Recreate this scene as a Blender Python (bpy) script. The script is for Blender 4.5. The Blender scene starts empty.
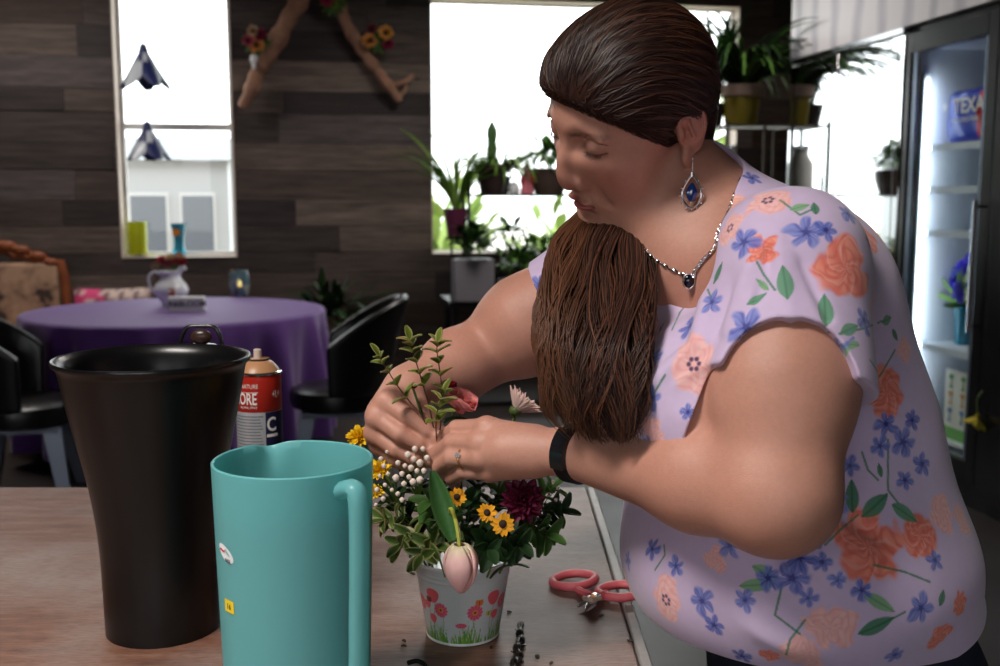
import bpy, bmesh, math, random
import numpy as np
from mathutils import Vector, Matrix, Euler
from mathutils.bvhtree import BVHTree

S = bpy.context.scene
C = S.collection
PI = math.pi

# ---------------------------------------------------------------- camera
FPX = 1050.0                      # focal length in pixels of a 1000 px wide frame
EYE = 1.45
PITCH = math.atan(133.0 / FPX)
cam_d = bpy.data.cameras.new('camera')
cam = bpy.data.objects.new('camera', cam_d)
C.objects.link(cam)
cam.location = (0, 0, EYE)
cam.rotation_euler = (PI / 2 - PITCH, 0, 0)
cam_d.sensor_width = 36
cam_d.lens = 36 * FPX / 1000
cam_d.clip_start = 0.02
cam_d.clip_end = 300
cam_d.dof.use_dof = True
cam_d.dof.focus_distance = 1.22
cam_d.dof.aperture_fstop = 6.3
S.camera = cam

# ---------------------------------------------------------------- world: bright hazy daylight outside
W = bpy.data.worlds.new('daylight')
S.world = W
W.use_nodes = True
nt = W.node_tree
bg = nt.nodes['Background']
geo = nt.nodes.new('ShaderNodeNewGeometry')
sep = nt.nodes.new('ShaderNodeSeparateXYZ')
ramp = nt.nodes.new('ShaderNodeValToRGB')
nt.links.new(geo.outputs['Incoming'], sep.inputs[0])
mth = nt.nodes.new('ShaderNodeMath'); mth.operation = 'MULTIPLY_ADD'
mth.inputs[1].default_value = -0.5; mth.inputs[2].default_value = 0.5
nt.links.new(sep.outputs[2], mth.inputs[0])
nt.links.new(mth.outputs[0], ramp.inputs[0])
ramp.color_ramp.elements[0].position = 0.46; ramp.color_ramp.elements[0].color = (.52, .55, .50, 1)
ramp.color_ramp.elements[1].position = 0.53; ramp.color_ramp.elements[1].color = (.95, .98, 1.0, 1)
nt.links.new(ramp.outputs[0], bg.inputs[0])
bg.inputs[1].default_value = 3.6

# ---------------------------------------------------------------- exposure
S.view_settings.view_transform = 'Standard'
S.view_settings.look = 'None'
S.view_settings.exposure = 0.36
S.view_settings.gamma = 1.0
S.view_settings.use_curve_mapping = False
S.cycles.max_bounces = 8
S.cycles.diffuse_bounces = 4
S.cycles.glossy_bounces = 4
S.cycles.transmission_bounces = 8
S.cycles.transparent_max_bounces = 12
S.cycles.caustics_reflective = False
S.cycles.caustics_refractive = False
S.cycles.sample_clamp_indirect = 6.0

# room frame: u runs along the back wall, v towards it
PHI = math.atan(178.0 / FPX)
CPH, SPH = math.cos(PHI), math.sin(PHI)
V_BACK = 8.4
U_COOL = 2.95
U_RIGHT = 4.6
U_LEFT = -5.6
V_FRONT = -3.2
H_CEIL = 3.35
def RM(u, v, z=0.0):
    return Vector((u * CPH - v * SPH, u * SPH + v * CPH, z))
def area_light(name, u, v, z, sx, sy, power, col, rot=(0, 0, 0)):
    l = bpy.data.lights.new(name, 'AREA'); l.shape = 'RECTANGLE'; l.size = sx; l.size_y = sy
    l.energy = power; l.color = col; l.spread = math.radians(125 if v < 1 else 170)      # narrower front fill stays off the background
    o = bpy.data.objects.new(name, l); C.objects.link(o)
    o.location = RM(u, v, z); o.rotation_euler = (rot[0], rot[1], rot[2] + PHI)
    return o
FILL_LIGHTS = [(-1.15, 0.25, 52), (-2.2, 7.1, 24), (1.3, 5.9, 38)]  # unseen fill lights added to brighten the woman, plank wall and cooler header
for i, (u, v, p) in enumerate(FILL_LIGHTS):
    area_light('added_fill_light', u, v, H_CEIL - 0.07, 1.16, 0.56, p, (1.0, 0.93, 0.87))

# ---------------------------------------------------------------- pixel to place
def ray(px, py):
    a = (px - 500.0) / FPX; b = -(py - 333.0) / FPX
    cp, sp = math.cos(PITCH), math.sin(PITCH)
    return Vector((a, cp + b * sp, -sp + b * cp))
def at(px, py, Y):
    d = ray(px, py); return Vector((0, 0, EYE)) + d * (Y / d.y)
def on_z(px, py, z):
    d = ray(px, py); return Vector((0, 0, EYE)) + d * ((z - EYE) / d.z)
def on_v(px, py, v):          # point on a plane parallel to the back wall -> (u, z)
    d = ray(px, py); dv = -d.x * SPH + d.y * CPH; t = v / dv
    p = Vector((0, 0, EYE)) + d * t
    return (p.x * CPH + p.y * SPH, p.z)
def on_u(px, py, u):          # point on a plane parallel to the cooler fronts -> (v, z)
    d = ray(px, py); du = d.x * CPH + d.y * SPH; t = u / du
    p = Vector((0, 0, EYE)) + d * t
    return (-p.x * SPH + p.y * CPH, p.z)

# ---------------------------------------------------------------- materials
_mats = {}
def srgb(r, g, b):
    f = lambda c: (c / 255 / 12.92) if c / 255 <= .04045 else ((c / 255 + .055) / 1.055) ** 2.4
    return (f(r), f(g), f(b))
def mat(name, col=(.5, .5, .5), rough=.5, metal=0, spec=.5, noise=0.0, nscale=40, bump=0.0, bscale=200,
        trans=0, ior=1.45, sheen=0, sss=0, sss_r=(.01, .005, .003), coat=0, emit=None, estr=0, attr=None, alpha=1, rvar=0.0, aniso=0):
    if name in _mats: return _mats[name]
    m = bpy.data.materials.new(name); m.use_nodes = True
    n = m.node_tree.nodes; l = m.node_tree.links; b = n['Principled BSDF']
    b.inputs['Base Color'].default_value = (*col, 1)
    b.inputs['Roughness'].default_value = rough
    b.inputs['Metallic'].default_value = metal
    b.inputs['Specular IOR Level'].default_value = spec
    b.inputs['IOR'].default_value = ior
    b.inputs['Transmission Weight'].default_value = trans
    b.inputs['Coat Weight'].default_value = coat
    b.inputs['Alpha'].default_value = alpha
    if sheen: b.inputs['Sheen Weight'].default_value = sheen
    if aniso: b.inputs['Anisotropic'].default_value = aniso
    if sss:
        b.inputs['Subsurface Weight'].default_value = sss
        b.inputs['Subsurface Radius'].default_value = sss_r
        b.inputs['Subsurface Scale'].default_value = 1.0
    if emit:
        b.inputs['Emission Color'].default_value = (*emit, 1); b.inputs['Emission Strength'].default_value = estr
    tc = n.new('ShaderNodeTexCoord')
    src = None
    if attr:
        a = n.new('ShaderNodeAttribute'); a.attribute_name = attr; src = a.outputs['Color']
    if noise or src:
        if noise:
            t = n.new('ShaderNodeTexNoise'); t.inputs['Scale'].default_value = nscale; t.inputs['Detail'].default_value = 5
            l.new(tc.outputs['Object'], t.inputs[0])
            mr = n.new('ShaderNodeMapRange'); mr.inputs[1].default_value = .25; mr.inputs[2].default_value = .75
            mr.inputs[3].default_value = 1 - noise; mr.inputs[4].default_value = 1 + noise
            l.new(t.outputs[0], mr.inputs[0])
            mx = n.new('ShaderNodeVectorMath'); mx.operation = 'SCALE'
            if src: l.new(src, mx.inputs[0])
            else: mx.inputs[0].default_value = col
            l.new(mr.outputs[0], mx.inputs['Scale'])
            l.new(mx.outputs[0], b.inputs['Base Color'])
        else:
            l.new(src, b.inputs['Base Color'])
    if rvar:
        t2 = n.new('ShaderNodeTexNoise'); t2.inputs['Scale'].default_value = nscale * .7
        l.new(tc.outputs['Object'], t2.inputs[0])
        m2 = n.new('ShaderNodeMapRange'); m2.inputs[3].default_value = max(0, rough - rvar); m2.inputs[4].default_value = rough + rvar
        l.new(t2.outputs[0], m2.inputs[0]); l.new(m2.outputs[0], b.inputs['Roughness'])
    if bump:
        t = n.new('ShaderNodeTexNoise'); t.inputs['Scale'].default_value = bscale; t.inputs['Detail'].default_value = 4
        l.new(tc.outputs['Object'], t.inputs[0])
        bp = n.new('ShaderNodeBump'); bp.inputs['Strength'].default_value = bump; bp.inputs['Distance'].default_value = .002
        l.new(t.outputs[0], bp.inputs['Height']); l.new(bp.outputs[0], b.inputs['Normal'])
    _mats[name] = m
    return m

# ---------------------------------------------------------------- objects
def tag(o, label=None, cat=None, group=None, kind=None):
    if label: o['label'] = label
    if cat: o['category'] = cat
    if group: o['group'] = group
    if kind: o['kind'] = kind
    return o
def empty(name, loc=(0, 0, 0), rz=0.0, label=None, cat=None, group=None):
    o = bpy.data.objects.new(name, None); C.objects.link(o)
    o.location = loc; o.rotation_euler = (0, 0, rz); o.empty_display_size = .05
    return tag(o, label, cat, group)

class MB:
    """collects geometry for one mesh object (coordinates in the parent's frame)"""
    def __init__(s): s.v = []; s.f = []; s.c = []; s.col = None
    def add(s, vs, fs):
        o = len(s.v); s.v += [tuple(map(float, v)) for v in vs]; s.f += [tuple(i + o for i in f) for f in fs]
        if s.col is not None: s.c += [s.col] * len(vs)
        return s
    def box(s, c, d, rz=0.0, M=None):
        x, y, z = d[0] / 2, d[1] / 2, d[2] / 2
        vs = [Vector((a * x, b * y, e * z)) for a in (-1, 1) for b in (-1, 1) for e in (-1, 1)]
        if rz: R = Matrix.Rotation(rz, 3, 'Z'); vs = [R @ v for v in vs]
        if M is not None: vs = [M @ v for v in vs]
        vs = [v + Vector(c) for v in vs]
        return s.add(vs, [(0, 1, 3, 2), (4, 6, 7, 5), (0, 4, 5, 1), (2, 3, 7, 6), (0, 2, 6, 4), (1, 5, 7, 3)])
    def tube(s, pts, r, n=8, cap=True, closed=False, flat=None):
        pts = [Vector(p) for p in pts]; m = len(pts)
        rs = r if isinstance(r, (list, tuple)) else [r] * m
        tans = []
        for i in range(m):
            if closed: t = pts[(i + 1) % m] - pts[i - 1]
            else: t = pts[min(i + 1, m - 1)] - pts[max(i - 1, 0)]
            tans.append(t.normalized() if t.length > 1e-9 else Vector((0, 0, 1)))
        ref = Vector((0, 0, 1)) if abs(tans[0].z) < .9 else Vector((1, 0, 0))
        nx = tans[0].cross(ref).normalized()
        vs = []
        for i in range(m):
            nx = (nx - tans[i] * nx.dot(tans[i]))
            nx = nx.normalized() if nx.length > 1e-8 else tans[i].orthogonal().normalized()
            ny = tans[i].cross(nx)
            for k in range(n):
                a = 2 * PI * k / n
                vs.append(pts[i] + (nx * math.cos(a) + ny * math.sin(a) * (flat or 1)) * rs[i])
        fs = []
        for i in range(m if closed else m - 1):
            j = (i + 1) % m
            for k in range(n):
                k2 = (k + 1) % n
                fs.append((i * n + k, i * n + k2, j * n + k2, j * n + k))
        if cap and not closed:
            fs.append(tuple(range(n))[::-1]); fs.append(tuple((m - 1) * n + k for k in range(n)))
        return s.add(vs, fs)
    def lathe(s, prof, n=48, c=(0, 0, 0), sq=None, close=False):
        """prof: list of (r, z)"""
        vs = []; fs = []
        for (r, z) in prof:
            for k in range(n):
                a = 2 * PI * k / n
                vs.append((c[0] + r * math.cos(a), c[1] + r * math.sin(a), c[2] + z))
        for i in range(len(prof) - 1):
            for k in range(n):
                k2 = (k + 1) % n
                fs.append((i * n + k, i * n + k2, (i + 1) * n + k2, (i + 1) * n + k))
        if prof[0][0] > 1e-5: fs.append(tuple(range(n))[::-1])
        if prof[-1][0] > 1e-5 and not close: fs.append(tuple((len(prof) - 1) * n + k for k in range(n)))
        return s.add(vs, fs)
    def ellipsoid(s, c, r, M=None, n=14, m=9):
        vs = []; fs = []
        for i in range(m + 1):
            t = PI * i / m
            for k in range(n):
                a = 2 * PI * k / n
                v = Vector((r[0] * math.sin(t) * math.cos(a), r[1] * math.sin(t) * math.sin(a), r[2] * math.cos(t)))
                if M is not None: v = M @ v
                vs.append(v + Vector(c))
        for i in range(m):
            for k in range(n):
                k2 = (k + 1) % n
                fs.append((i * n + k, (i + 1) * n + k, (i + 1) * n + k2, i * n + k2))
        return s.add(vs, fs)
    def petal(s, base, d, up, L, w, curl=.3, n=5, cup=.15, tipw=.0, th=.0006, m=2, ecol=None):
        """a leaf / petal blade from base along d, bending towards -up when curl>0; two-sided with thickness"""
        d = Vector(d).normalized(); up = Vector(up); up = (up - d * up.dot(d)).normalized(); sd = d.cross(up)
        rows = []
        p = Vector(base); ang = 0.0
        for i in range(n + 1):
            t = i / n
            wd = w * (math.sin(PI * (t * .86 + .07)) ** .8) * (1 - .15 * t) if tipw == 0 else w * (.25 + .75 * math.sin(PI * min(1, t * tipw + .02) * .5)) * (math.cos(max(0, t - .82) / .18 * PI / 2 * .9) if t > .82 else 1)
            row = []
            dd = d * math.cos(ang) - up * math.sin(ang); uu = up * math.cos(ang) + d * math.sin(ang)
            for k in range(-m, m + 1):
                q = k / m
                row.append(p + sd * (q * wd / 2) + uu * (cup * wd * q * q))
            rows.append((row, uu))
            p = p + dd * (L / n); ang += curl / n
        vs = []; W_ = 2 * m + 1
        for (row, uu) in rows: vs += [v + uu * th for v in row]
        o = len(vs)
        for (row, uu) in rows: vs += [v - uu * th for v in row]
        fs = []
        for i in range(n):
            for k in range(W_ - 1):
                a = i * W_ + k
                fs.append((a, a + 1, a + W_ + 1, a + W_)); fs.append((o + a, o + a + W_, o + a + W_ + 1, o + a + 1))
        for i in range(n):
            a = i * W_; fs.append((a, a + W_, o + a + W_, o + a))
            a = i * W_ + W_ - 1; fs.append((a, o + a, o + a + W_, a + W_))
        s.add(vs, fs)
        if ecol is not None and s.col is not None:
            for j in range(2 * (n + 1)):
                for k in (0, W_ - 1): s.c[len(s.c) - 2 * (n + 1) * W_ + j * W_ + k] = ecol
        return s
    def build(s, name, m, parent=None, loc=None, rz=0.0, smooth=True, bevel=0, sub=0, seg=2, ang=None):
        me = bpy.data.meshes.new(name); me.from_pydata(s.v, [], s.f)
        if s.col is not None:
            ca = me.color_attributes.new('Col', 'FLOAT_COLOR', 'POINT')
            ca.data.foreach_set('color', np.array([(*c, 1.0) for c in s.c], dtype=np.float32).ravel())
        bm = bmesh.new(); bm.from_mesh(me); bmesh.ops.recalc_face_normals(bm, faces=bm.faces); bm.to_mesh(me); bm.free()
        if smooth:
            me.polygons.foreach_set('use_smooth', [True] * len(me.polygons))
            me.set_sharp_from_angle(angle=ang if ang is not None else math.radians(42))
        o = bpy.data.objects.new(name, me); C.objects.link(o)
        if m: me.materials.append(m)
        if parent: o.parent = parent
        if loc is not None: o.location = loc
        if rz: o.rotation_euler = (0, 0, rz)
        if bevel:
            b = o.modifiers.new('bevel', 'BEVEL'); b.width = bevel; b.segments = seg; b.limit_method = 'ANGLE'; b.angle_limit = math.radians(40)
        if sub:
            b = o.modifiers.new('sub', 'SUBSURF'); b.levels = sub; b.render_levels = sub
        return o

def np_mesh(name, V, F, m, parent=None, col=None, smooth=True):
    me = bpy.data.meshes.new(name)
    V = np.asarray(V, dtype=np.float32); F = np.asarray(F, dtype=np.int32)
    k = F.shape[1]
    me.vertices.add(len(V)); me.vertices.foreach_set('co', V.ravel())
    me.loops.add(F.size); me.loops.foreach_set('vertex_index', F.ravel())
    me.polygons.add(len(F)); me.polygons.foreach_set('loop_start', np.arange(0, F.size, k, dtype=np.int32))
    me.polygons.foreach_set('loop_total', np.full(len(F), k, dtype=np.int32))
    me.update(calc_edges=True); me.validate()
    if smooth: me.polygons.foreach_set('use_smooth', np.ones(len(me.polygons), dtype=bool))
    if col is not None:
        ca = me.color_attributes.new('Col', 'FLOAT_COLOR', 'POINT')
        cc = np.ones((len(V), 4), dtype=np.float32); cc[:, :3] = col
        ca.data.foreach_set('color', cc.ravel())
    if m: me.materials.append(m)
    o = bpy.data.objects.new(name, me); C.objects.link(o)
    if parent: o.parent = parent
    return o

def copy_tree(o, parent=None, loc=None, rot=None, scale=None):
    c = o.copy(); C.objects.link(c)
    if parent: c.parent = parent
    if loc is not None: c.location = loc
    if rot is not None: c.rotation_euler = rot
    if scale is not None: c.scale = (scale,) * 3
    for ch in list(o.children): copy_tree(ch, c)
    return c

def text_mesh(name, txt, size, m, parent=None, loc=(0, 0, 0), rot=(0, 0, 0), ext=.0004, bend=None, sx=1.0, bold=0.0, align='CENTER'):
    cu = bpy.data.curves.new(name, 'FONT'); cu.body = txt; cu.size = size; cu.extrude = ext; cu.offset = bold
    cu.align_x = align; cu.align_y = 'CENTER'; cu.resolution_u = 3
    t = bpy.data.objects.new(name + '_tmp', cu); C.objects.link(t)
    dg = bpy.context.evaluated_depsgraph_get()
    me = bpy.data.meshes.new_from_object(t.evaluated_get(dg))
    bpy.data.objects.remove(t); bpy.data.curves.remove(cu)
    if bend:
        R, a0 = bend
        bm = bmesh.new(); bm.from_mesh(me); bmesh.ops.subdivide_edges(bm, edges=[e for e in bm.edges if e.calc_length() > size * .3], cuts=2); bm.to_mesh(me); bm.free()
        for v in me.vertices:
            x, y, z = v.co.x * sx, v.co.y, v.co.z
            a = a0 + x / R
            v.co = ((R + z) * math.sin(a), -(R + z) * math.cos(a), y)
    else:
        for v in me.vertices: v.co.x *= sx
    me.name = name; me.materials.clear(); me.materials.append(m)
    o = bpy.data.objects.new(name, me); C.objects.link(o)
    if parent: o.parent = parent
    o.location = loc; o.rotation_euler = rot
    return o

def smooth_path(pts, n=8, closed=False):
    """Catmull-Rom through points"""
    P = [Vector(p) for p in pts]; out = []
    m = len(P)
    for i in range(m if closed else m - 1):
        if closed: p0, p1, p2, p3 = P[i - 1], P[i], P[(i + 1) % m], P[(i + 2) % m]
        else: p0, p1, p2, p3 = P[max(i - 1, 0)], P[i], P[i + 1], P[min(i + 2, m - 1)]
        for k in range(n):
            t = k / n
            out.append(.5 * ((2 * p1) + (p2 - p0) * t + (2 * p0 - 5 * p1 + 4 * p2 - p3) * t * t + (3 * p1 - p0 - 3 * p2 + p3) * t ** 3))
    if not closed: out.append(P[-1])
    return out

# ---------------------------------------------------------------- signed-distance modelling
def smin(a, b, k):
    h = np.maximum(k - np.abs(a - b), 0) / k
    return np.minimum(a, b) - h * h * k * .25
def smax(a, b, k): return -smin(-a, -b, k)
def sd_ell(P, c, r, R=None):
    q = P - np.asarray(c, np.float32)
    if R is not None: q = q @ np.asarray(R, np.float32)      # columns of R are the local axes
    r = np.asarray(r, np.float32)
    k0 = np.sqrt(((q / r) ** 2).sum(1)); k1 = np.sqrt(((q / (r * r)) ** 2).sum(1)) + 1e-9
    return k0 * (k0 - 1) / k1
def sd_sph(P, c, r):
    return np.sqrt(((P - np.asarray(c, np.float32)) ** 2).sum(1)) - r
def sd_cone(P, a, b, ra, rb):
    a = np.asarray(a, np.float32); b = np.asarray(b, np.float32); ba = b - a
    t = np.clip(((P - a) @ ba) / float(ba @ ba), 0, 1)
    return np.sqrt(((P - a - t[:, None] * ba) ** 2).sum(1)) - (ra + (rb - ra) * t)
def sd_torus(P, c, R, rmaj, rmin, sc=(1, 1, 1)):
    q = (P - np.asarray(c, np.float32)) @ np.asarray(R, np.float32)
    q = q / np.asarray(sc, np.float32)
    return (np.sqrt((np.sqrt(q[:, 0] ** 2 + q[:, 1] ** 2) - rmaj) ** 2 + q[:, 2] ** 2) - rmin) * min(sc)
def local(P, d, c, R, fn):
    """apply fn(P, d) only inside the ball (c, R)"""
    m = ((P - np.asarray(c, np.float32)) ** 2).sum(1) < R * R
    if m.any(): d = d.copy(); d[m] = fn(P[m], d[m])
    return d
def surface(f, lo, hi, h, B=8, newton=2):
    """sparse surface nets of f<0 inside the box; returns V, quads"""
    lo = np.asarray(lo, float); hi = np.asarray(hi, float)
    nb = np.ceil((hi - lo) / (h * B)).astype(int)
    bi = np.stack(np.meshgrid(*[np.arange(n) for n in nb], indexing='ij'), -1).reshape(-1, 3)
    cen = (lo + (bi + .5) * B * h).astype(np.float32)
    d = f(cen); keep = np.abs(d) < B * h * 1.25
    bi = bi[keep]
    g = np.stack(np.meshgrid(*[np.arange(B + 1)] * 3, indexing='ij'), -1)
    vals = np.empty((len(bi), B + 1, B + 1, B + 1), np.float32)
    CH = 700
    for s in range(0, len(bi), CH):
        pts = (lo + (bi[s:s + CH, None, None, None, :] * B + g[None]) * h).astype(np.float32).reshape(-1, 3)
        vals[s:s + CH] = f(pts).reshape(-1, B + 1, B + 1, B + 1)
    ins = vals < 0
    N = nb * B + 2
    def cid(ijk): return (ijk[..., 0] * N[1] + ijk[..., 1]) * N[2] + ijk[..., 2]
    # cells with a sign change
    cs = [ins[:, a:B + a, b:B + b, c:B + c] for a in (0, 1) for b in (0, 1) for c in (0, 1)]
    anyi = np.logical_or.reduce(cs); alli = np.logical_and.reduce(cs)
    act = np.argwhere(anyi & ~alli)
    base = bi[act[:, 0]] * B + act[:, 1:]
    acc = np.zeros((len(act), 3)); cnt = np.zeros(len(act))
    offs = [(a, b, c) for a in (0, 1) for b in (0, 1) for c in (0, 1)]
    cv = {o: vals[act[:, 0], act[:, 1] + o[0], act[:, 2] + o[1], act[:, 3] + o[2]] for o in offs}
    for o in offs:
        for ax in range(3):
            if o[ax] == 0:
                o2 = list(o); o2[ax] = 1; o2 = tuple(o2)
                a, b = cv[o], cv[o2]; m = (a < 0) != (b < 0)
                t = np.where(m, a / np.where(m, a - b, 1), 0)
                p = np.tile(np.array(o, float), (len(act), 1)); p[:, ax] = t
                acc += p * m[:, None]; cnt += m
    V = lo + (base + acc / cnt[:, None]) * h
    ids = cid(base); order = np.argsort(ids); sid = ids[order]
    quads = []
    for ax in range(3):
        sl0 = [slice(0, B)] * 3; sl1 = list(sl0); sl1[ax] = slice(1, B + 1)
        e0 = ins[(slice(None), *sl0)]; e1 = ins[(slice(None), *sl1)]
        ed = np.argwhere(e0 != e1)
        if len(ed) == 0: continue
        flip = e0[ed[:, 0], ed[:, 1], ed[:, 2], ed[:, 3]]
        g0 = bi[ed[:, 0]] * B + ed[:, 1:]
        a1, a2 = (ax + 1) % 3, (ax + 2) % 3
        cell = []
        for (p, q) in ((0, 0), (-1, 0), (-1, -1), (0, -1)):
            c = g0.copy(); c[:, a1] += p; c[:, a2] += q; cell.append(c)
        ci = np.stack([cid(c) for c in cell], 1)
        ok = np.logical_and.reduce([np.all(c >= 0, 1) for c in cell])
        pos = np.searchsorted(sid, ci); pos = np.clip(pos, 0, len(sid) - 1)
        ok &= np.all(sid[pos] == ci, 1)
        q = order[pos[ok]]; fl = flip[ok]
        q[~fl] = q[~fl][:, ::-1]
        quads.append(q)
    F = np.concatenate(quads)
    V = V.astype(np.float32)
    e = h * .5
    for _ in range(newton):
        G = grad(f, V, e); dd = f(V)
        st = np.clip(dd / np.maximum((G ** 2).sum(1), .25), -h * .7, h * .7)
        V = (V - G * st[:, None]).astype(np.float32)
    return V, F
def grad(f, V, e):
    G = np.empty_like(V)
    for a in range(3):
        o = np.zeros(3, np.float32); o[a] = e
        G[:, a] = (f((V + o).astype(np.float32)) - f((V - o).astype(np.float32))) / (2 * e)
    return G
def vnoise(P, sc, seed=0):
    """cheap smooth noise from sines, about -1..1"""
    r = np.random.RandomState(seed); out = np.zeros(len(P), np.float32)
    for i in range(6):
        k = r.normal(size=3); k = k / np.linalg.norm(k) * sc * (0.7 + .25 * i); ph = r.uniform(0, 6.28)
        out += np.sin(P @ k.astype(np.float32) + ph) / (1 + .35 * i)
    return out / 2.6
def smoothstep(a, b, x):
    t = np.clip((x - a) / (b - a), 0, 1); return t * t * (3 - 2 * t)

# ================================================================= the room
def S_(o): o['kind'] = 'structure'; return o
def room_obj(q, name, m, **k):
    o = q.build(name, m, None, rz=PHI, **k); return o
def rbox(q, u0, u1, v0, v1, z0, z1): return q.box(((u0 + u1) / 2, (v0 + v1) / 2, (z0 + z1) / 2), (abs(u1 - u0), abs(v1 - v0), abs(z1 - z0)))
floorm = mat('floor_concrete', srgb(52, 46, 44), rough=.45, noise=.3, nscale=3, rvar=.1, spec=.4)
q = MB(); rbox(q, U_LEFT - .2, U_RIGHT + .2, V_FRONT - .2, V_BACK + .2, -.1, 0); S_(room_obj(q, 'floor', floorm, smooth=False))
q = MB(); rbox(q, U_LEFT - .2, U_RIGHT + .2, V_FRONT - .2, V_BACK + .2, H_CEIL, H_CEIL + .1); S_(room_obj(q, 'ceiling', mat('ceiling_paint', srgb(150, 140, 130), rough=.9), smooth=False))
plaster = mat('side_wall_paint', srgb(128, 112, 100), rough=.9, noise=.06, nscale=4)
q = MB(); rbox(q, U_LEFT - .15, U_LEFT, V_FRONT, V_BACK, 0, H_CEIL); S_(room_obj(q, 'wall_left', plaster, smooth=False))
q = MB(); rbox(q, U_RIGHT, U_RIGHT + .15, V_FRONT, V_BACK, 0, H_CEIL); S_(room_obj(q, 'wall_right', plaster, smooth=False))
# storefront behind the camera
q = MB(); rbox(q, U_LEFT, U_RIGHT, V_FRONT - .15, V_FRONT, 0, .85); rbox(q, U_LEFT, U_RIGHT, V_FRONT - .15, V_FRONT, 2.25, H_CEIL)
for (a, b_) in ((U_LEFT, -3.6), (-2.0, -1.5), (0.2, U_RIGHT)): rbox(q, a, b_, V_FRONT - .15, V_FRONT, .85, 2.25)
S_(room_obj(q, 'wall_front', plaster, smooth=False))

# back wall: reclaimed planks, two windows
W1u0, W1z0 = on_v(122, 258, V_BACK); W1u1, _ = on_v(237.5, 257, V_BACK)
W2u0, W2z0 = on_v(432, 254, V_BACK); W2u1, _ = on_v(737, 120, V_BACK)
W2z1 = on_v(560, 1, V_BACK)[1]; W1z1 = 3.12
OPEN = [(W1u0, W1u1, W1z0, W1z1), (W2u0, W2u1, W2z0, W2z1)]
rnd = random.Random(11)
q = MB(); q.col = (1, 1, 1)
PAL = [tuple(min(1, x * 1.45) for x in c_) for c_ in [srgb(64, 56, 52), srgb(50, 44, 42), srgb(72, 63, 58), srgb(44, 38, 38), srgb(84, 74, 68), srgb(70, 64, 64), srgb(58, 46, 40), srgb(92, 82, 76)]]
z = 0.0
while z < H_CEIL:
    h = rnd.choice([.17, .20, .20, .23, .25]); z1 = min(z + h, H_CEIL); u = U_LEFT - rnd.random()
    while u < U_RIGHT:
        L = rnd.uniform(.7, 2.4); u1 = min(u + L, U_RIGHT); a0 = max(u, U_LEFT)
        if u1 > a0 + .02:
            segs = [(a0, u1, z, z1)]
            for (o0, o1, oz0, oz1) in OPEN:
                ns = []
                for (x0, x1, y0, y1) in segs:
                    if x1 <= o0 or x0 >= o1 or y1 <= oz0 or y0 >= oz1: ns.append((x0, x1, y0, y1)); continue
                    if x0 < o0: ns.append((x0, o0, y0, y1))
                    if x1 > o1: ns.append((o1, x1, y0, y1))
                    c0, c1 = max(x0, o0), min(x1, o1)
                    if y0 < oz0: ns.append((c0, c1, y0, oz0))
                    if y1 > oz1: ns.append((c0, c1, oz1, y1))
                segs = ns
            g = rnd.uniform(.82, 1.12); c = rnd.choice(PAL); q.col = tuple(v * g for v in c); d = rnd.choice([0, .003, .006, .010])
            for (x0, x1, y0, y1) in segs: rbox(q, x0 + .0012, x1 - .0012, V_BACK - d, V_BACK + .05, y0 + .0012, y1 - .0012)
        u = u1
    z = z1
plm = bpy.data.materials.new('reclaimed_planks'); plm.use_nodes = True
n = plm.node_tree.nodes; l = plm.node_tree.links; b = n['Principled BSDF']
at_ = n.new('ShaderNodeAttribute'); at_.attribute_name = 'Col'
tc = n.new('ShaderNodeTexCoord'); mp = n.new('ShaderNodeMapping'); mp.inputs['Scale'].default_value = (1.2, 1, 16); l.new(tc.outputs['Object'], mp.inputs[0])
off = n.new('ShaderNodeVectorMath'); off.operation = 'MULTIPLY_ADD'; off.inputs[1].default_value = (90, 70, 80); l.new(at_.outputs['Color'], off.inputs[0]); l.new(mp.outputs[0], off.inputs[2])
t = n.new('ShaderNodeTexNoise'); t.inputs['Scale'].default_value = 2.2; t.inputs['Detail'].default_value = 8; t.inputs['Roughness'].default_value = .7; l.new(off.outputs[0], t.inputs[0])
r = n.new('ShaderNodeValToRGB'); r.color_ramp.elements[0].position = .32; r.color_ramp.elements[0].color = (.42, .40, .40, 1); r.color_ramp.elements[1].position = .70; r.color_ramp.elements[1].color = (1.6, 1.5, 1.45, 1); l.new(t.outputs[0], r.inputs[0])
mx = n.new('ShaderNodeMix'); mx.data_type = 'RGBA'; mx.blend_type = 'MULTIPLY'; mx.inputs[0].default_value = 1; l.new(at_.outputs['Color'], mx.inputs[6]); l.new(r.outputs[0], mx.inputs[7])
vor = n.new('ShaderNodeTexVoronoi'); vor.inputs['Scale'].default_value = 2.6; mp2 = n.new('ShaderNodeMapping'); mp2.inputs['Scale'].default_value = (1, 1, 2.2); l.new(tc.outputs['Object'], mp2.inputs[0]); l.new(mp2.outputs[0], vor.inputs[0])
rk = n.new('ShaderNodeValToRGB'); rk.color_ramp.elements[0].position = .03; rk.color_ramp.elements[0].color = (.25, .22, .2, 1); rk.color_ramp.elements[1].position = .07; rk.color_ramp.elements[1].color = (1, 1, 1, 1); l.new(vor.outputs[0], rk.inputs[0])
mx3 = n.new('ShaderNodeMix'); mx3.data_type = 'RGBA'; mx3.blend_type = 'MULTIPLY'; mx3.inputs[0].default_value = 1; l.new(mx.outputs[2], mx3.inputs[6]); l.new(rk.outputs[0], mx3.inputs[7])
l.new(mx3.outputs[2], b.inputs['Base Color']); b.inputs['Roughness'].default_value = .62; b.inputs['Specular IOR Level'].default_value = .35
bp = n.new('ShaderNodeBump'); bp.inputs['Strength'].default_value = .35; bp.inputs['Distance'].default_value = .004; l.new(t.outputs[0], bp.inputs['Height']); l.new(bp.outputs[0], b.inputs['Normal'])
S_(room_obj(q, 'wall_back', plm, smooth=False))
q = MB()
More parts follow.
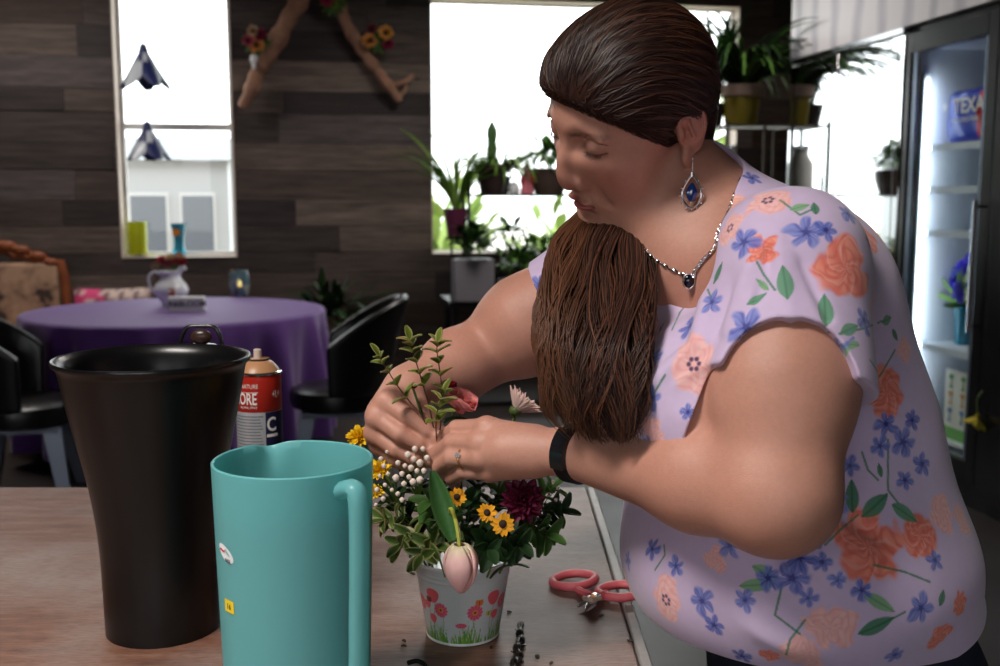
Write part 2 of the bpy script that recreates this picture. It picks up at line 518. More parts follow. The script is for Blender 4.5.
for (x0, x1, y0, y1) in [(U_LEFT, W1u0, 0, H_CEIL), (W1u1, W2u0, 0, H_CEIL), (W2u1, U_RIGHT, 0, H_CEIL), (W1u0, W1u1, 0, W1z0), (W1u0, W1u1, W1z1, H_CEIL), (W2u0, W2u1, 0, W2z0), (W2u0, W2u1, W2z1, H_CEIL)]:
    rbox(q, x0, x1, V_BACK + .052, V_BACK + .20, y0, y1)
S_(room_obj(q, 'wall_back_core', plaster, smooth=False))
# windows: jambs, sashes, glass
jam = mat('window_jamb', srgb(206, 190, 178), rough=.6); sash = mat('window_sash', srgb(232, 232, 230), rough=.45)
glassm = bpy.data.materials.new('window_glass'); glassm.use_nodes = True
n = glassm.node_tree.nodes; l = glassm.node_tree.links; n.remove(n['Principled BSDF'])
gm = n.new('ShaderNodeNewGeometry'); mi = n.new('ShaderNodeMath'); mi.operation = 'SUBTRACT'; mi.inputs[0].default_value = 1; l.new(gm.outputs['Backfacing'], mi.inputs[1]); mm_ = n.new('ShaderNodeMath'); mm_.operation = 'MULTIPLY'
g1 = n.new('ShaderNodeBsdfTransparent'); g1.inputs[0].default_value = (.95, .97, .96, 1); g2 = n.new('ShaderNodeBsdfGlossy'); g2.inputs['Roughness'].default_value = .02
fr = n.new('ShaderNodeFresnel'); fr.inputs[0].default_value = 1.45; ms = n.new('ShaderNodeMixShader'); l.new(fr.outputs[0], mm_.inputs[0]); l.new(mi.outputs[0], mm_.inputs[1]); l.new(mm_.outputs[0], ms.inputs[0]); l.new(g1.outputs[0], ms.inputs[1]); l.new(g2.outputs[0], ms.inputs[2]); l.new(ms.outputs[0], n['Material Output'].inputs[0])
def window(i, u0, u1, z0, z1, rails, mull=()):
    q = MB(); t = .008
    rbox(q, u0, u0 + t, V_BACK - .012, V_BACK + .20, z0, z1); rbox(q, u1 - t, u1, V_BACK - .012, V_BACK + .20, z0, z1)
    rbox(q, u0 + t, u1 - t, V_BACK - .012, V_BACK + .20, z1 - t, z1); rbox(q, u0 + t, u1 - t, V_BACK - .02, V_BACK + .20, z0, z0 + t)
    w = S_(room_obj(q, 'window_%d' % i, jam, smooth=False)); 
    q = MB(); s = .030 if i == 1 else .014; ys = V_BACK + .13
    for a in (u0 + t, u1 - t - s): rbox(q, a, a + s, ys, ys + .04, z0 + t, z1 - t)
    for a in (z0 + t, z1 - t - s): rbox(q, u0 + t + s, u1 - t - s, ys, ys + .04, a, a + s)
    for r_ in rails: rbox(q, u0 + t + s, u1 - t - s, ys - .01, ys + .04, r_ - .025, r_ + .025)
    for m_ in mull: rbox(q, m_ - .03, m_ + .03, ys, ys + .039, z0 + t + s, z1 - t - s)
    o = q.build('window_sash', sash, w, smooth=False)
    q = MB(); rbox(q, u0 + t + s, u1 - t - s, ys + .018, ys + .024, z0 + t + s, z1 - t - s); q.build('pane', glassm, w, smooth=False)
    return w
RAIL1 = on_v(180, 127, V_BACK + .14)[1]
window(1, W1u0, W1u1, W1z0, W1z1, [RAIL1])
window(2, W2u0, W2u1, W2z0, W2z1, [])
# unseen ceiling panels added to hold the fill lights set at the top
for i, (u, v, p) in enumerate(FILL_LIGHTS):
    e = empty('added_fill_panel', RM(u, v, H_CEIL), PHI, label=['flat square fill light added out of view over the work table', 'flat fill light added out of view close to the plank wall over the purple table', 'flat fill light added out of view beside the coolers'][i], cat='ceiling light')
    q = MB(); q.box((0, 0, -.03), (1.24, .64, .06)); q.build('frame', mat('fill_panel_frame', (.8, .8, .8), rough=.5), e)
# outside: pale yard, wall and clipped greenery, all in bright daylight
yard = mat('yard_paving', srgb(215, 210, 200), rough=.9)
q = MB(); rbox(q, -30, 30, V_BACK + .25, 60, -.25, -.15); S_(room_obj(q, 'ground_outside', yard, smooth=False))
q = MB(); rbox(q, -30, 30, -40, V_FRONT - .2, -.25, -.15); S_(room_obj(q, 'ground_street', mat('street_paving', srgb(120, 116, 110), rough=.9), smooth=False))

# ================================================================= the woman
def A(px, py, Y): return np.array(at(px, py, Y), np.float32)
person = empty('person', (0.42, 1.25, 0), label='woman in a lavender floral blouse leaning over the bucket to arrange flowers', cat='person')
PERSON_LOC = Vector(person.location)
def to_person(V): return V - np.array(PERSON_LOC, np.float32)

# ---- frames
h_yaw, h_pitch, h_roll = math.radians(27), math.radians(22), math.radians(-22)
Fh = Vector((-math.cos(h_yaw) * math.cos(h_pitch), -math.sin(h_yaw) * math.cos(h_pitch), -math.sin(h_pitch)))
Lh = Vector((math.sin(h_yaw), -math.cos(h_yaw), 0)); Uh = Fh.cross(Lh)
Rr = Matrix.Rotation(h_roll, 3, Fh); Lh = Rr @ Lh; Uh = Rr @ Uh
HM = np.array([Fh, Lh, Uh], np.float32).T           # columns F, L, U
HS = 1.01
HO = np.array((.1525, 1.21, 1.551), np.float32)
def hl(P): return ((P - HO) @ HM) / HS               # world -> head-local
def hw(p): return HO + HM @ (np.array(p, np.float32) * HS)
b_yaw = math.radians(30)
Ft = np.array((-math.cos(b_yaw), -math.sin(b_yaw), 0), np.float32)
Lt = np.array((math.sin(b_yaw), -math.cos(b_yaw), 0), np.float32)
BM = np.array([Ft, Lt, (0, 0, 1)], np.float32).T

# ---- head (local frame: x nose, y left ear, z crown)
def rotm(ax, deg):
    return np.array(Matrix.Rotation(math.radians(deg), 3, ax), np.float32)
def warp(q):
    t = smoothstep(-.012, -.060, q[:, 2])
    w = q.copy(); w[:, 0] += .0125 * t * (q[:, 0] > 0) * smoothstep(.0, .06, q[:, 0]); w[:, 2] += .012 * t * smoothstep(-.02, .05, q[:, 0])
    return w
def head_f(q):
    q = warp(q)
    d = sd_ell(q, (-.002, 0, .030), (.084, .076, .079))
    d = smin(d, sd_ell(q, (.036, 0, .036), (.056, .060, .056)), .03)
    d = smin(d, sd_ell(q, (.036, 0, -.030), (.056, .060, .066)), .03)
    d = smin(d, sd_ell(q, (.030, 0, -.084), (.058, .056, .037)), .03)
    d = smin(d, sd_ell(q, (.075, 0, -.096), (.021, .025, .019)), .018)
    d = smin(d, sd_ell(q, (.030, 0, -.116), (.050, .050, .026)), .02)
    ya = np.abs(q[:, 1]); s = q.copy(); s[:, 1] = ya
    d = smin(d, sd_ell(s, (.058, .034, -.040), (.028, .028, .028)), .025)
    d = smin(d, sd_ell(s, (.040, .043, -.078), (.034, .022, .030)), .02)
    d = smin(d, sd_ell(s, (.085, .024, .0125), (.013, .025, .010), rotm('X', -8)), .016)
    d = smin(d, sd_ell(q, (.088, 0, .020), (.011, .020, .018)), .014)
    # sockets, lids
    d = smax(d, -sd_ell(s, (.103, .033, .002), (.017, .018, .014)), .016)
    d = smin(d, sd_sph(s, (.0750, .0325, -.001), .0148), .004)
    d = smax(d, -sd_torus(s, (.0765, .0325, .0035), rotm('Y', -32), .0140, .0009), .0035)      # lid crease
    d = smax(d, -sd_torus(s, (.0755, .0325, -.0075), rotm('Y', 18), .0134, .0007), .002)     # where the lids meet
    # nose
    d = smin(d, sd_cone(q, (.087, 0, .008), (.108, 0, -.033), .0072, .0092), .011)
    d = smin(d, sd_ell(q, (.1090, 0, -.0385), (.0115, .0115, .0095)), .007)
    d = smin(d, sd_ell(s, (.0985, .0125, -.0415), (.0110, .0062, .0076)), .006)
    d = smin(d, sd_ell(s, (.086, .016, -.028), (.014, .012, .018)), .010)
    d = smax(d, -sd_ell(s, (.1030, .0070, -.0490), (.0060, .0036, .0045)), .003)
    # muzzle, lips
    d = smin(d, sd_ell(q, (.076, 0, -.064), (.022, .029, .019)), .014)
    d = smax(d, -sd_cone(q, (.106, 0, -.050), (.104, 0, -.058), .0022, .0022), .004)
    d = smin(d, sd_ell(s, (.0955, .0065, -.0650), (.0090, .0125, .0048), rotm('Z', -24)), .003)
    d = smin(d, sd_ell(q, (.0950, 0, -.0738), (.0095, .0135, .0060)), .003)
    lipz = -.0690 - 0.25 * (ya / .019) ** 2 * .010
    sl = np.sqrt((q[:, 2] - lipz) ** 2 * 1.0) - .0007
    sl = np.maximum(sl, np.maximum(ya - .0190, .085 - q[:, 0]))
    d = smax(d, -sl, .003)
    d = smax(d, -sd_ell(q, (.098, 0, -.0835), (.010, .020, .0045)), .008)
    # nasolabial crease
    d = smax(d, -(sd_cone(s, (.098, .027, -.040), (.088, .036, -.062), .0006, .0002)), .012)
    # jaw / chin crease of the second chin
    d = smax(d, -(sd_cone(s, (.070, .0, -.114), (.030, .056, -.094), .0016, .0010)), .008)
    return d
EARM = rotm('Y', 12) @ rotm('Z', -14)
def ear_f(s):
    e = sd_ell(s, (-.013, .0775, -.004), (.0165, .0055, .030), EARM)
    e = smax(e, -sd_ell(s, (-.009, .0850, -.002), (.0100, .0065, .0170), EARM), .003)
    e = smin(e, sd_torus(s, (-.013, .0800, .004), EARM @ rotm('X', 90), .0155, .0026, (1.0, 1.4, 1.0)), .003)
    e = smin(e, sd_cone(s, (-.006, .083, .010), (-.013, .0830, -.010), .0020, .0024), .004)
    e = smin(e, sd_ell(s, (.002, .0795, -.004), (.004, .004, .006)), .004)
    e = smin(e, sd_ell(s, (-.0060, .0785, -.034), (.0078, .0048, .0120)), .006)
    return e

# ---- body key points (world)
NK0 = hw((-.022, 0, -.050)); NK1 = A(722, 232, 1.215)
SHN = A(790, 270, 1.08); ELN = A(774, 492, .985); WRN = A(572, 452, 1.165)
SHF = A(594, 283, 1.40); ELF = A(484, 353, 1.43); WRF = A(408, 388, 1.325)
CH = A(728, 320, 1.20)
def torso_f(P, grow=0.0):
    d = sd_ell(P, A(744, 315, 1.24), (.118, .172, .135), BM)
    d = smin(d, sd_ell(P, A(780, 294, 1.25), (.090, .135, .105), BM), .06)
    d = smin(d, sd_ell(P, A(722, 405, 1.10), (.095, .090, .092), BM), .05)
    d = smin(d, sd_ell(P, A(672, 405, 1.26), (.090, .085, .090), BM), .05)
    d = smin(d, sd_ell(P, A(800, 430, 1.25), (.140, .165, .150), BM), .07)
    d = smin(d, sd_ell(P, A(795, 552, 1.225), (.202, .205, .138), BM), .08)
    d = smin(d, sd_ell(P, A(846, 640, 1.27), (.160, .188, .120), BM), .06)
    # shoulders
    d = smin(d, sd_cone(P, A(745, 275, 1.20), SHN, .070, .070), .05)
    d = smin(d, sd_cone(P, A(700, 268, 1.25), SHF, .062, .058), .05)
    return d - grow
# ---- hands: joints in the world; near (left) hand seen from its back, far (right) hand curled
def finger(P, d, js, rs, k=.004, kb=None):
    for i in range(len(js) - 1):
        seg = sd_cone(P, js[i], js[i + 1], rs[i], rs[i + 1])
        d = smin(d, seg, (kb or k) if i == 0 else k)
    return d
LHJ = {
 'index': [A(487, 428, 1.205), A(457, 429, 1.235), A(441, 440, 1.258), A(438, 450, 1.278)],
 'middle': [A(480, 443, 1.194), A(452, 443, 1.220), A(437, 454, 1.243), A(438, 463, 1.265)],
 'ring': [A(480, 458, 1.190), A(452, 458, 1.210), A(440, 467, 1.232), A(443, 475, 1.253)],
 'pinky': [A(490, 471, 1.194), A(464, 471, 1.208), A(452, 478, 1.228), A(455, 485, 1.247)],
 'thumb': [A(520, 436, 1.212), A(492, 428, 1.245), A(462, 432, 1.270), A(442, 442, 1.290)],
}
RHJ = {
 'index': [A(386, 401, 1.282), A(408, 416, 1.262), A(426, 430, 1.262), A(437, 438, 1.270)],
 'middle': [A(377, 417, 1.280), A(400, 434, 1.258), A(419, 444, 1.258), A(435, 450, 1.266)],
 'ring': [A(375, 433, 1.286), A(396, 449, 1.266), A(414, 458, 1.262), A(431, 461, 1.270)],
 'pinky': [A(380, 445, 1.296), A(396, 460, 1.282), A(409, 466, 1.277), A(421, 467, 1.279)],
 'thumb': [A(412, 394, 1.305), A(418, 404, 1.296), A(430, 420, 1.290), A(441, 434, 1.284)],
}
FR = {'index': [.0122, .0108, .0094, .0080], 'middle': [.0122, .0110, .0096, .0080], 'ring': [.0118, .0106, .0092, .0078],
      'pinky': [.0108, .0096, .0084, .0070], 'thumb': [.0150, .0125, .0108, .0086]}
def hand_f(P, J, WR):
    d = sd_cone(P, WR, WR * .28 + (J['middle'][0] + J['ring'][0]) * .36, .0275, .0240)
    for a in ('index', 'middle', 'ring', 'pinky'):
        m = WR * .55 + J[a][0] * .45
        d = smin(d, sd_cone(P, m, J[a][0], .0190, .0125), .012)
    for a in ('index', 'middle', 'ring', 'pinky'):
        d = smin(d, sd_sph(P, J[a][0], FR[a][0] + .0016), .005)
        f = finger(P, np.full(len(P), 9, np.float32), J[a], FR[a], .003)
        d = smin(d, f, .005)
    th = finger(P, np.full(len(P), 9, np.float32), J['thumb'], FR['thumb'], .004)
    d = smin(d, th, .010)
    return d
HCL = (WRN + LHJ['middle'][1]) / 2; HCR = (WRF + RHJ['middle'][1]) / 2
def arms_f(P):
    # near arm
    d = sd_cone(P, SHN, SHN * .45 + ELN * .55, .069, .0665)
    d = smin(d, sd_cone(P, SHN * .45 + ELN * .55, ELN, .0665, .057), .04)
    dirf = (WRN - ELN); 
    mid = ELN + dirf * .33
    d = smin(d, sd_sph(P, ELN + np.array((.006, .0, -.004), np.float32), .052), .03)
    d = smin(d, sd_cone(P, ELN + dirf * .08, mid, .050, .0515), .024)
    d = smin(d, sd_cone(P, mid, WRN, .051, .0285), .03)
    # far arm
    e = sd_cone(P, SHF, SHF * .4 + ELF * .6, .060, .066)
    e = smin(e, sd_cone(P, SHF * .4 + ELF * .6, ELF, .061, .046), .03)
    dirr = WRF - ELF
    e = smin(e, sd_cone(P, ELF, ELF + dirr * .35, .045, .044), .012)
    e = smin(e, sd_cone(P, ELF + dirr * .35, WRF, .044, .029), .03)
    return d, e
def neck_f(P):
    d = sd_cone(P, NK0, NK1, .048, .070)
    d = smin(d, sd_cone(P, hw((.010, 0, -.10)), A(692, 262, 1.19), .040, .055), .04)
    return d
def skin_f(P):
    q = hl(P)
    m = (q ** 2).sum(1) < .20 ** 2
    d = neck_f(P)
    if m.any():
        qq = q[m]; hd = head_f(qq) * HS
        s = qq.copy(); s[:, 1] = np.abs(s[:, 1])
        dm = smin(d[m], hd, .018)
        dm = smin(dm, ear_f(s) * HS, .004)
        d[m] = dm
    t = smax(torso_f(P, -.004), 1.03 - P[:, 2], .02)
    d = smin(d, t, .04)
    a, e = arms_f(P)
    a = local(P, a, HCL, .16, lambda p, x: smin(x, hand_f(p, LHJ, WRN), .012))
    e = local(P, e, HCR, .16, lambda p, x: smin(x, hand_f(p, RHJ, WRF), .012))
    # chest tendons / neck crease keep subtle
    d = smin(d, a, .012); d = smin(d, e, .012)
    return d
def mixc(c, k, w): return c * (1 - w[:, None]) + np.array(k, np.float32) * w[:, None]
def build_skin():
    V, F = surface(skin_f, A(330, 0, 1.2) - np.array((0.02, .3, 0)) * 1, (0, 0, 0), .0022) if False else surface(skin_f, (-.20, .80, .88), (.66, 1.62, 1.70), .0022)
    q = warp(hl(V)); ya = np.abs(q[:, 1])
    base = np.array((.50, .248, .182), np.float32)
    c = np.tile(base, (len(V), 1))
    n = vnoise(V, 45, 3); n2 = vnoise(V, 160, 5)
    c *= (1 + .05 * n + .04 * n2)[:, None]
    c = mixc(c, (.50, .20, .14), np.clip(.35 * vnoise(V, 28, 9), 0, 1))
    inh = (q ** 2).sum(1) < .17 ** 2
    def g(x, y, z, s): return np.exp(-(((q[:, 0] - x) ** 2 + (ya - y) ** 2 + (q[:, 2] - z) ** 2) / (s * s))) * inh
    c = mixc(c, (.47, .15, .11), .55 * g(.075, .042, -.035, .022))            # cheeks
    c = mixc(c, (.48, .16, .12), .35 * g(.118, 0, -.040, .013))
    c = mixc(c, (.46, .15, .11), .45 * g(-.015, .082, 0, .03))
    c = mixc(c, (.17, .085, .075), .60 * smoothstep(.0165, .0135, np.sqrt((q[:, 0] - .0755) ** 2 + (ya - .032) ** 2 + (q[:, 2] + .001) ** 2)) * smoothstep(-.010, .004, q[:, 2]) * inh)   # eye shadow
    lipz = -.0690 - 0.25 * (ya / .022) ** 2 * .008
    lu = np.abs(q[:, 2] - lipz - (-.0008)) / (.0090 * np.sqrt(np.clip(1 - (ya / .0200) ** 2, .02, 1)))
    lip = smoothstep(1.1, .85, lu) * (ya < .0195) * (q[:, 0] > .082) * inh
    c = mixc(c, (.36, .085, .085), .90 * lip)
    la = np.sqrt((q[:, 0] - .0755) ** 2 + (ya - .0325) ** 2); c = mixc(c, (.05, .028, .024), .85 * smoothstep(.0016, .0006, np.abs(q[:, 2] + .0085 + .25 * (q[:, 0] - .0885))) * smoothstep(.019, .016, la) * (q[:, 0] > .076) * inh)
    # brows
    bz = .0150 - ((ya - .030) / .03) ** 2 * .006 + .002 * (ya - .03) / .02
    br = smoothstep(.0045, .0015, np.abs(q[:, 2] - bz)) * smoothstep(.010, .014, ya) * smoothstep(.056, .044, ya) * (q[:, 0] > .05) * inh
    br = br * (.75 + .25 * np.sin(q[:, 1] * 2600 + q[:, 2] * 900))
    c = mixc(c, (.085, .045, .03), .75 * br)
    # nails
    for J in (LHJ, RHJ):
        for k, js in J.items():
            tip = js[3]; r = FR[k][3]
            dirn = (js[3] - js[2]); dirn = dirn / np.linalg.norm(dirn)
            w = smoothstep(.007, .005, np.sqrt(((V - (tip + dirn * .001 + np.array((0, -.004, .004), np.float32))) ** 2).sum(1)))
            c = mixc(c, (.62, .36, .30), w * .8)
    sk = mat('skin', rough=.43, spec=.45, attr='Col', noise=.05, nscale=220, bump=.25, bscale=900, sss=.12, sss_r=(.010, .0035, .0018))
    return np_mesh('body', to_person(V), F, sk, person, col=c)
body = build_skin()
# lashes on both lowered lids
def lashes():
    rs = random.Random(4)
    for sg in (1, -1):
        b = MB()
        for k in range(26):
            a = math.radians(-62 + k * 4.6)          # round the eye opening
            rr = .0147
            p = np.array((.0755 + rr * math.cos(a) * .92, sg * (.0325 + rr * math.sin(a)), -.0075 - .003 * math.cos(a) + .0015))
            out = np.array((math.cos(a), sg * math.sin(a), -.55)); out /= np.linalg.norm(out)
            L = .0048 + rs.random() * .0015
            pts = [p, p + out * L * .5 + np.array((0, 0, -.0008)), p + out * L + np.array((0, 0, .0002))]
            b.tube([Vector(hw(q).tolist()) - PERSON_LOC for q in pts], [.00035, .0002, .00006], n=4)
        tag(b.build('eyelashes', mat('lash', srgb(22, 14, 12), rough=.6), person), kind='stuff')
lashes()

# ================================================================= blouse
def fold(P, pts, w, amp):
    m = np.full(len(P), 9, np.float32)
    for a, b in zip(pts[:-1], pts[1:]): m = np.minimum(m, sd_cone(P, a, b, 0, 0))
    return amp * np.exp(-(m / w) ** 2)
FOLDS = [([A(700, 545, 1.02), A(780, 575, 1.02), A(860, 560, 1.04)], .016, .007),
         ([A(650, 560, 1.06), A(700, 590, 1.02), A(760, 610, 1.01)], .014, -.005),
         ([A(860, 470, 1.10), A(900, 520, 1.12), A(950, 545, 1.18)], .014, .008),
         ([A(840, 500, 1.06), A(870, 545, 1.06), A(930, 585, 1.12)], .014, -.006),
         ([A(845, 395, 1.10), A(870, 430, 1.10), A(905, 470, 1.14)], .012, .006),
         ([A(950, 520, 1.2), A(960, 560, 1.18), A(900, 620, 1.09)], .016, .006),
         ([A(700, 620, 1.03), A(780, 650, 1.02), A(860, 640, 1.05)], .018, .006),
         ([A(640, 500, 1.10), A(700, 480, 1.05)], .012, .004),
         ([A(712, 290, 1.08), A(690, 340, 1.03), A(650, 380, 1.04)], .012, .005),
         ([A(740, 280, 1.04), A(715, 340, 1.01), A(680, 400, 1.01)], .012, -.004),
         ([A(768, 234, 1.04), A(750, 270, 1.02), A(728, 330, 1.01)], .007, .004),
         ([A(772, 238, 1.03), A(765, 275, 1.00), A(750, 330, 1.0)], .006, -.0035),
         ([A(778, 238, 1.02), A(785, 275, 1.00), A(790, 320, .98)], .007, .0035),
         ([A(784, 236, 1.03), A(805, 270, 1.00), A(825, 320, .98)], .007, -.003)]
def sleeve(P, sh, el, rA, rB, L, arch=None, r2=None):
    ax = (el - sh); ax = ax / np.linalg.norm(ax)
    end = sh + ax * L
    o = sd_cone(P, sh - ax * .01, end + ax * .03, rA, rB)
    cutp = (P - end) @ ax
    o = smax(o, cutp, .004)
    inner = sd_cone(P, sh + ax * .055, end + ax * .06, rA - .012, rB - .0045)
    inner = np.maximum(inner, -((P - (sh + ax * .05)) @ ax))
    if arch is not None: o = smax(o, -arch(P), .004)
    return o, inner
def blouse_f(P):
    d = torso_f(P, .006)
    d = smin(d, sd_cone(P, NK0, NK1, .055, .078), .03)
    z = P[:, 2]
    pl = (A(745, 163, 1.25), A(652, 322, 1.10))
    # sleeves
    arch = lambda P: sd_ell(P, A(790, 402, .955), (.066, .075, .078))
    s1, i1 = sleeve(P, SHN + np.array((0, 0, .004), np.float32), ELN, .073, .094, .131, arch)
    s2, i2 = sleeve(P, SHF, ELF, .064, .073, .058)
    d = smin(d, s1, .022); d = smin(d, s2, .03)
    for pts, w, a in FOLDS: d = d - fold(P, pts, w, a * 1.45)
    d = d - .0030 * vnoise(P * np.array((1, 1, .6), np.float32), 38, 4)
    # openings
    ax = (ELN - SHN); ax /= np.linalg.norm(ax)
    d = smax(d, -i1, .002); d = smax(d, -i2, .002)
    # neckline scoop
    nk = sd_cone(P, A(690, 176, 1.200), A(660, 260, 1.115), .056, .066)
    nk = smin(nk, sd_cone(P, A(672, 120, 1.2), A(690, 176, 1.200), .075, .056), .01)
    d = smax(d, -nk, .004)
    d = smax(d, .957 + .20 * np.maximum(-((P - A(800, 600, 1.23)) @ Ft) - .04, 0) - z, .004)
    return d
def np_subdiv(V, F):
    E = np.sort(np.stack([F, np.roll(F, -1, 1)], -1).reshape(-1, 2), 1)
    key = E[:, 0].astype(np.int64) * len(V) + E[:, 1]
    u, inv = np.unique(key, return_inverse=True)
    a, b = u // len(V), u % len(V)
    EM = (V[a] + V[b]) / 2
    FC = V[F].mean(1)
    n = len(V); e = (inv.reshape(-1, 4) + n); f = (np.arange(len(F)) + n + len(u))
    Q = []
    for k in range(4):
        Q.append(np.stack([F[:, k], e[:, k], f, e[:, k - 1]], 1))
    return np.concatenate([V, EM, FC]), np.concatenate(Q)
def hit(bvh, px, py):
    d = ray(px, py).normalized()
    loc, nor, i, dist = bvh.ray_cast(Vector((0, 0, EYE)), d)
    if loc is None: return None
    if nor.dot(d) > 0: nor = -nor
    return np.array(loc, np.float32), np.array(nor, np.float32)
def frame(n):
    """tangent frame on the cloth: x to the camera's right along the surface, y up along it"""
    x = np.array((1, 0, 0), np.float32); x = x - n * (x @ n)
    if np.linalg.norm(x) < .25: x = np.array((0, 1, 0), np.float32); x = x - n * (x @ n)
    x /= np.linalg.norm(x); y = np.cross(n, x)
    if y[2] < 0: y = -y
    return x, y
def local2(V, c, n, R):
    x, y = frame(n); q = V - c
    i = np.nonzero((q ** 2).sum(1) < (R * 1.3) ** 2)[0]
    # geodesic-like: keep the 3-D distance, take the direction from the tangent plane
    qi = q[i]; a = qi @ x; b = qi @ y
    r2 = np.sqrt(a * a + b * b) + 1e-6; r3 = np.sqrt((qi ** 2).sum(1))
    k = r3 / r2
    k = np.minimum(k, 1.4)
    return i, a * k, b * k
PX = 1.0 / 930.0
def blend(c, i, col, w): c[i] = c[i] * (1 - w[:, None]) + np.asarray(col, np.float32) * w[:, None] if np.ndim(col) == 1 else c[i] * (1 - w[:, None]) + col * w[:, None]
def ang_noise(th, seed, n=9):
    r = np.random.RandomState(int(seed * 10) + 7); o = np.zeros_like(th)
    for k in range(2, n): o += r.normal() * np.sin(k * th + r.uniform(0, 6.28)) / k ** .6
    return o
CORAL = [srgb(226, 112, 88), srgb(240, 158, 132), srgb(206, 84, 66)]
PEACH = [srgb(240, 172, 158), srgb(247, 200, 184), srgb(226, 134, 120)]
def bloom(V, c, ctr, n, R, pal, seed, dark=True, a=1.0):
    i, x, y = local2(V, ctr, n, R * 1.3)
    if len(i) == 0: return
    th = np.arctan2(y, x); r = np.sqrt(x * x + y * y) / R
    wob = vnoise(V[i], 210, seed) ; wob2 = vnoise(V[i], 520, seed + 1)
    th = th + .35 * wob; r = r * (1 + .10 * wob + .05 * wob2)
    edge = .80 + .13 * ang_noise(th, seed)
    w = smoothstep(edge + .10, edge - .10, r)
    st = .5 + .5 * np.sin(9 * th + 6 * r + 2 * ang_noise(th, seed + 1, 6) + seed)
    st2 = .5 + .5 * np.sin(23 * r + 4 * np.sin(3 * th + seed) + 2 * ang_noise(th, seed + 5, 5))
    col = np.array(pal[0])[None] * (1 - st[:, None] * .6) + np.array(pal[1])[None] * st[:, None] * .6
    t = (st2 ** 3)[:, None] * .55
    col = col * (1 - t) + np.array(pal[2])[None] * t
    hl_ = (smoothstep(.82, 1, np.sin(5 * th + 9 * r + seed * 2)))[:, None] * .22
    col = col * (1 - hl_) + np.array(srgb(250, 222, 210))[None] * hl_
    blend(c, i, col, w * a * .94)
    if dark:
        for k in range(6):
            aa = seed + k * 1.05; rr = .17 * R
            dd = np.sqrt((x - rr * math.cos(aa)) ** 2 + (y - rr * math.sin(aa)) ** 2)
            blend(c, i, srgb(52, 30, 84), smoothstep(.10 * R, .05 * R, dd) * .9)
def blue(V, c, ctr, n, R, seed, dark=.5):
    i, x, y = local2(V, ctr, n, R * 1.2)
    if len(i) == 0: return
    th = np.arctan2(y, x) + seed; r = np.sqrt(x * x + y * y) / R
    wob = vnoise(V[i], 260, int(seed * 10)); th = th + .25 * wob; r = r * (1 + .14 * wob)
    pet = np.abs(np.cos(2.5 * th)) ** .6
    edge = .30 + .62 * pet + .06 * ang_noise(th, seed)
    w = smoothstep(edge + .13, edge - .13, r)
    A0, A1 = np.array(srgb(128, 140, 206)), np.array(srgb(66, 82, 172))
    mixv = np.clip(.35 + .5 * np.sin(5 * th + 3 * r + seed) * .5 + dark * .6 - r * .35 + .25 * np.sin(15 * th), 0, 1)[:, None]
    blend(c, i, A0 * (1 - mixv) + A1 * mixv, w * .9)
    blend(c, i, srgb(36, 34, 112), smoothstep(.30 + .12 * np.cos(5 * th), .12, r) * (.4 + .6 * dark))
def leaf(V, c, ctr, n, ang, L, Wd, col):
    i, x, y = local2(V, ctr, n, L * .7)
    ca, sa = math.cos(ang), math.sin(ang)
    u = (x * ca + y * sa) / (L / 2); v = (-x * sa + y * ca) / (Wd / 2)
    w = smoothstep(1.08, .90, np.abs(v) / np.clip((1 - u * u) * (1 - .25 * u), .001, 2)) * (np.abs(u) < 1)
    blend(c, i, np.array(col), w * .92)
    blend(c, i, np.array(col) * .62, w * smoothstep(.22, .05, np.abs(v)) * .7)
def stem(V, c, P3, wd, col):
    mn = P3.min(0) - .02; mx = P3.max(0) + .02
    i = np.nonzero(np.all((V > mn) & (V < mx), 1))[0]
    if len(i) == 0: return
    m = np.full(len(i), 9, np.float32)
    for a, b in zip(P3[:-1], P3[1:]): m = np.minimum(m, sd_cone(V[i], a, b, 0, 0))
    blend(c, i, np.array(col), smoothstep(wd * 1.5, wd * .7, m) * .85)
GL, GD, GB = srgb(120, 168, 122), srgb(56, 120, 88), srgb(88, 146, 112)
BLOOMS = [(846, 268, 36, 0, 1), (694, 364, 30, 1, 2), (768, 200, 26, 1, 3), (730, 228, 20, 1, 4), (762, 250, 17, 0, 5), (886, 392, 30, 0, 6),
          (868, 546, 42, 0, 7), (920, 536, 27, 0, 8), (832, 628, 28, 1, 9), (942, 514, 24, 1, 10), (666, 600, 28, 1, 11), (960, 604, 15, 0, 12),
          (800, 656, 26, 1, 13), (940, 636, 18, 0, 14), (690, 520, 0, 1, 15), (962, 520, 20, 1, 17), (630, 470, 0, 0, 18), (770, 655, 12, 0, 19), (598, 600, 0, 0, 3),
          (532, 318, 16, 1, 20), (652, 430, 17, 1, 21), (905, 350, 15, 1, 22), (715, 560, 15, 1, 23), (690, 235, 10, 1, 24), (752, 460, 0, 0, 3)]
